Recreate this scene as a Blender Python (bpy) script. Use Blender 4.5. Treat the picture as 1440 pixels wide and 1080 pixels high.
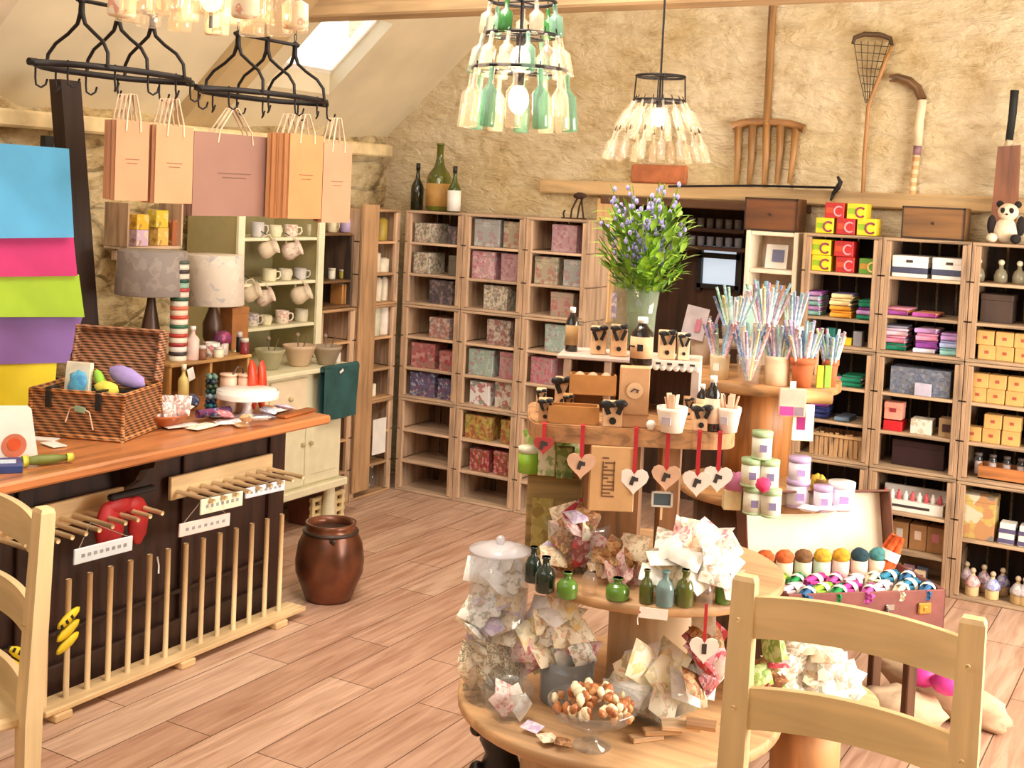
import bpy, math, random
from mathutils import Vector, Matrix, Euler, noise
PI = math.pi
rnd = random.Random(7)
C = bpy.context.scene.collection
for o in list(bpy.data.objects): bpy.data.objects.remove(o)

# ---------------------------------------------------------------- camera
FPX, YAW, PITCH, ROLL, CY, EYE = 1737.5, math.radians(29.99), math.radians(3.171), math.radians(2.629), 367.4, 1.75
_F0 = Vector((-math.sin(YAW), math.cos(YAW), 0)); _R0 = Vector((math.cos(YAW), math.sin(YAW), 0)); _Z = Vector((0, 0, 1))
_F = _F0*math.cos(PITCH) - _Z*math.sin(PITCH); _U = _F0*math.sin(PITCH) + _Z*math.cos(PITCH)
CR = _R0*math.cos(ROLL) + _U*math.sin(ROLL); CU = _U*math.cos(ROLL) - _R0*math.sin(ROLL); CF = _F
CO = Vector((0, 0, EYE))
cd = bpy.data.cameras.new('camera'); cam = bpy.data.objects.new('camera', cd); C.objects.link(cam)
cam.matrix_world = Matrix(((CR.x, CU.x, -CF.x, CO.x), (CR.y, CU.y, -CF.y, CO.y), (CR.z, CU.z, -CF.z, CO.z), (0, 0, 0, 1)))
cd.sensor_width = 36; cd.lens = FPX/1440*36; cd.shift_y = -(540-CY)/1440; cd.shift_x = 0; cd.clip_start = .05
bpy.context.scene.camera = cam

def ray(px, py): return CF + CR*((px-720)/FPX) - CU*((py-CY)/FPX)
def onx(v, px, py): d = ray(px, py); return CO + d*((v-CO.x)/d.x)
def ony(v, px, py): d = ray(px, py); return CO + d*((v-CO.y)/d.y)
def onz(v, px, py): d = ray(px, py); return CO + d*((v-CO.z)/d.z)
def depth(P): return (Vector(P)-CO).dot(CF)
def S(px, P): return px*depth(P)/FPX                     # a length in the photo as a length in the room

# ---------------------------------------------------------------- colour management, sky, light
sc = bpy.context.scene
sc.view_settings.view_transform = 'Standard'; sc.view_settings.look = 'None'
sc.view_settings.exposure = 0.12; sc.view_settings.gamma = 1
sc.view_settings.use_curve_mapping = False
def lin(c):
    r = []
    for v in c[:3]:
        v = v/255
        r.append(v/12.92 if v <= .04045 else ((v+.055)/1.055)**2.4)
    return (*r, 1)
w = bpy.data.worlds.new('sky'); sc.world = w; w.use_nodes = True
nt = w.node_tree; nt.nodes.clear()
tc = nt.nodes.new('ShaderNodeTexCoord'); nz = nt.nodes.new('ShaderNodeTexNoise'); nz.inputs['Scale'].default_value = 9; nz.inputs['Detail'].default_value = 4
cr = nt.nodes.new('ShaderNodeValToRGB'); cr.color_ramp.elements[0].position = .40; cr.color_ramp.elements[0].color = lin((70, 110, 170)); cr.color_ramp.elements[1].position = .47; cr.color_ramp.elements[1].color = lin((255, 250, 242))
bg = nt.nodes.new('ShaderNodeBackground'); bg.inputs['Strength'].default_value = 3.2; wo = nt.nodes.new('ShaderNodeOutputWorld')
nt.links.new(tc.outputs['Generated'], nz.inputs['Vector']); nt.links.new(nz.outputs['Fac'], cr.inputs['Fac']); nt.links.new(cr.outputs['Color'], bg.inputs['Color']); nt.links.new(bg.outputs[0], wo.inputs[0])
def area(name, loc, look, sx, sy, power, col):
    l = bpy.data.lights.new(name, 'AREA'); l.shape = 'RECTANGLE'; l.size = sx; l.size_y = sy; l.energy = power; l.color = lin(col)[:3]
    o = bpy.data.objects.new(name, l); C.objects.link(o); o.location = loc
    o.rotation_euler = (Vector(look)-Vector(loc)).to_track_quat('-Z', 'Y').to_euler(); return o
area('window_daylight', (1.5, 4.0, 1.6), (-2.5, 3.6, 1.0), 2.3, 1.4, 190, (255, 248, 236))
area('added_fill_far', (-2.2, 4.2, 2.95), (-2.6, 4.6, 0), 2.2, 1.6, 26, (255, 243, 228))  # added overhead fill for the back of the shop, no fitted lamp
area('added_fill_display', (-1.75, 2.72, 2.7), (-1.45, 3.5, .7), .7, .5, 26, (255, 244, 230))  # added fill that brightens the tower front, not a fitted spot
area('added_fill_near', (-1.9, 2.7, 3.2), (-2.3, 3.4, 0), 2.0, 1.4, 34, (255, 243, 228))  # added overhead fill for counter and floor, no fitted lamp

# ---------------------------------------------------------------- materials
MATS = {}
def _base(name):
    m = bpy.data.materials.new(name); m.use_nodes = True
    return m, m.node_tree, m.node_tree.nodes['Principled BSDF']
def _N(nt, t, **k):
    n = nt.nodes.new(t)
    for a, b in k.items():
        if a in n.inputs: n.inputs[a].default_value = b
        else: setattr(n, a, b)
    return n
def _co(nt, scale=(1, 1, 1)):
    tc = _N(nt, 'ShaderNodeTexCoord'); mp = _N(nt, 'ShaderNodeMapping'); mp.inputs['Scale'].default_value = scale
    nt.links.new(tc.outputs['Object'], mp.inputs['Vector']); return mp.outputs['Vector']
def _ramp(nt, fac, cols, pos=None):
    r = _N(nt, 'ShaderNodeValToRGB'); e = r.color_ramp.elements
    while len(e) < len(cols): e.new(.5)
    for i, c in enumerate(cols):
        e[i].position = pos[i] if pos else i/(len(cols)-1); e[i].color = lin(c)
    nt.links.new(fac, r.inputs['Fac']); return r.outputs['Color'], r
def plain(col, rough=.6, metal=0, var=.10, scale=14, bump=0, emit=0, coat=0):
    k = ('p', tuple(col), rough, metal, var, scale, bump, emit, coat)
    if k in MATS: return MATS[k]
    m, nt, b = _base('plain_%d_%d_%d' % tuple(col)); MATS[k] = m
    b.inputs['Roughness'].default_value = rough; b.inputs['Metallic'].default_value = metal; b.inputs['Coat Weight'].default_value = coat
    n = _N(nt, 'ShaderNodeTexNoise', Scale=scale, Detail=3.0); nt.links.new(_co(nt), n.inputs['Vector'])
    d = tuple(max(0, v*(1-var)) for v in col); l = tuple(min(255, v*(1+var*.6)) for v in col)
    c, _ = _ramp(nt, n.outputs['Fac'], [d, l], [.3, .7]); nt.links.new(c, b.inputs['Base Color'])
    if bump:
        bp = _N(nt, 'ShaderNodeBump', Strength=bump, Distance=.01); nt.links.new(n.outputs['Fac'], bp.inputs['Height']); nt.links.new(bp.outputs[0], b.inputs['Normal'])
    if emit: nt.links.new(c, b.inputs['Emission Color']); b.inputs['Emission Strength'].default_value = emit
    return m
def wood(col, dark=.72, axis='z', scale=1.0, rough=.55, knots=True, tint=1.0):
    k = ('w', tuple(col), dark, axis, scale, rough)
    if k in MATS: return MATS[k]
    m, nt, b = _base('wood_%d_%d_%d' % tuple(col)); MATS[k] = m; b.inputs['Roughness'].default_value = rough
    s = {'x': (1.2, 14, 14), 'y': (14, 1.2, 14), 'z': (14, 14, 1.2)}[axis]
    v = _co(nt, tuple(q*scale for q in s))
    n = _N(nt, 'ShaderNodeTexNoise', Scale=2.2, Detail=6.0, Distortion=.6); nt.links.new(v, n.inputs['Vector'])
    n2 = _N(nt, 'ShaderNodeTexNoise', Scale=1.3, Detail=2.0); nt.links.new(_co(nt, (2, 2, 2)), n2.inputs['Vector'])
    d = tuple(q*dark for q in col); l = tuple(min(255, q*1.1) for q in col)
    c, _ = _ramp(nt, n.outputs['Fac'], [d, col, l], [.3, .52, .72])
    mx = _N(nt, 'ShaderNodeMixRGB', blend_type='MULTIPLY'); mx.inputs['Fac'].default_value = .5
    c2, _ = _ramp(nt, n2.outputs['Fac'], [(205, 200, 195), (255, 255, 255)], [.35, .6])
    nt.links.new(c, mx.inputs['Color1']); nt.links.new(c2, mx.inputs['Color2']); nt.links.new(mx.outputs[0], b.inputs['Base Color'])
    bp = _N(nt, 'ShaderNodeBump', Strength=.12, Distance=.005); nt.links.new(n.outputs['Fac'], bp.inputs['Height']); nt.links.new(bp.outputs[0], b.inputs['Normal'])
    return m
def pattern(base, spots, scale=40, rough=.6, cover=.5, kind='floral'):
    """printed paper or cloth: blots of several colours over a ground colour"""
    k = ('f', tuple(base), tuple(map(tuple, spots)), scale, cover, kind)
    if k in MATS: return MATS[k]
    m, nt, b = _base('printed_%d_%d_%d' % tuple(base)); MATS[k] = m; b.inputs['Roughness'].default_value = rough
    v = _co(nt); spots = [tuple(base[i]*.42+q[i]*.58 for i in range(3)) for q in spots]
    vo = _N(nt, 'ShaderNodeTexVoronoi', Scale=scale); nt.links.new(v, vo.inputs['Vector'])
    dist = _N(nt, 'ShaderNodeTexNoise', Scale=scale*1.3, Detail=2.0); nt.links.new(v, dist.inputs['Vector'])
    sp = _N(nt, 'ShaderNodeSeparateColor'); nt.links.new(vo.outputs['Color'], sp.inputs[0])
    cc, r = _ramp(nt, sp.outputs[0], list(spots)+[base], [i/(len(spots)) for i in range(len(spots)+1)]); r.color_ramp.interpolation = 'CONSTANT'
    for i, e in enumerate(r.color_ramp.elements): e.position = min(1, i*cover*1.4/len(spots)) if i else 0
    fl, r2 = _ramp(nt, dist.outputs['Fac'], [(0, 0, 0), (255, 255, 255)], [.42, .5])
    mx = _N(nt, 'ShaderNodeMixRGB'); nt.links.new(fl, mx.inputs['Fac']); mx.inputs['Color1'].default_value = lin(base); nt.links.new(cc, mx.inputs['Color2'])
    nt.links.new(mx.outputs[0], b.inputs['Base Color']); return m
def stripes(cols, axis=2, width=.02, rough=.8):
    k = ('s', tuple(map(tuple, cols)), axis, width)
    if k in MATS: return MATS[k]
    m, nt, b = _base('striped'); MATS[k] = m; b.inputs['Roughness'].default_value = rough
    sx = _N(nt, 'ShaderNodeSeparateXYZ'); nt.links.new(_co(nt), sx.inputs[0])
    mu = _N(nt, 'ShaderNodeMath', operation='MULTIPLY'); nt.links.new(sx.outputs[axis], mu.inputs[0]); mu.inputs[1].default_value = 1/(width*len(cols))
    fr = _N(nt, 'ShaderNodeMath', operation='FRACT'); nt.links.new(mu.outputs[0], fr.inputs[0])
    c, r = _ramp(nt, fr.outputs[0], cols, [i/len(cols) for i in range(len(cols))]); r.color_ramp.interpolation = 'CONSTANT'
    nt.links.new(c, b.inputs['Base Color']); return m
def glass(col=(235, 240, 238), alpha=.25, rough=.03):
    """thin glass: partly see-through, with its own sheen"""
    k = ('g', tuple(col), alpha, rough)
    if k in MATS: return MATS[k]
    m, nt, b = _base('glass_%d_%d_%d' % tuple(col)); MATS[k] = m; nt.nodes.remove(b)
    out = nt.nodes['Material Output']
    t = _N(nt, 'ShaderNodeBsdfTransparent'); t.inputs[0].default_value = lin(col)
    g = _N(nt, 'ShaderNodeBsdfGlossy', Roughness=rough); g.inputs[0].default_value = (1, 1, 1, 1)
    d = _N(nt, 'ShaderNodeBsdfDiffuse'); d.inputs[0].default_value = lin(col)
    lw = _N(nt, 'ShaderNodeLayerWeight', Blend=.25); pw = _N(nt, 'ShaderNodeMath', operation='POWER'); nt.links.new(lw.outputs['Facing'], pw.inputs[0]); pw.inputs[1].default_value = 2.2; ml = _N(nt, 'ShaderNodeMath', operation='MULTIPLY_ADD'); nt.links.new(pw.outputs[0], ml.inputs[0]); ml.inputs[1].default_value = .55; ml.inputs[2].default_value = .03; m1 = _N(nt, 'ShaderNodeMixShader'); m2 = _N(nt, 'ShaderNodeMixShader'); m1.inputs[0].default_value = alpha
    nt.links.new(t.outputs[0], m1.inputs[1]); nt.links.new(d.outputs[0], m1.inputs[2])
    nt.links.new(ml.outputs[0], m2.inputs[0]); nt.links.new(m1.outputs[0], m2.inputs[1]); nt.links.new(g.outputs[0], m2.inputs[2])
    nt.links.new(m2.outputs[0], out.inputs[0]); return m
def wicker(col):
    k = ('wk', tuple(col))
    if k in MATS: return MATS[k]
    m, nt, b = _base('wicker'); MATS[k] = m; b.inputs['Roughness'].default_value = .55
    v = _co(nt, (1, 1, 1)); wz = _N(nt, 'ShaderNodeTexWave', Scale=32.0, bands_direction='Z', Distortion=1.5); wx = _N(nt, 'ShaderNodeTexWave', Scale=14.0, bands_direction='DIAGONAL', Distortion=1.0)
    nt.links.new(v, wz.inputs['Vector']); nt.links.new(v, wx.inputs['Vector'])
    ml = _N(nt, 'ShaderNodeMath', operation='MULTIPLY_ADD'); nt.links.new(wz.outputs['Fac'], ml.inputs[0]); ml.inputs[1].default_value = .55
    m3 = _N(nt, 'ShaderNodeMath', operation='MULTIPLY'); nt.links.new(wx.outputs['Fac'], m3.inputs[0]); m3.inputs[1].default_value = .45; nt.links.new(m3.outputs[0], ml.inputs[2])
    c, _ = _ramp(nt, ml.outputs[0], [tuple(q*.45 for q in col), col, tuple(min(255, q*1.25) for q in col)], [.15, .5, .9]); nt.links.new(c, b.inputs['Base Color'])
    bp = _N(nt, 'ShaderNodeBump', Strength=.7, Distance=.006); nt.links.new(ml.outputs[0], bp.inputs['Height']); nt.links.new(bp.outputs[0], b.inputs['Normal']); return m

WHITE = plain((240, 236, 228), .5, var=.03); CREAM = plain((232, 222, 190), .5, var=.04); BLACK = plain((22, 20, 20), .5); IRON = plain((38, 34, 34), .5, .6)
KRAFT = plain((196, 150, 104), .8, var=.08, scale=30); KRAFT_D = plain((160, 116, 72), .8); PAPER = plain((238, 234, 226), .7, var=.04)
RED = plain((176, 30, 34), .5); GOLD = plain((200, 160, 80), .35, .8); CHROME = plain((190, 190, 190), .25, .9); INK = plain((60, 52, 50), .7)
PINE = wood((240, 208, 158), .9, 'x', 1, .5); PINEZ = wood((240, 208, 158), .9, 'z', 1, .5); PINEY = wood((240, 208, 158), .9, 'y', 1, .5)
GLASS = glass(); GREEN_GLASS = glass((96, 120, 40), .5); DARK_GLASS = glass((38, 44, 22), .75); AQUA = glass((150, 190, 170), .4); CLEAR = glass((246, 248, 250), .035)

# ---------------------------------------------------------------- mesh helpers
class MB:
    def __init__(s, base=None): s.v = []; s.f = []; s.m = []; s.s = []; s.X = base or Matrix()
    def add(s, vs, fs, mi=0, smooth=False, X=None):
        X = s.X @ X if X is not None else s.X
        n = len(s.v); s.v += [tuple(X @ Vector(p)) for p in vs]
        for f in fs: s.f.append(tuple(n+i for i in f)); s.m.append(mi); s.s.append(smooth)
        return s
    def box(s, c, d, mi=0, bev=.0, rot=(0, 0, 0), X=None):
        hx, hy, hz = d[0]/2, d[1]/2, d[2]/2; b = min(bev, hx*.9, hy*.9, hz*.9)
        R = Matrix.Translation(c) @ Euler(rot).to_matrix().to_4x4()
        if X is not None: R = X @ R
        if b <= 0:
            vs = [(x*hx, y*hy, z*hz) for x in (-1, 1) for y in (-1, 1) for z in (-1, 1)]
            fs = [(0, 1, 3, 2), (4, 6, 7, 5), (0, 4, 5, 1), (2, 3, 7, 6), (0, 2, 6, 4), (1, 5, 7, 3)]
            return s.add(vs, fs, mi, False, R)
        vs = []; ix = {}
        for x in (-1, 1):
            for y in (-1, 1):
                for z in (-1, 1):
                    for a in range(3):
                        p = [x*(hx-b), y*(hy-b), z*(hz-b)]; p[a] = (x*hx, y*hy, z*hz)[a]
                        ix[(x, y, z, a)] = len(vs); vs.append(tuple(p))
        fs = []
        for a in range(3):
            u, v = (a+1) % 3, (a+2) % 3
            for sg in (-1, 1):
                q = []
                for su, sv in ((-1, -1), (1, -1), (1, 1), (-1, 1)):
                    k = [0, 0, 0]; k[a] = sg; k[u] = su; k[v] = sv; q.append(ix[(*k, a)])
                fs.append(tuple(q if sg > 0 else q[::-1]))
            for su in (-1, 1):
                for sv in (-1, 1):
                    k0 = [0, 0, 0]; k1 = [0, 0, 0]; k0[a] = -1; k1[a] = 1
                    for k in (k0, k1): k[u] = su; k[v] = sv
                    fs.append((ix[(*k0, u)], ix[(*k1, u)], ix[(*k1, v)], ix[(*k0, v)]))
        for x in (-1, 1):
            for y in (-1, 1):
                for z in (-1, 1): fs.append(tuple(ix[(x, y, z, a)] for a in range(3)))
        return s.add(vs, fs, mi, False, R)
    def lathe(s, prof, seg=20, mi=0, c=(0, 0, 0), X=None, smooth=True, wob=0):
        vs = []; fs = []; n = len(prof)
        for i in range(seg):
            a = 2*PI*i/seg; k = 1+wob*math.sin(3*a)
            for r, z in prof: vs.append((c[0]+r*k*math.cos(a), c[1]+r*k*math.sin(a), c[2]+z))
        for i in range(seg):
            j = (i+1) % seg
            for q in range(n-1): fs.append((i*n+q, j*n+q, j*n+q+1, i*n+q+1))
        if prof[0][0] > 1e-6: fs.append(tuple(i*n for i in range(seg))[::-1])
        if prof[-1][0] > 1e-6 and not prof[-1][1] < prof[-2][1]: fs.append(tuple(i*n+n-1 for i in range(seg)))
        return s.add(vs, fs, mi, smooth, X)
    def tube(s, pts, r, seg=8, mi=0, cap=True, X=None, closed=False):
        pts = [Vector(p) for p in pts]; n = len(pts); vs = []; fs = []; up = None
        for i, p in enumerate(pts):
            if closed: t = pts[(i+1) % n]-pts[i-1]
            else: t = pts[min(i+1, n-1)]-pts[max(i-1, 0)]
            t.normalize()
            if up is None: up = Vector((0, 0, 1)) if abs(t.z) < .9 else Vector((1, 0, 0))
            a = t.cross(up).normalized(); b = a.cross(t).normalized(); up = b
            rr = r[i] if isinstance(r, (list, tuple)) else r
            for k in range(seg):
                g = 2*PI*k/seg; vs.append(p+a*math.cos(g)*rr+b*math.sin(g)*rr)
        for i in range(n if closed else n-1):
            j = (i+1) % n
            for k in range(seg): l = (k+1) % seg; fs.append((i*seg+k, i*seg+l, j*seg+l, j*seg+k))
        if cap and not closed: fs.append(tuple(range(seg))); fs.append(tuple((n-1)*seg+k for k in range(seg))[::-1])
        return s.add(vs, fs, mi, True, X)
    def prism(s, poly, z0, z1, mi=0, X=None):
        n = len(poly); vs = [(x, y, z0) for x, y in poly]+[(x, y, z1) for x, y in poly]
        fs = [tuple(range(n))[::-1], tuple(range(n, 2*n))]+[(i, (i+1) % n, n+(i+1) % n, n+i) for i in range(n)]
        return s.add(vs, fs, mi, False, X)
    def ball(s, c, r, mi=0, seg=10, rings=7, X=None, lump=0, seed=0):
        if not isinstance(r, (list, tuple)): r = (r, r, r)
        vs = [(0, 0, -1)]; 
        for j in range(1, rings):
            t = -PI/2+PI*j/rings
            for i in range(seg): a = 2*PI*i/seg; vs.append((math.cos(t)*math.cos(a), math.cos(t)*math.sin(a), math.sin(t)))
        vs.append((0, 0, 1)); L = len(vs)-1; fs = []
        for i in range(seg):
            j = (i+1) % seg; fs.append((0, 1+j, 1+i)); fs.append((L, L-seg+i, L-seg+j))
            for q in range(rings-2): o = 1+q*seg; fs.append((o+i, o+j, o+seg+j, o+seg+i))
        out = []
        for v in vs:
            k = 1+lump*noise.noise(Vector(v)*2.2+Vector((seed*3.7, seed, 0))) if lump else 1
            out.append((c[0]+v[0]*r[0]*k, c[1]+v[1]*r[1]*k, c[2]+v[2]*r[2]*k))
        return s.add(out, fs, mi, True, X)
    def grid(s, fn, nu, nv, mi=0, smooth=True, thick=0, X=None):
        vs = [fn(i/nu, j/nv) for i in range(nu+1) for j in range(nv+1)]
        fs = [(i*(nv+1)+j, (i+1)*(nv+1)+j, (i+1)*(nv+1)+j+1, i*(nv+1)+j+1) for i in range(nu) for j in range(nv)]
        return s.add(vs, fs, mi, smooth, X)
def mk(name, mb, mats, parent=None, loc=(0, 0, 0), rot=(0, 0, 0), mods=()):
    me = bpy.data.meshes.new(name); me.from_pydata(mb.v, [], mb.f)
    if not isinstance(mats, (list, tuple)): mats = [mats]
    for m in mats: me.materials.append(m)
    me.polygons.foreach_set('material_index', mb.m); me.polygons.foreach_set('use_smooth', mb.s); me.update()
    o = bpy.data.objects.new(name, me); C.objects.link(o); o.location = loc; o.rotation_euler = rot
    if parent: o.parent = parent
    return o
def tag(o, label, cat, group=None):
    if len(label.split()) > 16 or len(label.split()) < 4: print('LABEL', len(label.split()), label)
    o['label'] = label; o['category'] = cat
    if group: o['group'] = group
    return o
def T(name, label, cat, loc=(0, 0, 0), rz=0, group=None):
    o = bpy.data.objects.new(name, None); C.objects.link(o); o.empty_display_size = .05
    o.location = loc; o.rotation_euler = (0, 0, rz) if not isinstance(rz, (tuple, list)) else rz
    return tag(o, label, cat, group)
def struct(name, mb, m, parent=None):
    o = mk(name, mb, m, parent)
    if parent is None: o['kind'] = 'structure'
    return o
def kids(o): return KIDS.get(o.name) or [c for c in C.objects if c.parent is o]
KIDS = {}
def dup(r, loc=None, rz=None, label=None, group=None, parent=None, sc_=None, mats=None):
    if r.name not in KIDS: 
        KIDS[r.name] = [c for c in C.objects if c.parent is r]
    c = r.copy(); C.objects.link(c)
    if parent is not None: c.parent = parent
    if loc is not None: c.location = loc
    if rz is not None: c.rotation_euler = (0, 0, rz) if not isinstance(rz, (tuple, list)) else rz
    if sc_ is not None: c.scale = (sc_,)*3 if not isinstance(sc_, (tuple, list)) else sc_
    if label: c['label'] = label
    if group: c['group'] = group
    for k in KIDS[r.name]: dup(k, parent=c)
    return c
class Proto:
    """the first use of a kind places the built thing itself, later uses place copies of it"""
    def __init__(s, o): s.o = o; s.used = False
    def __call__(s, loc, rz, label, group=None, sc_=None):
        if not s.used:
            s.used = True; o = s.o; o.location = loc; o.rotation_euler = (0, 0, rz) if not isinstance(rz, (tuple, list)) else rz; o['label'] = label
            if group: o['group'] = group
            if sc_ is not None: o.scale = (sc_,)*3 if not isinstance(sc_, (tuple, list)) else sc_
            return o
        return dup(s.o, loc, rz, label, group, sc_=sc_)
ORD = ['first', 'second', 'third', 'fourth', 'fifth', 'sixth', 'seventh', 'eighth', 'ninth', 'tenth', 'eleventh', 'twelfth', 'thirteenth', 'fourteenth', 'fifteenth', 'sixteenth']
def nth(i, n, a='left'):
    if i == 0: return a+'most'
    if n and i == n-1: return {'left': 'right', 'top': 'bottom', 'near': 'far'}.get(a, a)+'most' if a != 'near' else 'farthest'
    return ORD[i]+' from the '+a
def heart(s=1, n=20):
    pts = []
    for i in range(n):
        t = 2*PI*i/n; pts.append((s*.0625*16*math.sin(t)**3/2, s*.0625*(13*math.cos(t)-5*math.cos(2*t)-2*math.cos(3*t)-math.cos(4*t))/2))
    return pts
def text(txt, size, mat, parent, loc, rot, name='lettering', ext=.0006, align='CENTER'):
    cu = bpy.data.curves.new(name, 'FONT'); cu.body = txt; cu.size = size; cu.extrude = ext; cu.align_x = align; cu.align_y = 'CENTER'; cu.materials.append(mat)
    o = bpy.data.objects.new(name, cu); C.objects.link(o); o.location = loc; o.rotation_euler = rot; o.parent = parent; return o
# ---------------------------------------------------------------- the room
def stone_mat(name, light, mid, dark, sc1=3.0, crack=.9, disp=.03, joint=1.0, pits=.8):
    m, nt, b = _base(name); b.inputs['Roughness'].default_value = .9
    v = _co(nt, (1, 1, 1.5))
    n0 = _N(nt, 'ShaderNodeTexNoise', Scale=2.0, Detail=4.0); nt.links.new(v, n0.inputs['Vector'])
    mixv = _N(nt, 'ShaderNodeMixRGB'); mixv.inputs['Fac'].default_value = .22; nt.links.new(v, mixv.inputs['Color1']); nt.links.new(n0.outputs['Color'], mixv.inputs['Color2'])
    vo = _N(nt, 'ShaderNodeTexVoronoi', feature='DISTANCE_TO_EDGE', Scale=sc1); nt.links.new(mixv.outputs[0], vo.inputs['Vector'])
    n1 = _N(nt, 'ShaderNodeTexNoise', Scale=9.0, Detail=8.0, Roughness=.65); nt.links.new(v, n1.inputs['Vector'])
    n2 = _N(nt, 'ShaderNodeTexNoise', Scale=1.6, Detail=3.0); nt.links.new(v, n2.inputs['Vector'])
    c1, _ = _ramp(nt, n1.outputs['Fac'], [dark, mid, light], [.30, .42, .58])
    c2, _ = _ramp(nt, n2.outputs['Fac'], [(236, 228, 208), (255, 255, 255)], [.35, .6])
    c3, _ = _ramp(nt, vo.outputs['Distance'], [(int(255*(1-crack*.5)),)*3, (255, 255, 255)], [0, .05])
    mx = _N(nt, 'ShaderNodeMixRGB', blend_type='MULTIPLY'); mx.inputs['Fac'].default_value = 1; nt.links.new(c1, mx.inputs['Color1']); nt.links.new(c2, mx.inputs['Color2'])
    my = _N(nt, 'ShaderNodeMixRGB', blend_type='MULTIPLY'); my.inputs['Fac'].default_value = crack; nt.links.new(mx.outputs[0], my.inputs['Color1']); nt.links.new(c3, my.inputs['Color2'])
    nt.links.new(my.outputs[0], b.inputs['Base Color'])
    n3 = _N(nt, 'ShaderNodeTexNoise', Scale=7.0, Detail=5.0, Roughness=.6, Distortion=.9); nt.links.new(_co(nt, (1, 1, 2.6)), n3.inputs['Vector'])
    c4, _ = _ramp(nt, n3.outputs['Fac'], [(118, 92, 62), (255, 255, 255), (255, 255, 255)], [.24, .31, 1])
    mz = _N(nt, 'ShaderNodeMixRGB', blend_type='MULTIPLY'); mz.inputs['Fac'].default_value = pits; nt.links.new(my.outputs[0], mz.inputs['Color1']); nt.links.new(c4, mz.inputs['Color2']); nt.links.new(mz.outputs[0], b.inputs['Base Color'])
    a0 = _N(nt, 'ShaderNodeMath', operation='MULTIPLY_ADD'); nt.links.new(n3.outputs['Fac'], a0.inputs[0]); a0.inputs[1].default_value = 1.3; nt.links.new(n1.outputs['Fac'], a0.inputs[2])
    ad = _N(nt, 'ShaderNodeMath', operation='MULTIPLY_ADD'); nt.links.new(a0.outputs[0], ad.inputs[0]); ad.inputs[1].default_value = 1.2
    sm = _N(nt, 'ShaderNodeMapRange'); sm.inputs['From Max'].default_value = .12; sm.inputs['To Max'].default_value = joint; nt.links.new(vo.outputs['Distance'], sm.inputs['Value']); nt.links.new(sm.outputs[0], ad.inputs[2])
    bp = _N(nt, 'ShaderNodeBump', Strength=.75, Distance=disp); nt.links.new(ad.outputs[0], bp.inputs['Height']); nt.links.new(bp.outputs[0], b.inputs['Normal']); return m
STONE_B = stone_mat('limewashed_stone', (232, 216, 182), (220, 201, 163), (196, 172, 132), 5.5, .04, .034, .12, .8)
STONE_L = stone_mat('rough_stone', (226, 206, 164), (200, 176, 132), (140, 116, 80), 5.2, .55, .035)
def floor_mat():
    m, nt, b = _base('floor_planks'); b.inputs['Roughness'].default_value = .42
    v = _co(nt); sx = _N(nt, 'ShaderNodeSeparateXYZ'); nt.links.new(v, sx.inputs[0]); cb = _N(nt, 'ShaderNodeCombineXYZ'); nt.links.new(sx.outputs[1], cb.inputs[0]); nt.links.new(sx.outputs[0], cb.inputs[1])
    br = _N(nt, 'ShaderNodeTexBrick'); nt.links.new(cb.outputs[0], br.inputs['Vector'])
    for k, q in (('Scale', 1.0), ('Mortar Size', .0022), ('Mortar Smooth', .2), ('Bias', 0.0), ('Brick Width', .95), ('Row Height', .19)): br.inputs[k].default_value = q
    br.offset = .37; br.inputs['Color1'].default_value = (0, 0, 0, 1); br.inputs['Color2'].default_value = (1, 1, 1, 1); br.inputs['Mortar'].default_value = (.5, .5, .5, 1)
    c0, _ = _ramp(nt, br.outputs['Color'], [(196, 158, 134), (210, 172, 148), (222, 190, 166)], [0, .5, 1])
    mp = _N(nt, 'ShaderNodeMapping'); mp.inputs['Scale'].default_value = (16, 1.4, 1); nt.links.new(v, mp.inputs['Vector'])
    n = _N(nt, 'ShaderNodeTexNoise', Scale=2.0, Detail=6.0, Distortion=.8); nt.links.new(mp.outputs[0], n.inputs['Vector'])
    c1, _ = _ramp(nt, n.outputs['Fac'], [(206, 190, 178), (255, 255, 255)], [.3, .65])
    mx = _N(nt, 'ShaderNodeMixRGB', blend_type='MULTIPLY'); mx.inputs['Fac'].default_value = .9; nt.links.new(c0, mx.inputs['Color1']); nt.links.new(c1, mx.inputs['Color2'])
    m2 = _N(nt, 'ShaderNodeMixRGB'); nt.links.new(br.outputs['Fac'], m2.inputs['Fac']); nt.links.new(mx.outputs[0], m2.inputs['Color1']); m2.inputs['Color2'].default_value = lin((92, 66, 48)); nt.links.new(m2.outputs[0], b.inputs['Base Color'])
    bp = _N(nt, 'ShaderNodeBump', Strength=.25, Distance=.002); bp.invert = True; nt.links.new(br.outputs['Fac'], bp.inputs['Height']); nt.links.new(bp.outputs[0], b.inputs['Normal']); return m
XL, YB, XR = -4.5, 6.16, 1.6
def ceil_z(x): return 2.03+.9*(x-XL)
RX = (XL+XR)/2
struct('floor', MB().box(((XL+XR)/2, 2.2, -.05), (XR-XL+.6, 9.5, .1)), floor_mat())
PLASTER = plain((218, 204, 172), .9, var=.05, scale=3)
# back wall with the opening behind the flowers
OX0, OX1, OZ = -2.93, -1.86, 1.74
wb = MB()
wb.box(((XL-.3+OX0)/2, YB+.15, 1.6), (OX0-XL+.3, .3, 3.2)); wb.box(((XR+.3+OX1)/2, YB+.15, 1.6), (XR+.3-OX1, .3, 3.2)); wb.box(((OX0+OX1)/2, YB+.15, (OZ+3.2)/2), (OX1-OX0, .3, 3.2-OZ)); wb.box(((XL+XR)/2, YB+.15, 4.2), (XR-XL+.6, .3, 2.0))
struct('wall_back', wb, STONE_B)
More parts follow.
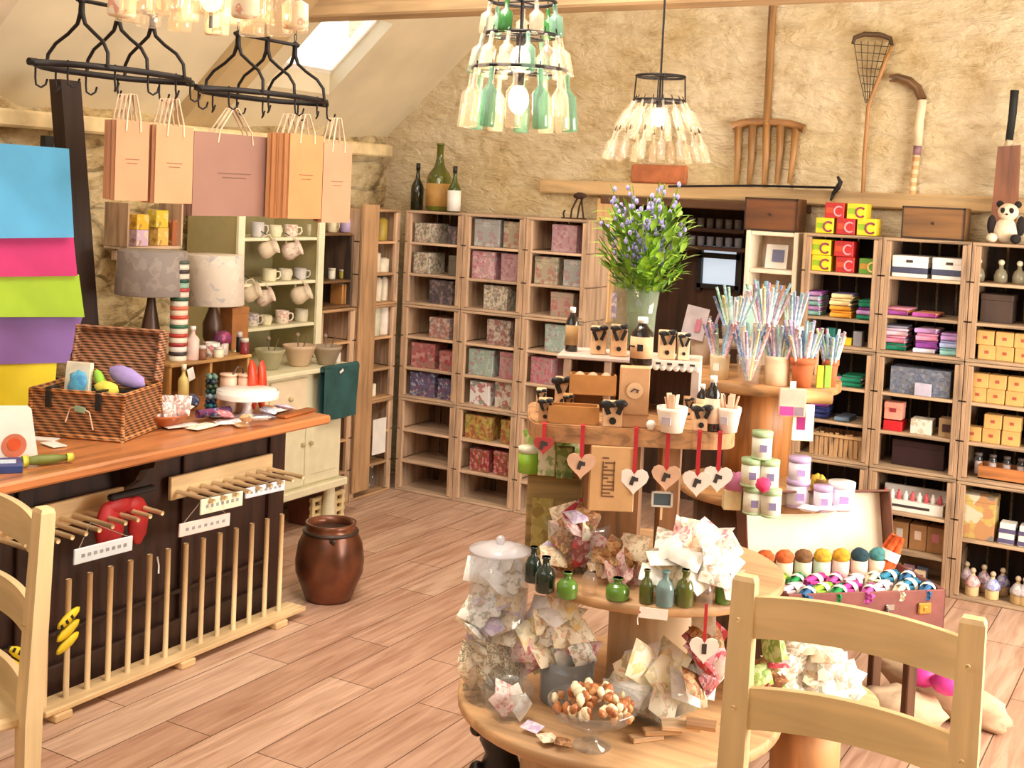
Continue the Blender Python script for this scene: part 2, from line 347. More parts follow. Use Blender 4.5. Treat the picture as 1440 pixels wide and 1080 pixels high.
# rough relief of the left wall is real geometry
def wl(u, v):
    y = -1+u*7.3; z = v*2.35; p = Vector((y*3.2, z*4.4, 0)); d = noise.noise(p)*.05+noise.noise(p*2.3)*.02
    return (XL+.02+max(-.05, d), y, z)
w_ = MB(); w_.grid(wl, 150, 60); w_.box((XL-.22, 2.65, 1.18), (.3, 7.3, 2.36)); struct('wall_left', w_, STONE_L)
wr = MB()
for y0, y1, z0, z1 in ((-1, 1.3, 0, 2.4), (5.1, 6.3, 0, 2.4), (1.3, 5.1, 0, .85), (1.3, 5.1, 2.3, 2.4), (1.3, 2.6, .85, 2.3)): wr.box((XR+.15, (y0+y1)/2, (z0+z1)/2), (.3, y1-y0, z1-z0))
struct('wall_right', wr, STONE_B)
struct('wall_light_block', MB().box(((XL+XR)/2, -1.1, 1.2), (XR-XL+.6, .2, 2.4)), STONE_B)  # unseen wall added behind the camera to block sky light
wn = MB()
for k in range(4): wn.box((XR+.1, 2.63+k*.813, 1.575), (.05, .05, 1.45))
for z in (.88, 1.6, 2.27): wn.box((XR+.1, 3.85, z), (.045, 2.45, .05))
struct('window_2', wn, CREAM)
# ceiling slopes, with a skylight cut in the left one
SK = (-4.27, -3.86, 4.82, 5.33)
cm = MB()
def slab(x0, x1, y0, y1, sgn=1, t=.12):
    f = (lambda x: ceil_z(x)) if sgn > 0 else (lambda x: ceil_z(2*RX-x))
    vs = [(x0, y0, f(x0)), (x1, y0, f(x1)), (x1, y1, f(x1)), (x0, y1, f(x0))]; vs += [(a, b, c+t) for a, b, c in vs]
    cm.add(vs, [(0, 1, 2, 3), (7, 6, 5, 4), (0, 4, 5, 1), (1, 5, 6, 2), (2, 6, 7, 3), (3, 7, 4, 0)])
slab(XL-.35, SK[0], -1, YB+.1); slab(SK[1], RX, -1, YB+.1); slab(SK[0], SK[1], -1, SK[2]); slab(SK[0], SK[1], SK[3], YB+.1)
slab(RX, XR+.35, -1, YB+.1, -1)
struct('ceiling', cm, PLASTER)
s_ = MB(); th = math.atan(.9); L = (SK[1]-SK[0])/math.cos(th)
Xs = Matrix.Translation(((SK[0]+SK[1])/2, (SK[2]+SK[3])/2, ceil_z((SK[0]+SK[1])/2)+.13)) @ Matrix.Rotation(-th, 4, 'Y'); wd = SK[3]-SK[2]
for sx in (-1, 1): s_.box((sx*L/2, 0, .01), (.03, wd+.04, .05), X=Xs)
for sy in (-1, 1): s_.box((0, sy*wd/2, .01), (L, .03, .05), X=Xs)
wi = struct('window_1', s_, WHITE); struct('pane', MB().box((0, 0, .03), (L, wd, .006), X=Xs), glass((250, 252, 255), .03), wi)
TIMBER = wood((198, 168, 126), .85, 'x', .6, .8)
tm = MB()
tm.box((-1.2, 4.66, 2.63), (5.5, .16, .2), 0, .01); struct('trim_1', tm, TIMBER)
tm = MB()
def rafter(y0, y1, t=.1, x1=RX):
    vs = []
    for x in (XL, x1):
        for y in (y0, y1):
            for dz in (0, -t): vs.append((x, y, ceil_z(x)+dz))
    tm.add(vs, [(0, 1, 3, 2), (4, 6, 7, 5), (0, 4, 5, 1), (2, 3, 7, 6), (0, 2, 6, 4), (1, 5, 7, 3)])
rafter(4.38, 4.60); struct('trim_2', tm, plain((186, 160, 116), .85, var=.06, scale=4))
tm = MB(); rafter(2.75, 3.16, .04); struct('trim_3', tm, plain((206, 188, 160), .85, var=.06, scale=4))
# wall plate along the eaves
tm = MB(); tm.box((XL+.06, 2.6, 1.965), (.12, 7, .075), 0, .01); struct('trim_4', tm, plain((232, 208, 158), .8, var=.12, scale=8, bump=.4))
# timber lintels over the opening and along the wall
tm = MB(); tm.box((-2.0, YB-.02, 1.795), (2.75, .07, .075), 0, .008); struct('trim_5', tm, wood((214, 180, 130), .8, 'x', .5, .8))
tm = MB(); tm.box((-2.4, YB+.05, 1.735), (1.15, .25, .045), 0, .006); struct('trim_6', tm, wood((96, 66, 44), .7, 'x', .6, .8))
tm = MB(); tm.box((-2.95, YB-.03, 1.4), (.10, .08, .68), 0, .008); struct('trim_7', tm, wood((214, 172, 120), .8, 'z', .5, .8))
# recess behind the opening: dark boards, window
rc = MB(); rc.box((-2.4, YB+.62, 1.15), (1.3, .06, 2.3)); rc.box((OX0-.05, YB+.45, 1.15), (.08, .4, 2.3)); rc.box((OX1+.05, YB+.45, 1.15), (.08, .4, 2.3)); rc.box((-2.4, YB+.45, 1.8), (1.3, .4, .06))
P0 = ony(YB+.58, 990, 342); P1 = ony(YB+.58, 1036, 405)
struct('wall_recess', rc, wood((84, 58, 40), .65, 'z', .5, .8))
wf = MB(); cx, cz, hw, hz = (P0.x+P1.x)/2, (P0.z+P1.z)/2, (P1.x-P0.x)/2, (P0.z-P1.z)/2
for sx in (-1, 1): wf.box((cx+sx*(hw+.015), YB+.57, cz), (.035, .04, hz*2+.06))
for z in (-1, .45, 1): wf.box((cx, YB+.57, cz+z*hz), (hw*2+.04, .04, .025 if z != .45 else .03))
wi3 = struct('window_3', wf, wood((40, 32, 30), .7, 'x')); 
pm, nt_, b_ = _base('daylit_pane'); b_.inputs['Base Color'].default_value = lin((190, 205, 220)); b_.inputs['Emission Color'].default_value = lin((205, 220, 235)); b_.inputs['Emission Strength'].default_value = .75; b_.inputs['Roughness'].default_value = .1
struct('pane', MB().box((cx, YB+.585, cz), (hw*2, .006, hz*2)), pm, wi3)
# ---------------------------------------------------------------- fruit-crate shelving
YF, HT = 5.83, 1.624
CH = HT/3
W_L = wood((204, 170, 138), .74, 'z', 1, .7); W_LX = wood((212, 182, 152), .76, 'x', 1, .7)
W_L_SHADE = wood((126, 90, 60), .55, 'z', 1, .8)  # back wood, darkened to carry the shade inside the crates
W_R = wood((184, 152, 120), .66, 'z', 1, .75); W_RX = wood((190, 162, 130), .68, 'x', 1, .75); W_R_SHADE = wood((54, 38, 30), .5, 'z', 1, .85)  # last one: near-black back wood with the interior shade put into its colour
def crate(w, label, group, shelves, mats, d=.31, h=CH, loc=(0, 0, 0), rz=0):
    t = T('wooden_crate', label, 'crate', loc, rz, group); e = .0015; ms, mx_, mb_ = mats; s = .017
    for sx in (-1, 1):
        b = MB()
        for k in range(3): b.box((sx*(w/2-s/2-e), d/2, h*(k+.5)/3), (s, d-.002, h/3-.006), 0, .002)
        b.box((sx*(w/2-s-.012), .012, h/2), (.022, .022, h-.034), 0, .003)
        mk('side_panel', b, ms, t)
    mk('top_board', MB().box((0, d/2, h-.008), (w-.004, d, .014), 0, .003), mx_, t)
    mk('bottom_board', MB().box((0, d/2, .008), (w-.004, d, .014), 0, .003), mx_, t)
    b = MB(); n = 4; g = (w-.04)/n
    for k in range(n): b.box((-w/2+.02+g*(k+.5), d-.006, h/2), (g-.012, .008, h-.03))
    mk('back_panel', b, mb_, t)
    for z in shelves: mk('shelf', MB().box((0, d/2-.004, z-.007), (w-.04, d-.016, .014), 0, .002), mx_, t)
    return t
LX = [-4.085, -3.687, -3.29, -2.905]; RXs = [-1.76, -1.384, -.988, -.59]
names3 = ['bottom', 'middle', 'top']
MATL = (W_L, W_LX, W_L_SHADE); MATR = (W_R, W_RX, W_R_SHADE)
cols_l = ['left column in the corner', 'middle column of the corner bank', 'right column of the corner bank']
full = [CH/3, CH*2/3]
for c in range(3):
    for k in range(3):
        crate(LX[c+1]-LX[c], 'light wooden shelf crate, %s of the %s' % (names3[k], cols_l[c]), 'crates along the back wall, left of the opening', full, MATL, loc=((LX[c]+LX[c+1])/2, YF, k*CH))
shR = [[[.19, .36], [.19], [.18, .36]], [[.17, .35], full, full], [[.28], full, full]]
cols_r = ['under the pyramid of red and yellow boxes', 'under the wide brown box', 'under the soft toy']
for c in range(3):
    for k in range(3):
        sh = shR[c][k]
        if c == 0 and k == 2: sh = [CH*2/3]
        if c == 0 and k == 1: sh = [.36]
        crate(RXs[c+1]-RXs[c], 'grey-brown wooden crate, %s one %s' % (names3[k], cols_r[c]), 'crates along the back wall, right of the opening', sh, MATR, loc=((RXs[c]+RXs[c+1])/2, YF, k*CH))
XS = -4.10
for c, (y0, y1) in enumerate(((5.425, 5.81), (5.105, 5.42))):
    for k in range(3):
        if c == 1 and k == 2: continue
        crate(y1-y0, 'sideways-facing wooden crate, %s one in the %s' % (names3[k] if c == 0 else ['lower', 'upper'][k], ['stack touching the corner bank', 'stack beside the cream cupboard'][c]), 'crates along the left wall', full if k else full, (W_L, wood((208, 166, 122), .76, 'x', 1, .7), W_L_SHADE), loc=(XS, (y0+y1)/2, k*CH), rz=PI/2)
tag(mk('wooden_plank', MB().box((0, 0, .83), (.02, .15, 1.60), 0, .004), wood((190, 150, 108), .74, 'z', .8, .7), loc=(XS+.013, 5.50, .02)), 'tall upright plank fixed on the front of the end crates', 'plank')
# dark open shelf between cupboard and plank
ds = T('dark_shelf_unit', 'narrow dark wooden shelf unit between cream dresser and upright plank', 'shelf unit', (XS-.02, 5.262, 2*CH), PI/2)
for sx in (-1, 1): mk('side_panel', MB().box((sx*.15, .15, .2), (.016, .28, .40), 0, .003), wood((96, 74, 56), .6, 'z', 1, .7), ds)
for z in (.008, .145, .40): mk('shelf', MB().box((0, .15, z), (.284, .28, .014), 0, .003), wood((128, 92, 56), .7, 'x', 1, .7), ds)
mk('back_panel', MB().box((0, .293, .2), (.284, .008, .38)), wood((52, 38, 30), .7, 'z', 1, .7), ds)

# ---------------------------------------------------------------- boxes, albums and tins on the shelves
def rowz(zg):
    """top of the shelf board nearest a height"""
    best = min(range(0, 10), key=lambda k: abs(k*HT/9-zg)); k = best
    return k*HT/9+(.0155 if k % 3 == 0 and k else .0005) if k < 9 else HT+.0005
def box_thing(name, label, cat, w, d, h, mats, loc, rz, group, lid=True, lidm=None, band=None, bandm=None):
    t = T(name, label, cat, loc, rz, group)
    hh = h-(.028 if lid and h > .06 else 0)
    mk('body', MB().box((0, 0, hh/2), (w-.003, d-.003, hh), 0, .002), mats, t)
    if hh < h: mk('lid', MB().box((0, 0, h-.015), (w, d, .03), 0, .003), lidm or mats, t)
    if band: mk('band', MB().box((0, 0, h*band[0]), (w+.0015, d+.0015, h*band[1])), bandm, t)
    return t
P_ = lambda base, *sp, **k: pattern(base, sp, **k)
_mute = lambda c: tuple(int((v*.72+sum(c)/3*.28)*.93) for v in c)
P0_ = P_
P_ = lambda base, *sp, **k: pattern(_mute(base), [_mute(q) for q in sp], **k)
floral_pink = P_((216, 150, 160), (200, 80, 100), (240, 210, 205), (150, 170, 140), scale=55)
floral_mauve = P_((196, 142, 152), (184, 92, 104), (214, 176, 172), scale=50, cover=.35)
floral_rose = P_((208, 96, 100), (236, 190, 170), (130, 150, 110), (180, 50, 60), scale=60)
floral_grey = P_((170, 172, 168), (190, 120, 130), (220, 215, 205), scale=40, cover=.3)
floral_aqua = P_((158, 186, 172), (206, 96, 110), (196, 216, 200), scale=55, cover=.4)
floral_cream = P_((222, 208, 180), (120, 130, 90), (160, 110, 100), (90, 80, 70), scale=50, cover=.6)
floral_tan = P_((186, 168, 136), (200, 90, 80), (220, 200, 160), (110, 120, 90), scale=40, cover=.5)
navy_floral = P_((96, 98, 150), (230, 226, 230), (170, 60, 80), (60, 60, 110), (200, 170, 80), scale=55, cover=.9)
bird_print = P_((240, 236, 230), (190, 40, 50), (90, 110, 90), (240, 236, 230), scale=26, cover=.6)
yellow_red = P_((214, 170, 60), (180, 40, 36), (130, 150, 50), (220, 190, 80), scale=45, cover=.9)
red_print = P_((196, 50, 50), (236, 200, 190), (120, 140, 60), (150, 30, 40), scale=50, cover=.7)
dark_floral = P_((110, 96, 100), (60, 56, 70), (190, 150, 150), (80, 70, 60), scale=45, cover=.8)
lilac_print = P_((190, 170, 200), (120, 100, 160), (220, 215, 230), (90, 110, 90), scale=50, cover=.7)
rows_txt = ['top', 'second', 'third', 'fourth', 'fifth', 'sixth', 'seventh', 'eighth', 'lowest']
def lbox(p, mat, desc, colname, row, depth_=.16, name='gift_box', cat='box', lean=0, grp='patterned boxes on the left crates', lid=True, y=YF+.025, **k):
    a = ony(y, p[0], p[3]); b = ony(y, p[2], p[3]); top = ony(y, (p[0]+p[2])/2, p[1]); zb = rowz((a.z+b.z)/2)
    h = min(top.z-(a.z+b.z)/2, HT/9-.022) if grp else top.z-(a.z+b.z)/2
    wdt = (b.x-a.x)*.94
    t = box_thing(name, '%s on the %s shelf, %s of left crates' % (desc, rows_txt[row], colname), cat, wdt, depth_, max(h, .03), mat, ((a.x+b.x)/2, y+depth_/2+.012, zb), rnd.uniform(-.06, .06), grp, lid=lid, **k)
    return t
CA, CB, CC = 'left column', 'middle column', 'right column'
lbox((580, 307, 610, 334), floral_cream, 'cream floral gift box', CA, 0); lbox((627, 309, 645, 334), dark_floral, 'small grey patterned box', CA, 0)
lbox((663, 305, 701, 344), floral_grey, 'square grey-blue floral keepsake box', CB, 0); lbox((705, 307, 732, 345), floral_tan, 'olive keepsake box with white flower', CB, 0)
lbox((772, 310, 810, 349), floral_mauve, 'square mauve floral keepsake box', CC, 0)
lbox((578, 352, 603, 382), floral_cream, 'box with leafy cream print', CA, 1); lbox((628, 355, 645, 384), plain((110, 104, 92), .6), 'small dark grey tin box', CA, 1, lid=True)
lbox((660, 350, 693, 389), floral_pink, 'pink and white floral keepsake box', CB, 1); lbox((701, 352, 733, 391), floral_mauve, 'plain rose keepsake box', CB, 1)
lbox((748, 357, 782, 396), floral_tan, 'olive keepsake box with red roses', CC, 1); lbox((789, 359, 823, 397), floral_grey, 'pale grey keepsake box with red roses', CC, 1)
lbox((600, 391, 636, 425), dark_floral, 'dark multicoloured patterned box', CA, 2, cat='box')
lbox((676, 400, 712, 434), floral_cream, 'pale green scroll-patterned box', CB, 2); lbox((770, 407, 804, 441), P_((190, 150, 130), (200, 80, 80), (150, 160, 120), scale=40), 'pink rose-patterned square box', CC, 2)
lbox((600, 444, 632, 473), P_((214, 176, 160), (190, 80, 70), (120, 110, 130), (230, 220, 200), scale=45, cover=.9), 'peach multicoloured box', CA, 3); lbox((681, 445, 717, 481), P_((190, 160, 140), (150, 60, 60), (224, 214, 200), (100, 90, 80), scale=40, cover=.9), 'brown and red floral box', CB, 3)
lbox((762, 453, 794, 492), floral_aqua, 'soft green floral keepsake box', CC, 3)
lbox((574, 479, 608, 514), floral_rose, 'rose red floral box, larger of two,', CA, 4); lbox((614, 489, 640, 517), floral_rose, 'rose red floral box, smaller of two,', CA, 4)
lbox((655, 489, 692, 526), floral_aqua, 'aqua box with pink roses', CB, 4); lbox((698, 492, 730, 530), P_((200, 132, 136), (200, 80, 100), (150, 170, 140), scale=50, cover=.5), 'dusty pink box with roses', CB, 4)
lbox((743, 498, 776, 535), P_((210, 130, 140), (200, 60, 90), (150, 150, 130), scale=50, cover=.5), 'bright pink rose-patterned box', CC, 4)
lbox((572, 525, 608, 559), navy_floral, 'navy floral box, left of its pair,', CA, 5); lbox((612, 532, 638, 561), navy_floral, 'navy floral box, right of its pair,', CA, 5)
lbox((657, 540, 687, 573), bird_print, 'white box with robin print', CB, 5); lbox((692, 540, 726, 578), P_((206, 190, 160), (190, 50, 60), (100, 120, 90), (240, 230, 220), scale=30, cover=.7), 'beige box with red berry print', CB, 5)
lbox((650, 583, 690, 617), yellow_red, 'yellow and red fruit-print box, larger,', CB, 6); lbox((700, 590, 724, 624), yellow_red, 'yellow and red fruit-print box, smaller,', CB, 6)
lbox((657, 632, 686, 663), red_print, 'red berry-print box, left of its pair,', CB, 7); lbox((690, 634, 722, 668), red_print, 'red berry-print box, right of its pair,', CB, 7)

# ---- right bank
def emblem(t, w, h, d, ring, txtc=None, x=.22):
    b = MB(); R = h*.30
    b.tube([(x*w+R*math.cos(a), -d/2-.001, h*.45+R*math.sin(a)) for a in [PI*.25+i*PI*1.5/10 for i in range(11)]], R*.22, 6)
    mk('printed_emblem', b, ring, t)
    mk('printed_panel', MB().box((-w*.22, -d/2-.0008, h*.5), (w*.4, .0012, h*.35)), txtc, t)
YEL = plain((236, 212, 40), .45); TRED = plain((186, 40, 38), .45); TGRN = plain((98, 150, 50), .45)
def tea(px0, py0, px1, py1, c, z, label, y=YF+.02):
    a = ony(y, px0, py1); b = ony(y, px1, py1); wd = b.x-a.x; h = S(py1-py0, a)
    t = T('tea_box', label, 'box', ((a.x+b.x)/2, y+.06, z), 0, 'red, yellow and green printed cartons')
    mk('body', MB().box((0, 0, h/2), (wd*.96, .1, h*.99), 0, .002), {'y': YEL, 'r': TRED, 'g': TGRN}[c], t)
    emblem(t, wd, h, .1, {'y': plain((150, 60, 90), .5), 'r': plain((240, 160, 170), .5), 'g': plain((240, 220, 140), .5)}[c], {'y': plain((150, 190, 30), .5), 'r': plain((206, 80, 40), .5), 'g': plain((190, 140, 50), .5)}[c]); return h
zt = HT+.0005
h = tea(1145, 307, 1171, 329, 'y', zt, 'yellow carton at the lower left of the pyramid on top of the crates'); tea(1174, 307, 1201, 330, 'r', zt, 'red carton in the lower middle of the pyramid on top of the crates'); tea(1203, 307, 1231, 331, 'y', zt, 'yellow carton at the lower right of the pyramid on top of the crates')
tea(1158, 285, 1186, 307, 'r', zt+h, 'red carton at the top left of the pyramid on top of the crates'); tea(1189, 286, 1217, 308, 'y', zt+h, 'yellow carton at the top right of the pyramid on top of the crates')
z8 = rowz(8*HT/9)
h = tea(1139, 358, 1167, 380, 'y', z8, 'lower yellow carton of two stacked in the top right-hand crate'); tea(1139, 337, 1167, 359, 'y', z8+h+.001, 'upper yellow carton of two stacked in the top right-hand crate')
h = tea(1173, 361, 1200, 383, 'r', z8, 'lower red carton of two stacked in the top right-hand crate'); tea(1171, 339, 1199, 361, 'r', z8+h+.001, 'upper red carton of two stacked in the top right-hand crate')
tea(1206, 362, 1234, 384, 'g', z8, 'single green carton beside the red cartons')
# folded striped cloths
def cloth(label, loc, w, d, cols, n=4, th=.011, rz=0, grp='folded striped cloths', name='folded_cloth'):
    b = MB(); z = 0
    for i in range(n):
        x = rnd.uniform(-.004, .004); b.box((x, rnd.uniform(-.003, .003), z+th/2), (w*rnd.uniform(.95, 1), d, th*.94), i % len(cols), th*.4); z += th
    # rounded folds at the front
    for i in range(0, n-1, 2): b.tube([(-w*.47, -d/2, th*(i+1)), (w*.47, -d/2, th*(i+1))], th*.95, 8, i % len(cols))
    return tag(mk(name, b, [plain(c, .9, var=.12, bump=.2) for c in cols], loc=loc, rot=(0, 0, rz)), label, 'cloth', grp)
LIL = (196, 150, 210); PUR = (140, 60, 150); AQ = (150, 206, 200); GRN = (20, 130, 96); OR = (230, 160, 50); CRM = (236, 216, 160); GRY = (120, 120, 140); PNK = (226, 150, 176); LB = (176, 190, 230); NAVY = (40, 50, 110)
def stack(px, py, w, specs, desc, y=YF+.03, z=None, rz=0, grp='folded striped cloths'):
    p = ony(y, px, py); z = p.z if z is None else z
    for i, (cols, n) in enumerate(specs):
        cloth('%s, %s of its stack, %s' % (cols[0], nth(i, len(specs), 'bottom').replace('rightmost', 'topmost') if len(specs) > 1 else 'single', desc), (p.x+w/2, y+.09, z), w, .15, cols[1], n, rz=rz+rnd.uniform(-.1, .1), grp=grp)
        z += n*.011+.001
z6 = rowz(6*HT/9)
def nthb(i, n): return 'lowest' if i == 0 else ('topmost' if i == n-1 else ORD[i]+' up')
def stackB(px, w, z, specs, desc, y=YF+.03, rz=0):
    p = ony(y, px, 400); n = len(specs)
    for i, (nm, cols, k) in enumerate(specs):
        cloth('%s folded cloth, %s %s' % (nm, nthb(i, n) if n > 1 else 'single', desc), (p.x+w/2, y+.09, z), w, .15, cols, k, rz=rz+rnd.uniform(-.08, .08)); z += k*.011+.0015
z7 = rowz(7*HT/9)
# the open double cell of the first right-hand column: a rear shelf carries the cloths
pp = ony(YF+.03, 1180, 447)
tag(mk('shelf_riser', MB().box(((RXs[0]+RXs[1])/2, YF+.15, pp.z-.008), (.325, .26, .014), 0, .002), W_RX), 'thin board carrying three stacks of striped cloths', 'board')
zc = pp.z
stackB(1128, .088, zc, [('pale aqua striped', [AQ, (230, 230, 240)], 2), ('lilac and purple striped', [LIL, (235, 225, 245), PUR], 2), ('pale green striped', [AQ, LIL], 2), ('pale lilac and white', [(220, 214, 240), AQ], 2), ('lilac', [LIL, PUR], 2)], 'under the stacked yellow cartons')
stackB(1168, .10, zc, [('orange', [OR, OR], 3), ('orange and grey', [OR, GRY], 2), ('cream and grey striped', [CRM, GRY], 3), ('cream and blue striped', [CRM, (130, 130, 190)], 2)], 'under the stacked red cartons')
stackB(1207, .098, zc, [('dark green', [GRN, (220, 220, 230)], 2), ('lilac and grey', [LIL, (150, 160, 170)], 2), ('purple', [PUR, LIL], 1), ('green and aqua', [GRN, AQ], 3)], 'under the green carton')
zc2 = rowz(5*HT/9+.0)  # counts below
z_r2 = 2*CH+.19
zz = [2*CH+.0155, 2*CH+.18*1+.001, 2*CH+.36]
stackB(1243, .12, 2*CH+.18, [('purple and orange', [(170, 80, 170), OR], 2), ('grey', [PNK, GRY], 1)], 'in the left pile under the white tins')
stackB(1285, .11, 2*CH+.18, [('magenta and orange', [(180, 80, 160), (226, 150, 110)], 2)], 'in the right pile under the white tins')
stackB(1243, .115, 2*CH+.0155, [('dark green and pink', [GRN, PNK], 3), ('pink and grey striped', [PNK, GRY], 3), ('pink and white striped', [(236, 200, 216), GRY], 3), ('grey', [(150, 150, 170), PNK], 1)], 'in the left stack below the magenta cloths')
stackB(1290, .10, 2*CH+.0155, [('white and lilac', [(230, 226, 244), LIL], 2), ('deep purple', [PUR, LIL], 3), ('pink', [PNK, LIL], 3), ('lilac and pink', [LIL, (236, 210, 226)], 2)], 'in the middle stack below the magenta cloths')
stackB(1325, .09, 2*CH+.0155, [('aqua', [AQ, (226, 230, 240)], 3), ('pale blue', [LB, LIL], 3), ('lilac striped', [LIL, LB], 3)], 'in the right stack below the magenta cloths')
# long cartons, white and navy
for i, (a, b_) in enumerate(((1251, 1304), (1308, 1360))):
    p0 = ony(YF+.03, a, 388); p1 = ony(YF+.03, b_, 388); t = box_thing('storage_tin', 'long white tin with navy band in the top crate, %s of two' % ['left', 'right'][i], 'tin', (p1.x-p0.x)*.96, .2, .10, WHITE, ((p0.x+p1.x)/2, YF+.14, 2*CH+.36), 0, 'long white and navy tins', band=(.33, .28), bandm=plain((66, 70, 96), .5))
    mk('printed_emblem', MB().box((0, -.102, .075), (.03, .002, .012)), INK, t)
# loose things further down the second column
def rb(p, mat, label, z, name='box', cat='box', d=.14, y=YF+.03, grp=None, **k):
    a = ony(y, p[0], p[3]); b = ony(y, p[2], p[3]); h = S(p[3]-p[1], a)
    return box_thing(name, label, cat, (b.x-a.x)*.96, d, h, mat, ((a.x+b.x)/2, y+d/2, z), 0, grp, **k)
zr = lambda k: k*HT/9+(.0155 if k % 3 == 0 else .0005)
rb((1248, 518, 1338, 555), P_((108, 122, 150), (80, 90, 120), (150, 160, 170), (130, 120, 110), scale=60, cover=.8), 'long blue-grey patterned tray box behind small cards', zr(5), 'tray_box', lid=False)
rb((1284, 538, 1310, 556), plain((190, 186, 206), .6), 'small lilac card packet in front of the blue tray box', zr(5), 'card_packet', d=.01, y=YF+.012, lid=False)
t = rb((1240, 597, 1268, 611), plain((200, 30, 40), .5), 'flat red box under a pink box', zr(4), 'flat_box', d=.12, lid=False)
t = rb((1241, 573, 1268, 597), plain((226, 150, 130), .6), 'pink box with dark spot standing on a flat red box', zr(4)+.053, 'small_box', d=.08); mk('printed_emblem', MB().box((0, -.0415, .045), (.03, .002, .018)), plain((150, 40, 50), .5), t)
rb((1278, 591, 1310, 612), P_((238, 232, 214), (190, 170, 120), scale=50, cover=.4), 'small cream patterned box alone in the middle of its shelf', zr(4), 'small_box', d=.1, lid=False)
t = rb((1318, 582, 1346, 609), plain((150, 122, 84), .7), 'brown square box with dark round mark', zr(4), 'small_box', d=.08, lid=False); mk('printed_emblem', MB().box((0, -.0415, .045), (.045, .002, .035)), plain((50, 20, 24), .5), t)
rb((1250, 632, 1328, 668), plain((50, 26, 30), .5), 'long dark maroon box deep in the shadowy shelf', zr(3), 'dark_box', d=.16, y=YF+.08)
# tray with a row of little bottles
t = T('bottle_tray', 'long white printed tray of small pink-labelled bottles', 'tray', (*ony(YF+.10, 1284, 722).xy, CH*1-.19), 0)
mk('tray', MB().box((0, 0, .025), (.29, .13, .05), 0, .002).box((0, .05, .05), (.29, .02, .1)), WHITE, t)
mk('printed_line', MB().box((0, -.0658, .026), (.17, .001, .012)), INK, t)
for i in range(9): b = MB().lathe([(.010, 0), (.0115, .002), (.0115, .026), (.006, .032), (.006, .042), (0, .042)], 10, 0); mk('small_bottle', b, [WHITE if i % 2 else plain((214, 90, 100), .4)], t, (-.125+i*.031, -.03, .0505))
zkb = CH-.19-.125-.052
# the lower shelf of that crate: kraft cartons and printed envelopes
tag(mk('shelf_riser', MB().box(((RXs[1]+RXs[2])/2, YF+.15, CH-.197), (.35, .26, .012), 0, .002), W_RX), 'thin board under the tray of small bottles', 'board')
for i, px in enumerate((1262, 1288, 1313)):
    p = ony(YF+.06, px, 780); t = T('kraft_carton', 'upright brown carton with pink label beneath the bottle tray, %s of three' % ['left', 'middle', 'right'][i], 'carton', (p.x, YF+.12, .17+.001), 0, 'upright brown cartons'); mk('body', MB().box((0, 0, .06), (.076, .09, .12), 0, .002), KRAFT_D, t); mk('label', MB().box((0, -.0455, .07), (.03, .001, .04)), plain([(200, 190, 180), (220, 190, 170), (200, 120, 130)][i], .6), t)
pc = [plain((222, 214, 120), .6), plain((232, 206, 70), .6), plain((220, 170, 190), .6), plain((150, 170, 220), .6), plain((232, 180, 150), .6), plain((236, 216, 180), .6)]
t0 = T('display_tray', 'low display tray in the bottom crate behind the suitcase', 'tray', (*ony(YF+.07, 1290, 835).xy, .016), 0)
mk('base', MB().box((0, .06, .0075), (.34, .2, .014)).box((0, .155, .04), (.34, .01, .08)), W_RX, t0)
for r in range(2):
    for i in range(4):
        p = ony(YF+.05, 1255+i*20, 800+r*20); tag(mk('soap_packet', MB().box((0, 0, .026), (.052, .018, .052), 0, .003).box((0, -.0095, .026), (.03, .001, .012), 1), [pc[(i+r*2) % 6], plain((70, 70, 110), .6)], loc=(-1.325+i*.064, YF+.07+.06*(1-r), .0315+.0)), '%s packet in the display tray behind the suitcase, %s row, %s' % (['pale yellow', 'yellow', 'pink', 'pale blue', 'peach', 'cream'][(i+r*2) % 6], ['back', 'front'][r], nth(i, 4)), 'packet', 'little packets in the display tray')
# third right-hand column
for i, px in enumerate((1374, 1406, 1432)):
    p = ony(YF+.10, px, 393); t = T('glass_decanter', 'small glass bottle with pale stopper, %s in the top right crate' % nth(i, 3), 'bottle', (p.x, YF+.12, zr(8)), 0, 'small bottles in the top right crate')
    mk('glass_body', MB().lathe([(.02, 0), (.028, .004), (.03, .03), (.022, .055), (.01, .065), (.01, .08)], 14), glass((190, 180, 150), .45), t); mk('stopper', MB().ball((0, 0, .092), .014), CREAM, t)
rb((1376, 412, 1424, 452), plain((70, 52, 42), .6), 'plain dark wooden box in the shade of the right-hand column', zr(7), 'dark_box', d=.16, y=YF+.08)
KB = plain((206, 164, 96), .7, var=.08)
kp = T('kraft_soap_box', 'small kraft soap box', 'box', (0, 0, 0)); mk('body', MB().box((0, 0, .0325), (.076, .07, .065), 0, .003), KB, kp); mk('label', MB().box((0, -.0355, .034), (.018, .001, .014)), plain((170, 80, 60), .6), kp)
KP = Proto(kp)
def krow(pxs, z, desc, n, row):
    for i, px in enumerate(pxs):
        p = ony(YF+.04, px, 480); KP((p.x, YF+.075, z), rnd.uniform(-.05, .05), 'kraft soap box, %s, %s, %s' % (nth(i, n), row, desc), 'small kraft boxes in the right-hand column')
krow((1388, 1414, 1441), zr(6), 'shelf under the dark box', 3, 'lower row'); krow((1385, 1412, 1439), zr(6)+.0655, 'shelf under the dark box', 3, 'upper row')
krow((1379, 1405, 1432), zr(5), 'second such shelf', 3, 'lower row'); krow((1381, 1407, 1434), zr(5)+.0655, 'second such shelf', 3, 'upper row')
krow((1376, 1403, 1430), zr(4), 'third such shelf', 3, 'lower row'); krow((1404, 1431), zr(4)+.0655, 'third such shelf', 2, 'upper row')
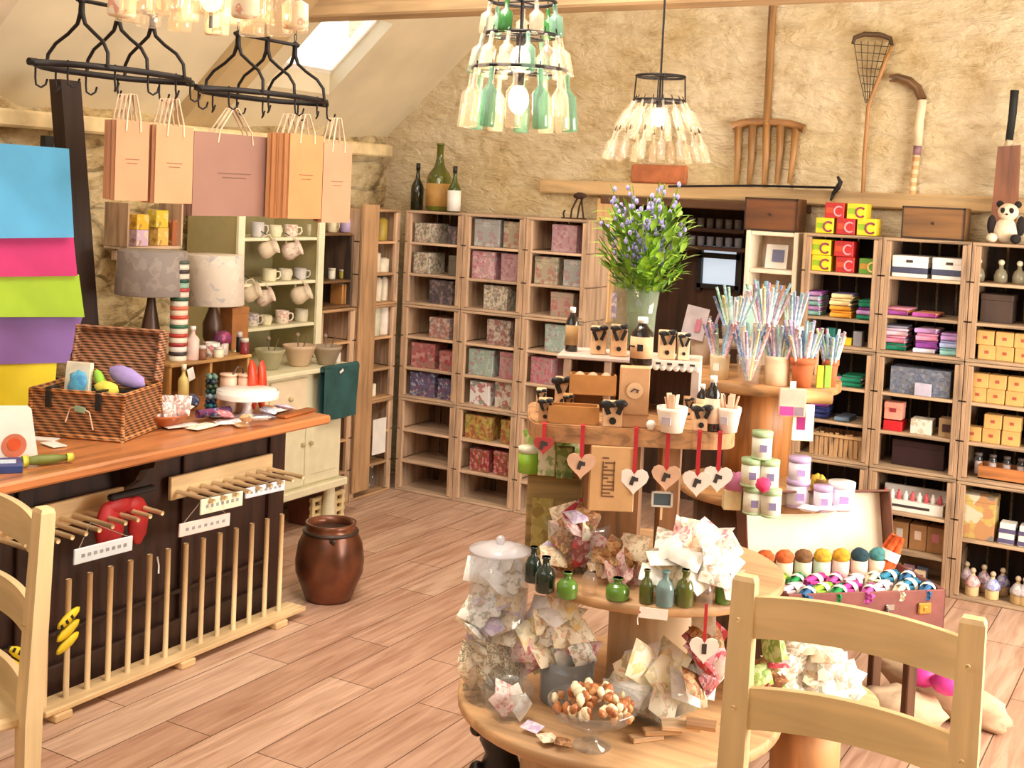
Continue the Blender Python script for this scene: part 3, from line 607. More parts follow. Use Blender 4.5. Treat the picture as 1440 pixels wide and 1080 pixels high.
t = T('wooden_tray', 'orange-brown wooden tray holding short jars', 'tray', (*ony(YF+.11, 1420, 686).xy, zr(3)), 0); mk('tray', MB().box((.02, 0, .003), (.30, .13, .006)).box((.02, -.062, .03), (.30, .006, .06)).box((.02, .062, .03), (.3, .006, .06)).box((-.127, 0, .03), (.006, .12, .06)).box((.167, 0, .03), (.006, .12, .06)), wood((190, 120, 66), .8, 'x'), t)
for i in range(5):
    p = ony(YF+.11, 1372+i*20, 660); j = T('small_jar', 'short clear jar with pale contents standing in the orange-brown tray, %s' % nth(i, 5), 'jar', (p.x+.01, YF+.11, zr(3)+.0065), 0, 'short jars in the wooden tray')
    mk('glass_body', MB().lathe([(.016, 0), (.018, .002), (.018, .07), (.014, .08), (.014, .086)], 12), CLEAR, j); mk('contents', MB().lathe([(.0, .002), (.016, .002), (.016, .06), (0, .06)], 12), plain((226, 200, 190), .7), j); mk('cap', MB().lathe([(.016, .0865), (.016, .099), (0, .099)], 12), plain((120, 110, 110), .4), j)
t = rb((1344, 703, 1398, 764), P_((226, 190, 80), (220, 120, 80), (235, 235, 245), (80, 90, 160), scale=14, cover=.9), 'bright yellow, orange and blue printed carton on the right-hand shelf', .281, 'printed_carton', d=.13)
for i, (a, b_) in enumerate(((1403, 1427), (1431, 1455))):
    for k in range(2):
        t = rb((a, 737+k*13, b_, 750+k*13+2), WHITE, 'white and indigo tin, %s stack, %s one, beside the bright printed carton' % (['left', 'right'][i], ['lower', 'upper'][k]), .281+k*.0455, 'small_tin', grp='white and indigo tins', d=.08, lid=False, band=(.3, .4), bandm=plain((90, 84, 120), .5))
for i, (px, py, c1, c2) in enumerate(((1357, 838, (190, 160, 170), (200, 176, 130)), (1366, 842, (220, 150, 150), (226, 200, 150)), (1382, 832, (150, 110, 120), (200, 160, 120)), (1394, 848, (150, 160, 220), (226, 206, 150)), (1408, 840, (120, 110, 160), (210, 180, 140)), (1430, 846, (180, 170, 170), (190, 160, 110)), (1440, 850, (200, 190, 200), (210, 180, 130)))):
    p = ony(YF+.06+(.09 if py < 842 else 0), px, py); t = T('cork_bottle', 'bottle with cloth skirt and round stopper, %s in the bottom right-hand crate' % nth(i, 7), 'bottle', (p.x, p.y, .016), 0, 'small cloth-dressed bottles')
    mk('body', MB().lathe([(.026, 0), (.03, .004), (.03, .055), (.022, .075), (.009, .09), (.009, .1)], 14), plain(c2, .5), t); mk('cloth_skirt', MB().lathe([(.034, .045), (.033, .06), (.02, .082), (.011, .092)], 14, wob=.08), pattern(c1, [(240, 236, 236), c1], 60), t); mk('stopper', MB().ball((0, 0, .113), .013), plain((214, 190, 160), .6), t)
# first right-hand column, lower cells
p = ony(YF+.05, 1164, 490); z5b = 2*CH+.0155
for i, (px, c, w_, h_, nm) in enumerate(((1152, (200, 90, 170), .03, .07, 'magenta'), (1165, (20, 110, 100), .045, .075, 'teal'), (1182, (180, 110, 50), .03, .05, 'brown'), (1190, (236, 200, 40), .04, .035, 'yellow'), (1204, (150, 150, 160), .045, .07, 'grey'))):
    a = ony(YF+.04, px, 490); box_thing('small_packet', 'small %s packet on the shelf behind the bunches of straws' % nm, 'packet', w_, .04, h_, plain(c, .5), (a.x, YF+.07, z5b), 0, 'small bright packets behind the straws', lid=False)
stackB(1150, .11, CH+.36+.0, [('green and white striped', [GRN, (226, 232, 236), PNK], 4)], 'on the shelf behind the terracotta pot', rz=.35)
stackB(1188, .10, CH+.36, [('green and pale pink', [GRN, (226, 200, 216)], 5)], 'to the right of the green striped cloth')
stackB(1146, .09, CH+.19, [('navy', [NAVY, (50, 60, 120)], 5), ('violet', [PUR, LIL], 3)], 'above the rustic basket', y=YF+.05)
stackB(1184, .07, CH+.19, [('grey-blue', [(110, 130, 150), (90, 100, 120)], 2)], 'small, beside the navy cloth above the rustic basket')
tag(mk('shelf_riser', MB().box(((RXs[0]+RXs[1])/2, YF+.15, CH+.182), (.325, .26, .013), 0, .002), W_RX), 'thin board above the rustic basket', 'board')
p = ony(YF+.04, 1176, 655); t = T('rustic_basket', 'light brown bark basket with upright slats in the right-hand crates', 'basket', (p.x, YF+.13, CH+.0155), 0); b = MB()
for k in range(12): b.box((-.13+k*.0236, -.075, .055), (.02, .006, .11+.006*(k % 3)), 0, .002, (0, rnd.uniform(-.05, .05), 0))
b.box((0, .075, .055), (.28, .006, .11)).box((-.137, 0, .055), (.006, .15, .11)).box((.137, 0, .055), (.006, .15, .11)).box((0, 0, .004), (.27, .15, .006)); mk('basket_body', b, wood((196, 156, 112), .6, 'z', 2), t); mk('rim', MB().box((0, -.082, .1), (.29, .008, .014), 0, .002), wood((206, 170, 124), .7, 'x'), t)

P_ = P0_
# ---------------------------------------------------------------- counter
MAH = wood((60, 36, 26), .6, 'y', .8, .45); MAHZ = wood((58, 35, 26), .6, 'z', .8, .45); TOPM = wood((194, 126, 78), .74, 'y', .7, .28)
CZ = .83; CX0, CX1, CY0, CY1 = -4.0, -3.05, 1.3, 3.90
ct = T('shop_counter', 'long dark wooden shop counter with polished orange-brown top', 'counter', (0, 0, 0))
mk('countertop', MB().box(((CX0+CX1)/2, (CY0+CY1)/2, CZ-.0175), (CX1-CX0, CY1-CY0, .035), 0, .008), TOPM, ct)
b = MB().box((-3.62, (CY0+CY1)/2-.01, .40), (.68, CY1-CY0-.06, .78), 0, .004)
mk('cabinet_body', b, MAHZ, ct)
b = MB()
for y in (1.9, 2.62, 3.34): b.box((-3.272, y, .43), (.022, .06, .7), 0, .004)
b.box((-3.272, 3.83, .40), (.03, .09, .76), 0, .006).box((-3.27, (CY0+CY1)/2, .06), (.03, CY1-CY0-.08, .12), 0, .006).box((-3.268, (CY0+CY1)/2, .76), (.03, CY1-CY0-.08, .06), 0, .006).box((-3.268, (CY0+CY1)/2, .225), (.024, CY1-CY0-.08, .016), 0, .004)
mk('frame', b, MAHZ, ct)
for y in (3.0, 2.0):
    prof = [(0, 0), (.17, 0), (.165, -.03), (.10, -.05), (.075, -.09), (.03, -.12), (.02, -.19), (0, -.2)]
    b = MB(); X = Matrix.Translation((-3.26, y+.02, CZ-.036)) @ Matrix.Rotation(PI/2, 4, 'X'); b.prism(prof, -.02, .02, X=X); mk('bracket', b, MAH, ct)
# floor-standing dowel rack
YR0, YR1, XRk = 2.60, 3.87, -3.17
dr = T('dowel_rack', 'pale pine floor rack with fourteen upright dowels before the counter', 'rack', (XRk, (YR0+YR1)/2, 0)); Lr = YR1-YR0
mk('base_board', MB().box((0, 0, .035), (.10, Lr, .018), 0, .003), PINEY, dr)
for y in (-.5, -.02, .42): mk('foot', MB().box((0, y*Lr*.9, .013), (.12, .07, .026), 0, .004), PINEY, dr)
for i in range(14): mk('dowel', MB().tube([(0, -Lr/2+.03+i*(Lr-.14)/13, .04), (0, -Lr/2+.03+i*(Lr-.14)/13, .435)], .0095, 10), PINEZ, dr)
tg = tag(mk('string_tag', MB().tube([(0, 0, 0), (.004, .004, -.03), (0, .008, -.06)], .003, 6), PAPER, loc=(XRk+.016, onx(XRk, 216, 800).y, .425)), 'small white string loop hung over one dowel of the floor rack', 'string')
# wall-mounted dowel racks
def wall_rack(pl, pr_, n, label):
    a = onx(-3.25, *pl); b_ = onx(-3.25, *pr_); L = b_.y-a.y; z = (a.z+b_.z)/2
    t = T('peg_rack', label, 'rack', (-3.245, (a.y+b_.y)/2, z), 0, 'peg racks on the counter front')
    mk('back_board', MB().box((0, 0, 0), (.018, L, .085), 0, .003), PINEY, t)
    for i in range(n): y = -L/2+.03+i*(L-.06)/(n-1); mk('peg', MB().tube([(.005, y, -.012), (.19, y, -.02)], .0085, 8), PINE, t)
    return a, b_, z
A1 = wall_rack((237, 684), (380, 655), 9, 'pale peg rack fixed high on the counter near its far end')
A2 = wall_rack((-30, 748), (181, 700), 11, 'pale peg rack fixed on the counter, partly behind the left chair')
def sign(p, xs, mat, label, hang, marks=7):
    """p = left-top, right-top, left-bottom of the board"""
    a = onx(xs, *p[0]); b_ = onx(xs, *p[1]); c = onx(xs, *p[2]); L = b_.y-a.y; h = max(.03, a.z-c.z)
    t = T('hanging_sign', label, 'sign', (xs, (a.y+b_.y)/2, (a.z+b_.z)/2-h/2), (math.atan2(b_.z-a.z, L), 0, 0), 'slim signs hanging from the pegs')
    mk('board', MB().box((0, 0, 0), (.008, L, h), 0, .002), mat, t); m_ = MB()
    for i in range(marks): m_.box((.0045, -L*.36+i*L*.72/(marks-1), .0), (.001, L*.055, h*.22))
    mk('lettering_marks', m_, plain((150, 150, 150), .7), t)
    mk('string', MB().tube([(0, -L*.42, h/2), (hang[0], hang[1]*L, hang[2]), (0, L*.42, h/2)], .0016, 5), plain((150, 130, 110), .8), t)
sign(((282, 703), (341, 690), (283, 724)), -3.08, plain((236, 232, 206), .6, var=.02), 'cream hanging sign, upper left of three below the far peg rack', (0, -.1, .035))
sign(((252, 737), (323, 721), (254, 755)), -3.09, plain((240, 214, 206), .6, var=.02), 'pale pink hanging sign, lowest below the far peg rack', (-.0, -.05, .10))
sign(((345, 687), (400, 675), (346, 701)), -3.08, plain((226, 226, 240), .6, var=.02), 'pale lilac hanging sign, rightmost below the far peg rack', (0, .3, .03))
sign(((104, 773), (186, 753), (106, 794)), -3.06, plain((220, 232, 240), .6, var=.02), 'pale blue hanging sign in front of the red mitts', (0, -.25, .10), 8)
# red pair hanging from the near rack
rp = onx(-3.15, 172, 735); t = T('red_oven_gloves', 'pair of bright red padded gloves hanging from the near peg rack', 'oven gloves', tuple(rp))
b = MB(); b.ball((0, -.055, .0), (.022, .06, .085), 0, 14, 10, lump=.15, seed=1).ball((0, -.02, .06), (.018, .07, .03), 0, 14, 8); mk('glove', b, RED, t)
b = MB(); b.ball((-.005, .075, -.01), (.02, .042, .08), 0, 14, 10, lump=.15, seed=4).ball((0, .05, .05), (.018, .045, .03), 0, 14, 8); mk('glove', b, RED, t)
mk('strap', MB().box((.0, .04, .095), (.03, .20, .02), 0, .006), BLACK, t)
# yellow toy things behind the left chair
yp = onx(-3.13, 88, 888)
for i, (px, py, r_, s_) in enumerate(((90, 885, .5, 1), (14, 925, -.6, 1.1))):
    yp = onx(-3.07, px, py); b = MB()
    for k in range(3): b.ball((0, (.03-.02*k)*s_, (.02-.035*k)*s_), (.012, .05*s_, .016*s_), 0, 12, 6)
    for k in range(4): b.box((.0115, -.03*s_+k*.022*s_, .021*s_), (.003, .008, .014), 1)
    tag(mk('yellow_glove', b, [plain((232, 204, 30), .5), BLACK], loc=yp, rot=(r_, 0, 0)), ['yellow and black grip glove hanging behind the dowels, right of the left chair', 'yellow and black grip glove seen through the left chair'][i], 'glove', 'yellow grip gloves')
# ---------------------------------------------------------------- hamper
A, B_, D_ = onz(CZ, 42, 612), onz(CZ, 172, 623), onz(CZ, 207, 601)
wv = (B_-A); W = wv.length; ang = math.atan2(wv.y, wv.x); dv = (D_-B_); Dp = abs(dv.dot(Vector((-math.sin(ang), math.cos(ang), 0)))); Hh = .165
WK = wicker((146, 98, 60)); WKL = wicker((160, 112, 82))
hm = T('wicker_hamper', 'brown wicker hamper with open lid on the counter', 'basket', tuple(A), ang)
b = MB()
for (c, d) in (((W/2, .008, Hh/2), (W, .016, Hh)), ((W/2, Dp-.008, Hh/2), (W, .016, Hh)), ((.008, Dp/2, Hh/2), (.016, Dp-.03, Hh)), ((W-.008, Dp/2, Hh/2), (.016, Dp-.03, Hh)), ((W/2, Dp/2, .006), (W-.03, Dp-.03, .012))): b.box(c, d, 0, .004)
mk('body', b, WK, hm)
b = MB()
for z in (.008, Hh-.002):
    b.tube([(0, 0, z), (W, 0, z), (W, Dp, z), (0, Dp, z)], .008, 8, closed=True)
for x, y in ((0, 0), (W, 0), (W, Dp), (0, Dp)): b.tube([(x, y, .0), (x, y, Hh)], .008, 8)
mk('rim', b, wicker((180, 120, 70)), hm)
Xl = Matrix.Translation((0, Dp+.012, Hh)) @ Matrix.Rotation(math.radians(-12), 4, 'X')
b = MB(); b.box((W/2, 0, .095), (W, .02, .19), 0, .006, X=Xl).box((W/2, -.02, .185), (W, .05, .016), 0, .005, X=Xl).box((.008, -.02, .095), (.016, .05, .18), 0, .005, X=Xl).box((W-.008, -.02, .095), (.016, .05, .18), 0, .005, X=Xl)
mk('lid', b, WKL, hm)
for x in (.2, .74): mk('strap', MB().box((W*x, -.006, Hh-.03), (.022, .008, .06), 0, .002).box((W*x, .02, Hh+.006), (.022, .05, .006)), BLACK, hm)
mk('twine', MB().tube([(W*.40, -.01, .06), (W*.45, -.012, .11), (W*.55, -.014, .115), (W*.66, -.014, .10), (W*.70, -.012, .04)], .0025, 6, 0).box((W*.56, -.016, .108), (.04, .004, .02), 1, .001, (0, .2, 0)), [plain((226, 190, 160), .8), plain((150, 180, 150), .7)], hm)
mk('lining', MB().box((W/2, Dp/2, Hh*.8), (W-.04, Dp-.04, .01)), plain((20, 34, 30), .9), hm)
Rh = Matrix.Rotation(ang, 4, 'Z')
def inh(x, y, z): return A+(Rh @ Vector((x*W, y*Dp, z)))
def lumpy(name, label, cat, loc, r, mat, rot=(0, 0, 0), seed=1, lump=.3, grp=None):
    return tag(mk(name, MB().ball((0, 0, 0), r, 0, 16, 11, lump=lump, seed=seed), mat, loc=loc, rot=rot), label, cat, grp)
t = T('paper_packet', 'white paper packet with blue tissue on front, in the hamper', 'packet', tuple(inh(.30, .45, Hh*.8+.005)), (-.15, 0, ang-.05)); mk('body', MB().box((0, 0, .055), (.10, .02, .11), 0, .003), plain((244, 238, 216), .7), t)
mk('blue_wrap', MB().ball((.01, -.022, .03), (.035, .016, .05), 0, 14, 10, lump=.35, seed=3), pattern((90, 176, 220), [(60, 130, 190), (140, 206, 236)], 40), t)
lumpy('soap_bar', 'lime green rounded soap in the hamper', 'soap', inh(.53, .5, Hh+.02), (.018, .02, .042), plain((150, 206, 60), .5), (0, -.4, ang), 5, .1)
lumpy('lilac_pouch', 'lilac fabric pouch with white tag, right side of the hamper', 'pouch', inh(.78, .6, Hh+.035), (.075, .03, .034), plain((168, 150, 214), .85, bump=.2), (0, .35, ang), 2, .15)
lumpy('yellow_pouch', 'yellow fabric pouch at the front of the hamper', 'pouch', inh(.71, .25, Hh+.005), (.045, .028, .026), plain((232, 220, 90), .8), (0, .2, ang), 6, .2)
# things at the near end of the counter
p = onz(CZ, 5, 648); t = T('white_paper_bag', 'white paper bag with orange badge at the counter\'s near end', 'bag', (p.x, p.y+.03, CZ), 1.1)
b = MB(); b.prism([(-.075, 0), (.075, 0), (.05, .165), (-.045, .17)], -.03, .03, X=Matrix.Rotation(PI/2, 4, 'X')); mk('body', b, WHITE, t)
mk('printed_emblem', MB().lathe([(.038, 0), (.038, .002), (.0, .002)], 20, 0, X=Matrix.Translation((-.0, -.0305, .05)) @ Matrix.Rotation(PI/2, 4, 'X'), smooth=False).lathe([(.02, 0), (.02, .003), (0, .003)], 16, 1, X=Matrix.Translation((-.0, -.0315, .055)) @ Matrix.Rotation(PI/2, 4, 'X'), smooth=False), [plain((210, 120, 90), .5), plain((226, 90, 40), .5)], t)
p = onz(CZ, 39, 640); t = T('dark_bottle', 'small black bottle with violet cap beside the white paper bag', 'bottle', tuple(p)); mk('glass_body', MB().lathe([(.019, 0), (.021, .004), (.021, .085), (.012, .095), (.01, .10)], 16), plain((24, 26, 26), .2), t); mk('cap', MB().lathe([(.013, .10), (.013, .125), (0, .126)], 14), plain((60, 40, 100), .4), t)
p = onz(CZ, 10, 660); tag(mk('card_pack', MB().box((0, 0, .012), (.09, .12, .024), 0, .002).box((.0, -.0, .0245), (.05, .05, .001), 1), [plain((50, 70, 130), .5), plain((200, 220, 240), .5)], loc=p, rot=(0, 0, .9)), 'flat dark blue packet below the white bag on the counter', 'packet')
p = onz(CZ+.014, 66, 648); b = MB(); b.tube([(-.06, 0, 0), (-.03, 0, 0), (.03, 0, 0), (.06, 0, 0)], [.013, .016, .014, .008], 12, 0).tube([(-.075, 0, 0), (-.058, 0, 0)], .018, 12, 1).tube([(.06, 0, 0), (.08, 0, 0)], .014, 12, 1); tag(mk('green_tube', b, [plain((112, 122, 50), .5), plain((220, 214, 80), .5)], loc=(p.x, p.y, CZ+.019), rot=(0, 0, 1.15)), 'olive green tube with yellow ends lying on the counter', 'tube')
for i, (px, py, r_) in enumerate(((62, 618, .4), (75, 627, -.2))):
    p = onz(CZ, px, py); tag(mk('paper_slip', MB().box((0, 0, .002), (.09, .05, .003)), PAPER, loc=(p.x, p.y, CZ+.0+i*.0032), rot=(0, 0, r_)), 'white paper slip beside the hamper, %s of two' % ['farther', 'nearer'][i], 'paper', 'paper slips by the hamper')
# wooden bowl with sachets
p = onz(CZ, 233, 600); bw = T('wooden_bowl', 'shallow orange-brown wooden bowl filled with sachets on the counter', 'bowl', tuple(p)); mk('bowl_body', MB().lathe([(.03, 0), (.055, .012), (.078, .04), (.082, .05), (.075, .05), (.05, .02), (0, .014)], 28), wood((176, 96, 46), .8, 'x', 1, .35), bw)
sach = P_((232, 214, 206), (120, 90, 90), (200, 120, 110), (240, 236, 230), scale=70, cover=.7)
def pillow(w, d, h, seed=0, n=6):
    b = MB(); r = random.Random(seed)
    for sgn in (1, -1):
        def fn(u, v):
            x, y = (u-.5)*w, (v-.5)*d; q = max(0, (1-(2*u-1)**4)*(1-(2*v-1)**4))**.6
            return (x*(1-.06*q), y*(1-.06*q), sgn*h/2*q*(1+.35*noise.noise(Vector((u*3+seed, v*3, sgn)))))
        b.grid(fn if sgn > 0 else (lambda u, v: fn(1-u, v)), n, n)
    return b
for i, (x, y, z, rx, rz) in enumerate(((-.03, -.02, .055, 1.2, .4), (.03, -.01, .06, 1.3, 1.5), (0, .03, .075, 1.35, 1.0), (-.045, .03, .07, 1.3, 1.9), (.04, .04, .08, 1.25, .7), (0.0, -.04, .05, .9, 1.2))):
    tag(mk('lavender_sachet', pillow(.062, .075, .022, i), sach, loc=p+Vector((x, y, z)), rot=(rx, .1, rz)), 'small patterned sachet in the wooden bowl, %s' % ['front left', 'front right', 'standing at back', 'back left', 'back right', 'lowest in front'][i], 'sachet', 'sachets in the wooden bowl')
# riser box behind with the tall cup stack
ra = onx(-3.68, 238, 507); rb_ = onx(-3.68, 352, 503); RZ = (ra.z+rb_.z)/2
riser = T('riser_box', 'low open wooden box on the back of the counter under bottles', 'box', (-3.80, (ra.y+rb_.y)/2, CZ+.0)); Lr2 = rb_.y-ra.y; hR = RZ-CZ
mk('top_board', MB().box((0, 0, hR-.007), (.26, Lr2, .014), 0, .003), wood((196, 150, 90), .75, 'y'), riser)
for sy in (-1, 0, 1): mk('side_panel', MB().box((0, sy*(Lr2/2-.01), (hR-.014)/2), (.24, .014, hR-.014)), wood((186, 140, 80), .7, 'z'), riser)
mk('back_panel', MB().box((-.11, 0, (hR-.014)/2), (.01, Lr2-.04, hR-.014)), wood((150, 106, 58), .7, 'y'), riser)
# stack of striped cups
a = onx(-3.74, 250, 505); topz = onx(-3.74, 250, 366).z; n = 11; hh = (topz-RZ-.001)/n
ccol = [((236, 226, 206), (60, 50, 50)), ((230, 224, 214), (160, 50, 50)), ((236, 222, 200), (190, 60, 50)), ((222, 210, 190), (60, 110, 80)), ((240, 226, 206), (206, 80, 60)), ((236, 214, 190), (220, 120, 90)), ((230, 226, 210), (50, 90, 70)), ((226, 216, 200), (190, 60, 60)), ((150, 190, 170), (40, 80, 70)), ((236, 228, 210), (70, 60, 60)), ((238, 230, 214), (90, 100, 90))]
for i in range(n):
    t = T('striped_tin', 'round cream tin with coloured stripe, %s in the tall stack' % (nth(i, n, 'bottom') if 0 < i < n-1 else ['lowest', 'topmost'][i > 0]), 'tin', (-3.74+rnd.uniform(-.002, .002), a.y, RZ+i*hh), 0, 'tall stack of striped round tins')
    mk('body', MB().lathe([(.034, 0), (.036, .002), (.036, hh*.62), (.0, hh*.62)], 18), plain(ccol[i][0], .4, var=.03), t); mk('lid', MB().lathe([(.038, hh*.62), (.038, hh-.002), (.036, hh-.0005), (0, hh-.0005)], 18), plain(ccol[i][1], .4, var=.03), t)
def bottle(label, loc, r, h, neck, mat, cap=None, name='bottle', grp=None, labelm=None, caph=.02, lab=(.25, .6)):
    t = T(name, label, 'bottle', tuple(loc), 0, grp); hn = h-neck
    mk('glass_body', MB().lathe([(r*.92, 0), (r, r*.12), (r, hn*.86), (r*.8, hn*.95), (r*.38, hn+neck*.25), (r*.34, h-.006), (r*.42, h-.005), (r*.42, h)], 18), mat, t)
    if cap: mk('cap', MB().lathe([(r*.46, h-.004), (r*.46, h+caph), (0, h+caph)], 14), cap, t)
    if labelm: mk('label', MB().lathe([(r*1.015, hn*lab[0]), (r*1.015, hn*lab[1])], 18), labelm, t)
    return t
pb = onx(-3.72, 270, 504); bottle('pale pink ceramic pump bottle beside the stack of tins', (-3.72, pb.y, RZ), .028, .13, .03, plain((226, 196, 184), .4), WHITE, caph=.012)
p = onz(CZ, 257, 573); bottle('pale yellow bottle with white tag in front of the riser box', p, .022, .155, .03, plain((236, 210, 130), .3), CREAM); 
p2 = p+Vector((.02, .02, .135)); tag(mk('swing_tag', MB().box((0, 0, 0), (.002, .035, .05), 0, 0, (.3, 0, 0)), PAPER, loc=p2), 'white swing tag on the neck of the yellow bottle', 'tag')
for i, (px, py, w_, h_, c) in enumerate(((303, 504, .11, .12, (170, 112, 60)), )):
    q = onx(-3.84, 330, py); box_thing('brown_card_box', 'brown card box standing behind the bottles on the riser', 'box', w_, .08, .19, plain(c, .7), (-3.85, q.y, RZ+.0), PI/2, None)
q = onx(-3.75, 294, 504); t = T('patterned_mug', 'red and white patterned mug standing on the riser', 'mug', (-3.74, q.y, RZ)); mk('body', MB().lathe([(.028, 0), (.034, .01), (.036, .06), (.033, .06), (.03, .012), (0, .01)], 18), P_((230, 224, 214), (160, 40, 50), (60, 70, 90), scale=50), t); mk('handle', MB().tube([(.0, .034, .048), (0, .055, .044), (0, .056, .022), (0, .034, .014)], .005, 6), WHITE, t)
q = onx(-3.72, 318, 500); lumpy('dried_flower_bunch', 'small bunch of magenta and purple dried flowers on the riser', 'flowers', (-3.74, q.y, RZ+.075), (.035, .04, .03), P_((150, 40, 80), (90, 50, 120), (60, 90, 60), (200, 120, 160), scale=70, cover=.9), seed=3)
tag(mk('flower_jar', MB().lathe([(.02, 0), (.024, .005), (.024, .05), (.02, .055)], 14), plain((200, 190, 180), .3), loc=(-3.74, q.y, RZ)), 'small pale jar under the magenta flowers', 'jar')
# bead string column
q = onz(CZ, 296, 585); bc = [(30, 60, 90), (40, 100, 110), (26, 40, 60), (150, 170, 180), (30, 70, 60), (46, 60, 40), (20, 40, 50), (90, 120, 110)]
t = T('bead_bunch', 'hanging bunch of dark blue and green glass beads on a stand', 'beads', tuple(q)); mk('stand', MB().lathe([(.03, 0), (.03, .006), (.004, .01), (.004, .17), (0, .17)], 12), BLACK, t)
for k, c in enumerate(bc):
    b = MB()
    for j in range(4): a_ = j*PI/2+k*.7; b.ball((.014*math.cos(a_), .014*math.sin(a_), .022+k*.019), .0115, 0, 8, 6)
    mk('bead_ring', b, plain(c, .25), t)
# pink storage jars with dark strap handle
for i, px in enumerate((318, 343)):
    q = onz(CZ, px, 582); h_ = .155; t = T('pink_canister', 'blush pink ceramic canister behind the cake stand, %s of two' % ['left', 'right'][i], 'canister', (q.x-.02, q.y+.03, CZ), 0, 'blush pink canisters'); mk('body', MB().lathe([(.030, 0), (.033, .004), (.033, h_-.02), (.029, h_-.01), (.035, h_-.008), (.035, h_)], 18), plain((230, 190, 164), .4), t)
    if i == 0: mk('handle', MB().tube([(.03, -.01, h_), (.035, .01, h_+.03), (.04, .035, h_+.02), (.042, .04, h_-.04), (.038, .03, h_-.09)], .004, 6), plain((90, 70, 64), .5), t)
# orange-red cloths
for i, (px, rr) in enumerate(((356, (.018, .026, .10)), (369, (.016, .024, .10)))):
    q = onx(-3.30, px, 520); lumpy('orange_chili_bunch', 'orange-red glossy hanging pepper shape behind the cake stand, %s' % ['larger left one', 'smaller right one'][i], 'decoration', (q.x, q.y, .945-.008*i), rr, plain((206, 66, 34), .35, var=.2), (.1-.05*i, 0, 0), 4+i, .15, 'orange-red hanging shapes')
# cake stand
q = onz(CZ, 347, 588); cs = T('cake_stand', 'white ceramic cake stand with patterned rim on the counter', 'cake stand', tuple(q)); mk('plate', MB().lathe([(0, .088), (.10, .088), (.115, .094), (.118, .112), (.114, .112), (.11, .099), (0, .095)], 32), P_((244, 240, 238), (150, 140, 200), (244, 240, 238), (230, 200, 210), scale=50, cover=.3), cs); mk('pedestal', MB().lathe([(.05, 0), (.048, .006), (.02, .02), (.015, .05), (.028, .085), (.03, .088)], 20), plain((236, 226, 222), .3), cs)
mk('rim_skirt', MB().lathe([(.117, .112), (.12, .10), (.118, .082)], 32, wob=.01), WHITE, cs)
# paper goods scattered along the counter edge
paper = [((262, 603), .14, .05, (232, 214, 206)), ((290, 604), .13, .06, (238, 232, 206)), ((330, 598), .12, .07, (236, 232, 236)), ((365, 590), .14, .08, (226, 226, 240)), ((395, 580), .15, .07, (236, 232, 230)), ((345, 602), .05, .05, (222, 180, 120)), ((318, 588), .11, .06, (232, 226, 232))]
for i, ((px, py), w_, d_, c) in enumerate(paper):
    q = onz(CZ, px, py); tag(mk('paper_napkin_pack', pillow(w_, d_, .012+.004*(i % 3), 20+i), P_(c, (190, 180, 200), c, (200, 170, 170), scale=60, cover=.3), loc=(q.x-.02, q.y, CZ+.009), rot=(0, 0, 1.3+.4*math.sin(i*2))), '%s flat packet on the counter edge, %s in the row' % (['pinkish', 'cream', 'white', 'pale lilac', 'off-white', 'tan', 'pale grey'][i], ['first', 'second', 'fourth', 'sixth', 'last', 'foremost', 'third'][i]), 'packet', 'flat paper packets on the counter')
q = onz(CZ, 303, 592); tag(mk('floral_roll', MB().tube([(0, -.075, 0), (0, .075, 0)], .016, 14), P_((70, 80, 130), (180, 50, 90), (230, 220, 226), (60, 60, 110), scale=60, cover=.9), loc=(q.x-.02, q.y+.01, CZ+.03), rot=(0, 0, -.15)), 'dark floral roll of wrapping lying before the beads', 'roll')
q = onz(CZ, 432, 583); tag(mk('wooden_board', MB().box((0, 0, .006), (.05, .22, .012), 0, .004), wood((170, 96, 48), .7, 'y', 1, .4), loc=(q.x-.03, q.y-.03, CZ+.0), rot=(0, 0, .1)), 'thin wooden board near the far end of the counter', 'board')
# more small goods around the cake stand and on the riser
extra = [(262, 590, 'cream', .05, .05, .03, (236, 226, 196)), (276, 580, 'dark blue', .04, .04, .05, (60, 70, 110)), (322, 600, 'rose', .05, .04, .02, (206, 120, 130)), (384, 592, 'pale blue', .06, .05, .018, (206, 216, 236)), (405, 588, 'lilac', .05, .05, .016, (206, 190, 220)), (352, 606, 'tan', .035, .03, .03, (214, 176, 130)), (372, 604, 'white', .06, .04, .016, (240, 236, 232)), (250, 606, 'pink', .05, .035, .012, (232, 190, 190))]
for i, (px, py, nm, w_, d_, h_, c) in enumerate(extra):
    q = onz(CZ, px, py); tag(mk('small_packet', pillow(w_*1.3, d_*1.3, h_, 60+i), P_(c, (240, 236, 230), c, (120, 110, 130), scale=70, cover=.5), loc=(q.x-.04, q.y+.02, CZ+.034+.003*(i % 3)), rot=(.25, .1*(i % 3), i*.7)), 'small %s puffy packet among the clutter round the cake stand' % nm, 'packet', 'small puffy packets on the counter')
for i, (px, nm, c, r_, h_) in enumerate(((283, 'brown', (130, 80, 50), .018, .06), (306, 'cream', (232, 220, 190), .022, .045), (342, 'dark red', (130, 36, 44), .02, .07), (348, 'black', (40, 36, 40), .014, .09))):
    q = onx(-3.70, px, 503); t = T('little_jar', 'little %s jar on the riser behind the counter clutter' % nm, 'jar', (-3.695 if i != 3 else -3.75, q.y, RZ+.0005), 0, 'little jars on the riser'); mk('body', MB().lathe([(r_*.9, 0), (r_, .004), (r_, h_*.75), (0, h_*.75)], 16), plain(c, .35), t); mk('lid', MB().lathe([(r_*.9, h_*.75), (r_*.9, h_), (0, h_)], 16), plain((210, 200, 190), .4), t)
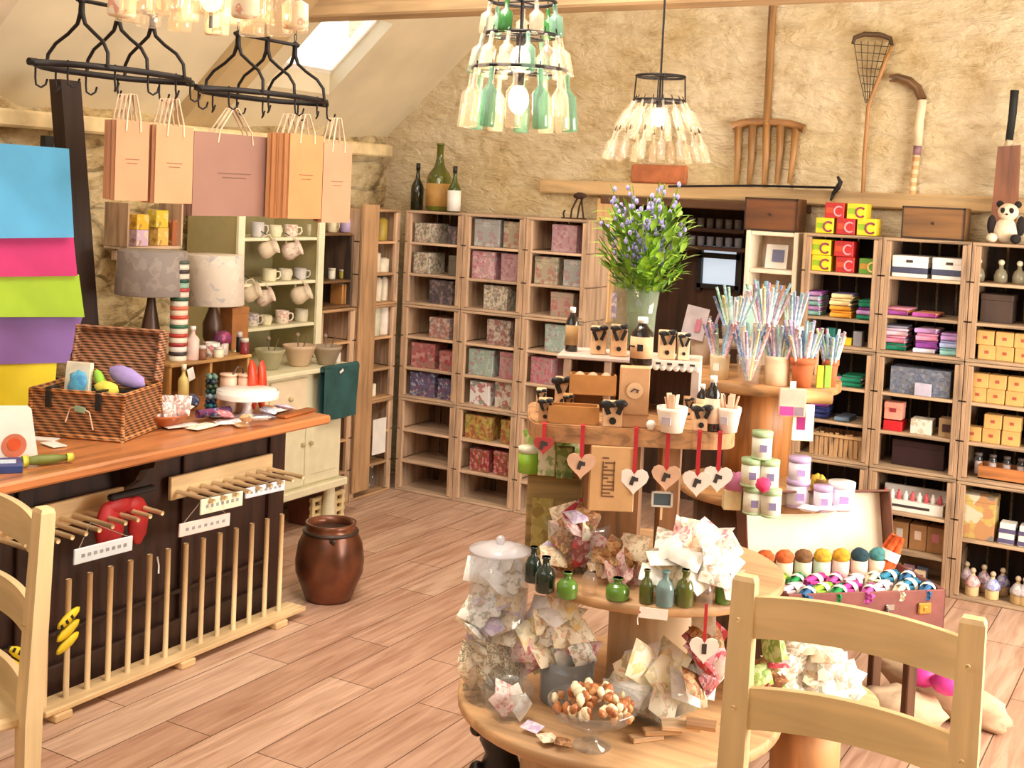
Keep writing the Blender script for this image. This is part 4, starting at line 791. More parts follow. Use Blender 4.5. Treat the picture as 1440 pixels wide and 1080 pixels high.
# ---------------------------------------------------------------- table lamps and the wall shelf behind the counter
def lamp(label, x, px, y0, y1, w_, shade, zf, grp='table lamps behind the counter'):
    a = onx(x, px, y0); b_ = onx(x, px, y1); t = T('table_lamp', label, 'lamp', (x, (a.y+b_.y)/2, zf)); z0, z1 = b_.z-zf, a.z-zf
    mk('lamp_shade', MB().lathe([(w_*.98, z0), (w_, z0+.004), (w_*.94, z1-.004), (w_*.92, z1)], 28), shade, t); mk('base', MB().lathe([(.045, 0), (.045, .012), (.025, .02), (.042, z0*.3), (.044, z0*.6), (.02, z0*.9), (.01, z0+.05), (0, z0+.05)], 18), wood((84, 56, 36), .7, 'z', 1, .4), t)
lamp('table lamp with grey drum shade and small hearts, behind the hamper', -3.86, 214, 352, 414, .15, P_((150, 140, 134), (176, 164, 156), (140, 130, 124), scale=20, cover=.4), CZ)
lamp('table lamp with pale floral drum shade beside the striped tins', -3.86, 301, 358, 428, .135, P_((220, 208, 192), (170, 168, 180), (230, 220, 208), (196, 186, 176), scale=24, cover=.35), RZ+.0005)
wc = onx(-4.30, 215, 350); wsh = T('wall_crate', 'small wooden crate of bright packets standing on a wall shelf', 'crate', (-4.36, wc.y, wc.z), PI/2)
mk('bottom_board', MB().box((0, 0, .006), (.34, .15, .012)), W_LX, wsh)
for sx in (-1, 1): mk('side_panel', MB().box((sx*.165, 0, .11), (.01, .15, .20)), W_L, wsh)
mk('bracket', MB().box((0, .03, -.03), (.3, .04, .05), 0, .004), W_LX, wsh)
for i, (px, z0, w_, h_, c, nm) in enumerate(((203, .0, .075, .075, (206, 176, 196), 'pink and white'), (203, .076, .075, .07, (232, 180, 50), 'yellow upper left'), (232, 0, .07, .085, (226, 184, 90), 'gold lower'), (230, .086, .08, .08, (214, 190, 60), 'mustard upper'), (249, 0, .04, .12, (170, 100, 60), 'brown narrow'))):
    q = onx(-4.30, px, 340); box_thing('bright_packet', nm+' packet in the small crate on the left wall', 'packet', w_, .06, h_, P_(c, (236, 220, 170), c, (150, 110, 60), scale=40, cover=.4), (-4.34, q.y, wc.z+.0125+z0), PI/2, 'bright packets in the wall crate', lid=False)
# ---------------------------------------------------------------- leaning post, coloured panels
q0 = onx(-4.12, 92, 120); q1 = onx(-4.12, 118, 462)
dz = q0.z-q1.z; sl = (q1.y-q0.y)/dz; yb = q1.y+sl*(q1.z-.0); tp = q0.z+.02
b = MB(); 
for z in (0,): b.add([(x, yb-sl*zz_+dy, zz_) for zz_ in (0.002, tp) for x in (-4.155, -4.085) for dy in (-.05, .05)], [(0, 2, 3, 1), (4, 5, 7, 6), (0, 1, 5, 4), (2, 6, 7, 3), (0, 4, 6, 2), (1, 3, 7, 5)])
tag(mk('timber_post', b, wood((48, 28, 18), .6, 'z', .8, .6)), 'dark leaning timber post between the coloured sheets and the hanging bags', 'post')
def slabq(name, pts, x, th, mat, label, grp, lean=0):
    P = [onx(x+lean*(1 if k in (0, 1) else 0), *p) for k, p in enumerate(pts)]; b = MB()
    vs = [tuple(p) for p in P]+[(p.x-th, p.y, p.z) for p in P]; c = Vector((0, 0, 0))
    for p in P: c += p/4
    vs = [tuple(Vector(v)-c) for v in vs]
    b.add(vs, [(0, 3, 2, 1), (4, 5, 6, 7), (0, 1, 5, 4), (1, 2, 6, 5), (2, 3, 7, 6), (3, 0, 4, 7)])
    return tag(mk(name, b, mat, loc=c), label, 'paper sheets', grp)
G_ = 'coloured sheet packs hung in a tier'
def fold(col):
    m = plain(col, .6, var=.05, scale=5, bump=.25); return m
slabq('coloured_sheets', [(-70, 196), (97, 209), (104, 334), (-70, 336)], -3.92, .05, fold((90, 176, 226)), 'sky blue sheet pack, topmost of the tier behind the counter', G_, -.03)
slabq('coloured_sheets', [(-70, 330), (103, 330), (109, 388), (-70, 390)], -3.935, .05, fold((206, 50, 120)), 'magenta pink sheet pack between the blue and lime ones', G_, -.03)
slabq('coloured_sheets', [(-70, 386), (111, 386), (119, 446), (-70, 446)], -3.925, .05, fold((168, 206, 50)), 'lime green sheet pack under the pink one', G_, -.03)
slabq('coloured_sheets', [(-70, 440), (118, 440), (96, 510), (-70, 514)], -3.95, .05, fold((142, 106, 178)), 'purple sheet pack partly behind the hamper lid', G_, -.03)
slabq('coloured_sheets', [(-70, 508), (80, 508), (74, 590), (-70, 610)], -3.93, .05, fold((236, 216, 40)), 'bright yellow sheet pack, lowest of the tier behind the hamper', G_, -.03)
st = T('sheet_stand', 'dark upright stand carrying the tier of coloured sheet packs', 'stand', (-4.04, 3.0, 0)); mk('upright', MB().box((0, -.25, .95), (.03, .04, 1.88)).box((0, .3, .95), (.03, .04, 1.88)), BLACK, st)
for z in (1.80, 1.40, 1.25, 1.08, .92): mk('rail', MB().box((.03, 0, z), (.025, .7, .02)), BLACK, st)
# ---------------------------------------------------------------- cream dresser
CRP = plain((236, 230, 196), .45, var=.03); DX = -3.85; DZ = onx(DX, 430, 520).z
y0 = onx(DX, 375, 520).y-.25; y1 = onx(DX, 486, 600).y; lz = onx(DX, 487, 690).z
dd = T('cream_dresser', 'cream painted dresser with doors, open shelves and turned legs', 'dresser', (0, 0, 0))
b = MB(); zb = onx(DX, 470, 677).z; dm = (y0+y1)/2; dl = y1-y0
b.box((-4.14, dm, (zb+DZ-.03)/2+.0), (.52, dl, DZ-.03-zb), 0, .004); mk('cabinet_body', b, CRP, dd)
mk('worktop', MB().box((-4.13, dm, DZ-.012), (.6, dl+.06, .024), 0, .005), CRP, dd)
mk('base_moulding', MB().box((-4.13, dm, zb-.012), (.58, dl+.05, .04), 0, .006), CRP, dd)
for y in (y0+.05, y1-.05):
    for x in (-3.9, -4.35): mk('leg', MB().lathe([(.022, 0), (.034, .03), (.036, .06), (.028, zb-.04), (.03, zb-.03)], 14, c=(x, y, 0)), CRP, dd)
dsp = onx(DX, 433, 620).y; dz0 = zb+.02; dz1 = onx(DX, 450, 583).z
for (a_, c_, ky) in ((dsp-.30, dsp-.004, dsp-.03), (dsp+.004, y1-.02, dsp+.03)):
    d_ = mk('door', MB().box((-3.874, (a_+c_)/2, (dz0+dz1)/2), (.02, c_-a_, dz1-dz0), 0, .003).box((-3.863, (a_+c_)/2, (dz0+dz1)/2), (.006, c_-a_-.07, dz1-dz0-.09), 0, .003), CRP, dd)
    mk('knob', MB().ball((-3.85, ky, onx(DX, 430, 625).z), .011, 0, 10, 8), plain((190, 170, 130), .4), d_)
q = onx(DX, 410, 550); q2 = onx(DX, 436, 550); zt_, zb_ = onx(DX, 410, 527).z, onx(DX, 410, 574).z
for k in range(2):
    w_ = .27; yc = q2.y-w_/2-k*(w_+.02); d_ = mk('drawer', MB().box((-3.874, yc, (DZ-.035+dz1)/2), (.02, w_, DZ-.05-dz1), 0, .004), plain((240, 224, 192), .45, var=.03), dd); mk('knob', MB().ball((-3.853, yc, (DZ-.03+dz1)/2), .012, 0, 10, 8), plain((200, 180, 140), .4), d_)
hy0, hy1 = onx(-4.1, 335, 400).y, onx(-4.1, 450, 400).y; hz1 = 1.80
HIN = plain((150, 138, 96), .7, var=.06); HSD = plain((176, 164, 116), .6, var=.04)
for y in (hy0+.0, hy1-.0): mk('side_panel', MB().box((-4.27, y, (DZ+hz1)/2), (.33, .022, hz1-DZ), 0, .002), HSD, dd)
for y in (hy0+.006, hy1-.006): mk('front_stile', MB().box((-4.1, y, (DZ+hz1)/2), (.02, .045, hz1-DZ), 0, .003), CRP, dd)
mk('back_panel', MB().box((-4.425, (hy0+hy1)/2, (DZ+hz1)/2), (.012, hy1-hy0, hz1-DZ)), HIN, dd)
hs = [onx(-4.12, 400, y).z for y in (457, 396, 334)]+[hz1-.01]
for z in hs: mk('shelf', MB().box((-4.265, (hy0+hy1)/2, z-.008), (.31, hy1-hy0-.022, .016), 0, .003), CRP, dd)
def mug(label, loc, r, h, mat, rz=0, tilt=None, grp='mugs on the cream dresser', name='ceramic_mug', cat='mug'):
    t = T(name, label, cat, tuple(loc), (tilt or 0, 0, rz), grp)
    mk('body', MB().lathe([(r*.8, 0), (r*.95, .004), (r, h*.5), (r*.98, h), (r*.9, h), (r*.88, h*.15), (0, h*.1)], 18), mat, t)
    mk('handle', MB().tube([(r*.9, 0, h*.8), (r*1.5, 0, h*.78), (r*1.6, 0, h*.45), (r*1.3, 0, h*.22), (r*.92, 0, h*.2)], r*.12, 6), mat, t); return t
mc = [plain((206, 200, 196), .35), plain((236, 226, 190), .35), P_((236, 220, 200), (200, 130, 120), (240, 234, 220), scale=60), plain((226, 216, 190), .35), P_((222, 210, 190), (120, 110, 150), (226, 214, 200), scale=60)]
def shelfmugs(z, row, lst):
    for i, (px, w_, h_, k) in enumerate(lst):
        q = onx(-4.2, px, 400); mug('small pale mug, %s in the %s row of the dresser' % (nth(i, len(lst)), row), (-4.18, q.y, z+.0005), w_, h_, mc[k], PI/2 if i % 2 else .9)
shelfmugs(hs[2], 'top', [(355, .034, .075, 0), (380, .033, .06, 1), (402, .036, .062, 2), (432, .033, .065, 3)])
shelfmugs(hs[1], 'middle', [(374, .036, .062, 1), (396, .035, .060, 3), (417, .034, .058, 0)])
shelfmugs(hs[0], 'lower', [(352, .033, .066, 4), (371, .030, .05, 1), (394, .036, .066, 2), (421, .036, .064, 3)])
def jug(label, px, py, r, mat, z):
    q = onx(-4.12, px, py); t = T('hanging_jug', label, 'jug', (-4.115, q.y, q.z), (0, 1.15, .5), 'jugs hanging in the cream dresser'); h = r*2.1
    mk('body', MB().lathe([(r*.55, -h/2), (r*.9, -h*.35), (r, -h*.1), (r*.8, h*.2), (r*.72, h*.35), (r*.9, h/2), (r*.8, h*.48), (r*.64, h*.3), (r*.7, h*.1), (r*.8, -h*.2), (0, -h*.38)], 20), mat, t)
    mk('inside', MB().lathe([(0, h*.12), (r*.66, h*.12)], 20), plain((150, 100, 60), .5), t)
    mk('handle', MB().tube([(-r*.7, 0, h*.4), (-r*1.4, 0, h*.35), (-r*1.5, 0, 0), (-r*.95, 0, -h*.15)], r*.13, 6), mat, t)
    mk('hook', MB().tube([(-r*1.4, 0, h*.3), (-r*1.55, 0, h*.2), (-r*2.1, .0, .0)], .0025, 5), IRON, t)
jm = P_((226, 206, 184), (190, 150, 150), (232, 220, 206), scale=50)
for i, (px, py, r) in enumerate(((376, 350, .045), (409, 352, .046), (352, 412, .044), (371, 418, .042), (422, 414, .048))):
    jug(['round jug hanging upper left', 'round jug hanging upper right', 'round jug hanging lower left', 'round jug hanging beside the lower left one', 'round jug hanging lower right'][i]+' in the cream dresser', px, py, r, jm if i % 2 else plain((222, 204, 176), .4), 0)
for i, (px, py, r, h, c, nm) in enumerate(((390, 521, .072, .10, (170, 164, 130), 'sage green'), (431, 516, .082, .105, (206, 178, 146), 'cream pink'), (470, 514, .075, .095, (160, 144, 120), 'grey-brown'))):
    q = onz(DZ, px, py); t = T('mixing_bowl', '%s ceramic bowl on the dresser top, %s of three' % (nm, ['left', 'middle', 'right'][i]), 'bowl', (q.x-.05, q.y, DZ+.0005), 0, 'ceramic bowls on the dresser'); mk('bowl_body', MB().lathe([(r*.5, 0), (r*.6, .008), (r*.95, h*.8), (r, h*.84), (r*1.02, h), (r*.95, h), (r*.88, h*.8), (r*.5, .02), (0, .015)], 28), plain(c, .4, var=.04), t); mk('utensils', MB().tube([(.01, 0, .05), (.04, .01, h+.05)], .004, 6).tube([(-.01, .01, .05), (-.03, .02, h+.04)], .004, 6).ball((-.03, .02, h+.045), .012), plain((150, 130, 110), .5), t)
q = onx(-4.0, 470, 480)
tag(mk('white_jar', MB().lathe([(.018, 0), (.02, .004), (.02, .05), (.012, .06), (.012, .075), (0, .075)], 14), WHITE, loc=(-3.90, y1-.03, DZ+.0005)), 'little white lidded jar at the right end of the dresser top', 'jar')
# teal cloth bag hanging from the corner
ga = onx(-3.80, 457, 520); gb = onx(-3.80, 503, 575); gm = plain((42, 84, 84), .85, var=.12, bump=.3); t = T('teal_apron', 'dark teal folded cloth hanging over the dresser corner', 'cloth', (-3.815, (ga.y+gb.y)/2, ga.z)); gh = ga.z-gb.z+.03; gw = gb.y-ga.y
b = MB()
def gfn(s): return lambda u, v: (s*(.014+.006*math.sin(u*9+v*3))*(1-.3*v), (u-.5)*gw*(1+.02*math.sin(v*5)), -v*gh)
b.grid(gfn(1), 14, 10).grid(lambda u, v: gfn(-1)(1-u, v), 14, 10); mk('cloth', b, gm, t); mk('fold', MB().tube([(0, -gw/2, 0), (0, gw/2, 0)], .015, 10), gm, t); mk('tag', MB().box((.018, -.01, -.02), (.003, .03, .012), 0, 0, (.5, 0, 0)), PAPER, t)
# clay lattice block under the dresser
q = onz(0, 455, 728); t = T('lattice_crate', 'small cream lattice crate on the floor beneath the dresser', 'crate', (-4.02, q.y-.06, 0), PI/2); b = MB(); 
for i in range(5): b.box((-.12+i*.06, -.08, .075), (.022, .02, .15), 0, .002)
for k in range(4): b.box((0, -.08, .012+k*.042), (.27, .022, .02), 0, .002)
mk('lattice_front', b, plain((222, 200, 150), .7), t); mk('body', MB().box((0, 0, .07), (.26, .13, .13)), plain((110, 60, 40), .8), t)
# ---------------------------------------------------------------- things in the end crates
def side_item(px0, py0, px1, py1, mat, label, z, x=XS-.02, r=None, name='white_candle', cat='candle', grp='pale goods in the end crates', kind='cyl'):
    a = onx(x, px0, py1); b_ = onx(x, px1, py1); w_ = b_.y-a.y; h = S(py1-py0, a)
    t = T(name, label, cat, (x-.06, (a.y+b_.y)/2, z), 0, grp)
    if kind == 'cyl': mk('body', MB().lathe([(w_*.46, 0), (w_*.48, .003), (w_*.48, h*.93), (w_*.3, h*.97), (0, h*.97)], 16), mat, t); mk('top', MB().lathe([(w_*.3, h*.97), (w_*.3, h), (0, h)], 12), mat, t)
    else: mk('body', MB().box((0, 0, h/2), (.08, w_*.94, h), 0, .003), mat, t)
    return t
WC = plain((232, 220, 196), .4); OL = plain((176, 150, 60), .4)
r = lambda k: k*HT/9+(.0155 if k % 3 == 0 else .0005)
side_item(530, 300, 541, 336, WC, 'tall cream candle at the left of the top end crate', r(8)); side_item(542, 304, 553, 336, OL, 'mustard yellow candle in the top end crate', r(8))
side_item(530, 352, 543, 381, WC, 'tall white candle on the second end shelf', r(7)); side_item(543, 362, 555, 382, WC, 'short white candle on the second end shelf', r(7))
for i in range(3): side_item(529+i*9, 394, 537+i*9, 427, WC, 'slim white candle on the third end shelf, %s of three' % ['left', 'middle', 'right'][i], r(6))
side_item(528, 449, 541, 495, plain((214, 214, 186), .4), 'tall pale green pillar candle on the fourth end shelf', r(5)); side_item(542, 447, 555, 494, plain((238, 226, 214), .4), 'tall cream pillar candle on the fourth end shelf', r(5))
ra2 = lambda k: k*HT/9+(.0155 if k % 3 == 0 else .0005)
t = side_item(497, 505, 522, 526, plain((236, 206, 206), .6), 'pink and white box on the upper shelf beside the dresser', 4*HT/9+.0005, kind='box', name='pink_box', cat='box', grp=None)
side_item(505, 549, 533, 567, plain((244, 236, 212), .6), 'cream carton on the shelf right of the teal cloth', r(3), kind='box', name='cream_carton', cat='box', grp=None)
q = onx(XS+.02, 520, 640); q3 = onx(XS+.02, 540, 586); t = T('white_notice', 'blank white upright card hung on the end crates', 'card', (XS+.035, (q.y+q3.y)/2, (q.z+q3.z)/2)); mk('card', MB().box((0, 0, 0), (.006, q3.y-q.y, q3.z-q.z), 0, .001), WHITE, t); mk('string', MB().tube([(0, 0, (q3.z-q.z)/2), (0, 0, (q3.z-q.z)/2+.03)], .002, 5), BLACK, t)
t = side_item(487, 626, 510, 655, plain((150, 146, 160), .5), 'blue-grey basin on the lower shelf beside the dresser', 1*HT/9+.0005, name='grey_basin', cat='basin', grp=None)
for i, px in enumerate((519, 526, 534)):
    q = onx(XS, px, 695); bottle('small clear glass bottle on the bottom end shelf, %s of three' % ['left', 'middle', 'right'][i], (XS-.08, q.y+.02, r(0)), .022, .12, .04, CLEAR, WHITE if False else plain((200, 190, 180), .4), name='glass_bottle', grp='clear bottles on the bottom end shelf')
# dark unit contents
q = onx(XS-.05, 465, 352); bx = XS-.10
def dk(px, z, fn): q = onx(bx, px, 400); return fn((bx, q.y, 2*CH+z))
dk(464, .4085, lambda l: mug('cream pot on the top of the dark shelf unit', l, .03, .07, plain((220, 206, 170), .4), 0, grp=None, name='cream_pot', cat='pot'))
dk(483, .4085, lambda l: mug('lilac pot on the top of the dark shelf unit', l, .034, .075, plain((176, 156, 190), .4), 0, grp=None, name='lilac_pot', cat='pot'))
for i, (px, h) in enumerate(((466, .06), (482, .055), (492, .055))): dk(px, .1535, lambda l: side_jar(l, i, h)) if False else None
for i, (px, h) in enumerate(((466, .06), (481, .05), (492, .05))):
    q = onx(bx, px, 400); t = T('spice_jar', 'little jar of yellowish paste in the dark unit, %s of three' % ['left', 'middle', 'right'][i], 'jar', (bx, q.y, 2*CH+.1535), 0, 'little jars in the dark unit'); mk('glass_body', MB().lathe([(.018, 0), (.02, .003), (.02, h*.8), (0, h*.8)], 14), plain([(230, 226, 206), (170, 150, 60), (176, 156, 70)][i], .3), t); mk('lid', MB().lathe([(.021, h*.8), (.021, h), (0, h)], 14), plain((210, 200, 180), .4), t)
for i in range(5):
    q = onx(bx, 473+i*5, 440); t = T('small_book', 'slim tan book on the lowest shelf of the dark unit, %s' % nth(i, 5), 'book', (bx, q.y, 2*CH+.0155), 0, 'slim books in the dark unit'); mk('cover', MB().box((0, 0, .055), (.08, .017, .11), 0, .001), plain([(190, 130, 70), (200, 150, 90), (206, 170, 120), (180, 110, 90), (196, 140, 80)][i], .6), t); mk('page_block', MB().box((-.002, 0, .0555), (.077, .012, .1105)), PAPER, t)
# ---------------------------------------------------------------- big jar on the floor
q = onz(0, 436, 852); j = T('copper_jar', 'large brown glazed jar on the floor beyond the counter end', 'jar', (q.x, q.y+.12, 0))
k = .145; mk('jar_body', MB().lathe([(k*.62, 0), (k*.68, .01), (k*.98, .12), (k*1.0, .17), (k*.93, .24), (k*.74, .30), (k*.70, .315), (k*.74, .33), (k*.66, .33), (k*.62, .30), (k*.8, .24), (k*.85, .15), (0, .05)], 36), plain((112, 66, 44), .28, .35, var=.35, scale=7), j)
mk('rim_band', MB().lathe([(k*.80, .285), (k*.82, .292), (k*.79, .30)], 36), plain((60, 44, 36), .4), j); mk('lug', MB().box((k*.55, -k*.62, .275), (.03, .012, .02), 0, .004), plain((60, 44, 36), .4), j)
# ---------------------------------------------------------------- ladder-back chairs
CHW = wood((222, 196, 148), .92, 'z', .5, .42); CHX = wood((222, 196, 148), .92, 'x', .5, .42)
def chair(label, loc, rz, w=.462):
    t = T('ladder_back_chair', label, 'chair', loc, rz, 'pale ladder-back chairs')
    for sx in (-1, 1):
        b = MB(); vs = []
        prof = [(0, .04), (.25, .045), (.45, .05), (.7, .047), (.945, .042), (.955, .034)]
        for z, s in prof:
            y = .0 if z < .45 else (z-.45)*.05
            y += 0 if z > .3 else 0
            for dx, dy in ((-1, -1), (1, -1), (1, 1), (-1, 1)): vs.append((sx*w/2+dx*.0275*(s/.047), y+dy*s*.42, z))
        fs = [(0, 3, 2, 1)]+[(i*4+k, i*4+(k+1) % 4, i*4+4+(k+1) % 4, i*4+4+k) for i in range(len(prof)-1) for k in range(4)]+[(20, 21, 22, 23)]
        b.add(vs, fs); mk('back_post', b, CHW, t)
        for z in (.87, .68): mk('peg', MB().tube([(sx*w/2, -.016, z), (sx*w/2, -.0225, z)], .0045, 8), plain((214, 186, 136), .6), t)
        mk('leg', MB().tube([(sx*w*.46, -.38, 0), (sx*w*.46, -.38, .43)], [.019, .022], 12), CHW, t)
        mk('stretcher', MB().tube([(sx*w*.47, -.38, .18), (sx*w*.49, 0, .18)], .011, 8), CHX, t)
    for z in (.87, .675, .48):
        def sf(u, v, s=1):
            x = (u-.5)*(w-.05); ar = .010*(1-(2*u-1)**2); bow = .024*(1-(2*u-1)**2)
            return (x, .0+(z-.45)*.05+bow+s*.009, z-.045+v*.09+ar)
        b = MB(); b.grid(lambda u, v: sf(u, v, -1), 20, 1).grid(lambda u, v: sf(1-u, v, 1), 20, 1)
        b.grid(lambda u, v: (sf(u, 1, -1)[0], sf(u, 1, -1)[1]+v*.018, sf(u, 1)[2]), 20, 1, 0, False).grid(lambda u, v: (sf(u, 0, -1)[0], sf(u, 0, -1)[1]+(1-v)*.018, sf(u, 0)[2]), 20, 1, 0, False); mk('slat', b, CHX, t)
    mk('seat', MB().box((0, -.19, .445), (w*.98, .44, .03), 0, .008), CHX, t); mk('stretcher', MB().tube([(-w*.46, -.38, .24), (w*.46, -.38, .24)], .011, 8), CHX, t)
    return t
pa = onz(.95, 1050, 812); pb_ = onz(.95, 1370, 872)
cR = (pa+pb_)/2; aR = math.atan2(pb_.y-pa.y, pb_.x-pa.x)
chair('pale wooden ladder-back chair in the right foreground, seen from behind', (cR.x, cR.y-.025, 0), aR, (pb_-pa).length)
pc_ = onz(.95, 60, 716); dvx = Vector((-.965, .262, 0)); cL = pc_+dvx*.231
chair('pale wooden ladder-back chair cut off by the left edge of view', (cL.x, cL.y-.025, 0), math.atan2(-dvx.y, -dvx.x))
# ---------------------------------------------------------------- wrought iron hanging racks above the counter
def hang_rack(label, x, pL, pR, zoff=0):
    a = onx(x, *pL); b_ = onx(x, *pR); z = (a.z+b_.z)/2; L = b_.y-a.y; yc = (a.y+b_.y)/2; Wd = .145; Hh = .215
    t = T('hanging_rack', label, 'rack', (x, yc, z), 0, 'iron hanging racks above the counter')
    pt = [(Wd*(1-abs(s)**3.2), s*L/2*.985, 0) for s in [i/12*2-1 for i in range(13)]]
    b = MB().tube(pt, .0105, 8).tube([(-p[0], p[1], p[2]) for p in pt], .0105, 8).tube([(0, -L/2-.02, 0), (0, -L/2+.01, 0)], .012, 8).tube([(0, L/2-.01, 0), (0, L/2+.02, 0)], .012, 8); mk('lower_frame', b, IRON, t)
    L2 = L*.46; mk('top_bar', MB().tube([(0, -L2/2-.02, Hh), (0, L2/2+.02, Hh)], .007, 8).ball((0, -L2/2, Hh), .014, 0, 8, 6).ball((0, L2/2, Hh), .014, 0, 8, 6), IRON, t)
    for k in (-1, 0, 1):
        b = MB()
        for sx in (-1, 1): b.tube([(0, k*L2/2, Hh+.01), (sx*.004, k*L2/2, Hh-.04), (sx*.018, k*L2/2+0, Hh-.075), (sx*.06, k*L2*.5, Hh-.105), (sx*.11, k*L2*.52, Hh-.135), (sx*.138, k*L2*.54, Hh-.17), (sx*.142, k*L2*.55, 0)], [.009, .008, .0065, .006, .006, .006, .006], 7)
        mk('curved_arm', b, IRON, t)
    for sy in (-1, 1):
        top = (ceil_z(x)-z if True else 0); b = MB(); n = 18; zz0 = Hh+.015; zt = ceil_z(x)-z-.005; nl = int((zt-zz0)/.028)
        for i in range(nl): zc = zz0+(i+.5)*(zt-zz0)/nl; hh = (zt-zz0)/nl*.62; b.tube([((.006*math.cos(q) if i % 2 else 0), sy*L2/2+(0 if i % 2 else .006*math.cos(q)), zc+hh*math.sin(q)) for q in [j*PI/4 for j in range(8)]], .0018, 5, closed=True)
        mk('chain', b, IRON, t)
    hooks = []
    for i in range(5):
        s = -.8+i*.4
        for sx in (-1, 1):
            px_ = sx*Wd*(1-abs(s)**3.2); d = .012 if (i+sx) % 2 else -.012
            mk('hook', MB().tube([(px_, s*L/2, .012), (px_, s*L/2, -.04), (px_+.004, s*L/2, -.062), (px_+d, s*L/2+.012, -.07), (px_+d*1.4, s*L/2+.026, -.06), (px_+d*1.4, s*L/2+.032, -.042)], .0035, 6), IRON, t); hooks.append((x+px_, yc+s*L/2, z-.066))
    return t, hooks
R1, H1 = hang_rack('black iron hanging rack with mostly empty hooks, left of the two', -3.2, (48, 88), (265, 116))
R2, H2 = hang_rack('black iron hanging rack hung with paper bags, right of the two', -3.2, (281, 123), (455, 147))
def paper_bag(label, x, y0, y1, z0, z1, dpt, col, grp, zh=2.02, hcol=(222, 190, 160), rz=0):
    w_ = y1-y0; t = T('paper_bag', label, 'bag', (x, (y0+y1)/2, z0), rz, grp); h = z1-z0; m = plain(col, .75, var=.04, scale=6); b = MB()
    e = .0012
    b.box((0, 0, h/2), (e, w_, h)).box((-dpt, 0, h/2), (e, w_, h)); b.box((-dpt/2, 0, e), (dpt, w_, e*2))
    for sy in (-1, 1): b.add([(0, sy*w_/2, 0), (0, sy*w_/2, h), (-dpt/2, sy*(w_/2-.006), h), (-dpt/2, sy*(w_/2-.003), 0), (-dpt, sy*w_/2, h), (-dpt, sy*w_/2, 0)], [(0, 1, 2, 3), (3, 2, 4, 5)])
    mk('body', b, m, t); m_ = MB()
    for k, (q, wd) in enumerate(((.52, .42), (.47, .3))): m_.box((.0012, 0, h*q), (.0008, w_*wd, .003))
    mk('printed_lines', m_, plain(tuple(int(v*.72) for v in col), .7), t)
    for xx in (0.003, -dpt-.003):
        mk('handle', MB().tube([(xx, -w_*.22, h-.035), (xx, -w_*.2, h+.01), (xx*.6-dpt*.2, -.012, zh-z0-.006), (xx*.6-dpt*.2, .012, zh-z0-.006), (xx, w_*.2, h+.01), (xx, w_*.22, h-.035)], .003, 6), plain(hcol, .7), t)
    return t
def bag_stack(xf, pL, pR, pyT, pyB, n, sp, col, desc, zh=2.02, dpt=.018):
    a = onx(xf, pL, pyT); b_ = onx(xf, pR, pyT); bb = onx(xf, (pL+pR)/2, pyB)
    for i in range(n):
        c = tuple(min(255, int(v*(1-.05*(i % 2)))) for v in col)
        paper_bag('%s, %s' % (desc, 'front one' if i == 0 else ('rearmost' if i == n-1 else ORD[i]+' one back')), xf-i*sp, a.y+rnd.uniform(-.004, .004), b_.y+rnd.uniform(-.004, .004), bb.z+rnd.uniform(-.004, .004), a.z, dpt, c, 'paper carrier bags on the hanging racks', zh)
bag_stack(-3.115, 165, 210, 168, 282, 3, .021, (196, 140, 104), 'peach kraft bag in the leftmost hanging bunch')
bag_stack(-3.10, 221, 272, 175, 286, 3, .021, (198, 144, 106), 'peach kraft bag in the second hanging bunch')
bag_stack(-3.21, 274, 386, 184, 303, 2, .022, (150, 112, 98), 'wide mauve-brown bag in the middle bunch')
bag_stack(-3.08, 409, 455, 187, 307, 4, .030, (200, 140, 92), 'orange kraft bag in the fourth hanging bunch', dpt=.026)
bag_stack(-3.08, 456, 495, 200, 312, 2, .024, (196, 144, 112), 'peach kraft bag at the right end of the hanging bags')

# ---------------------------------------------------------------- chandeliers of glass bottles
def emit_mat(col, s):
    m, nt, b = _base('lamp_glow'); b.inputs['Emission Color'].default_value = lin(col); b.inputs['Emission Strength'].default_value = s; b.inputs['Base Color'].default_value = lin(col); return m
GLOW = emit_mat((255, 222, 170), 9)
def point(parent, loc, e, r=.035, col=(255, 224, 186)):
    l = bpy.data.lights.new('bulb_light', 'POINT'); l.energy = e; l.shadow_soft_size = r; l.color = lin(col)[:3]; o = bpy.data.objects.new('bulb_light', l); C.objects.link(o); o.parent = parent; o.location = loc
WARMG = glass((252, 244, 230), .16); GRNG = glass((170, 210, 190), .26); CLRG = glass((252, 246, 238), .09); EMG = glass((60, 120, 60), .6)
def hbottle(r, h, neck, seg=10):
    """hangs from its neck at the origin, base down"""
    return [(r*.30, 0), (r*.34, -.004), (r*.30, -neck), (r, -neck-h*.14), (r, -h+.004), (r*.9, -h), (0, -h)]
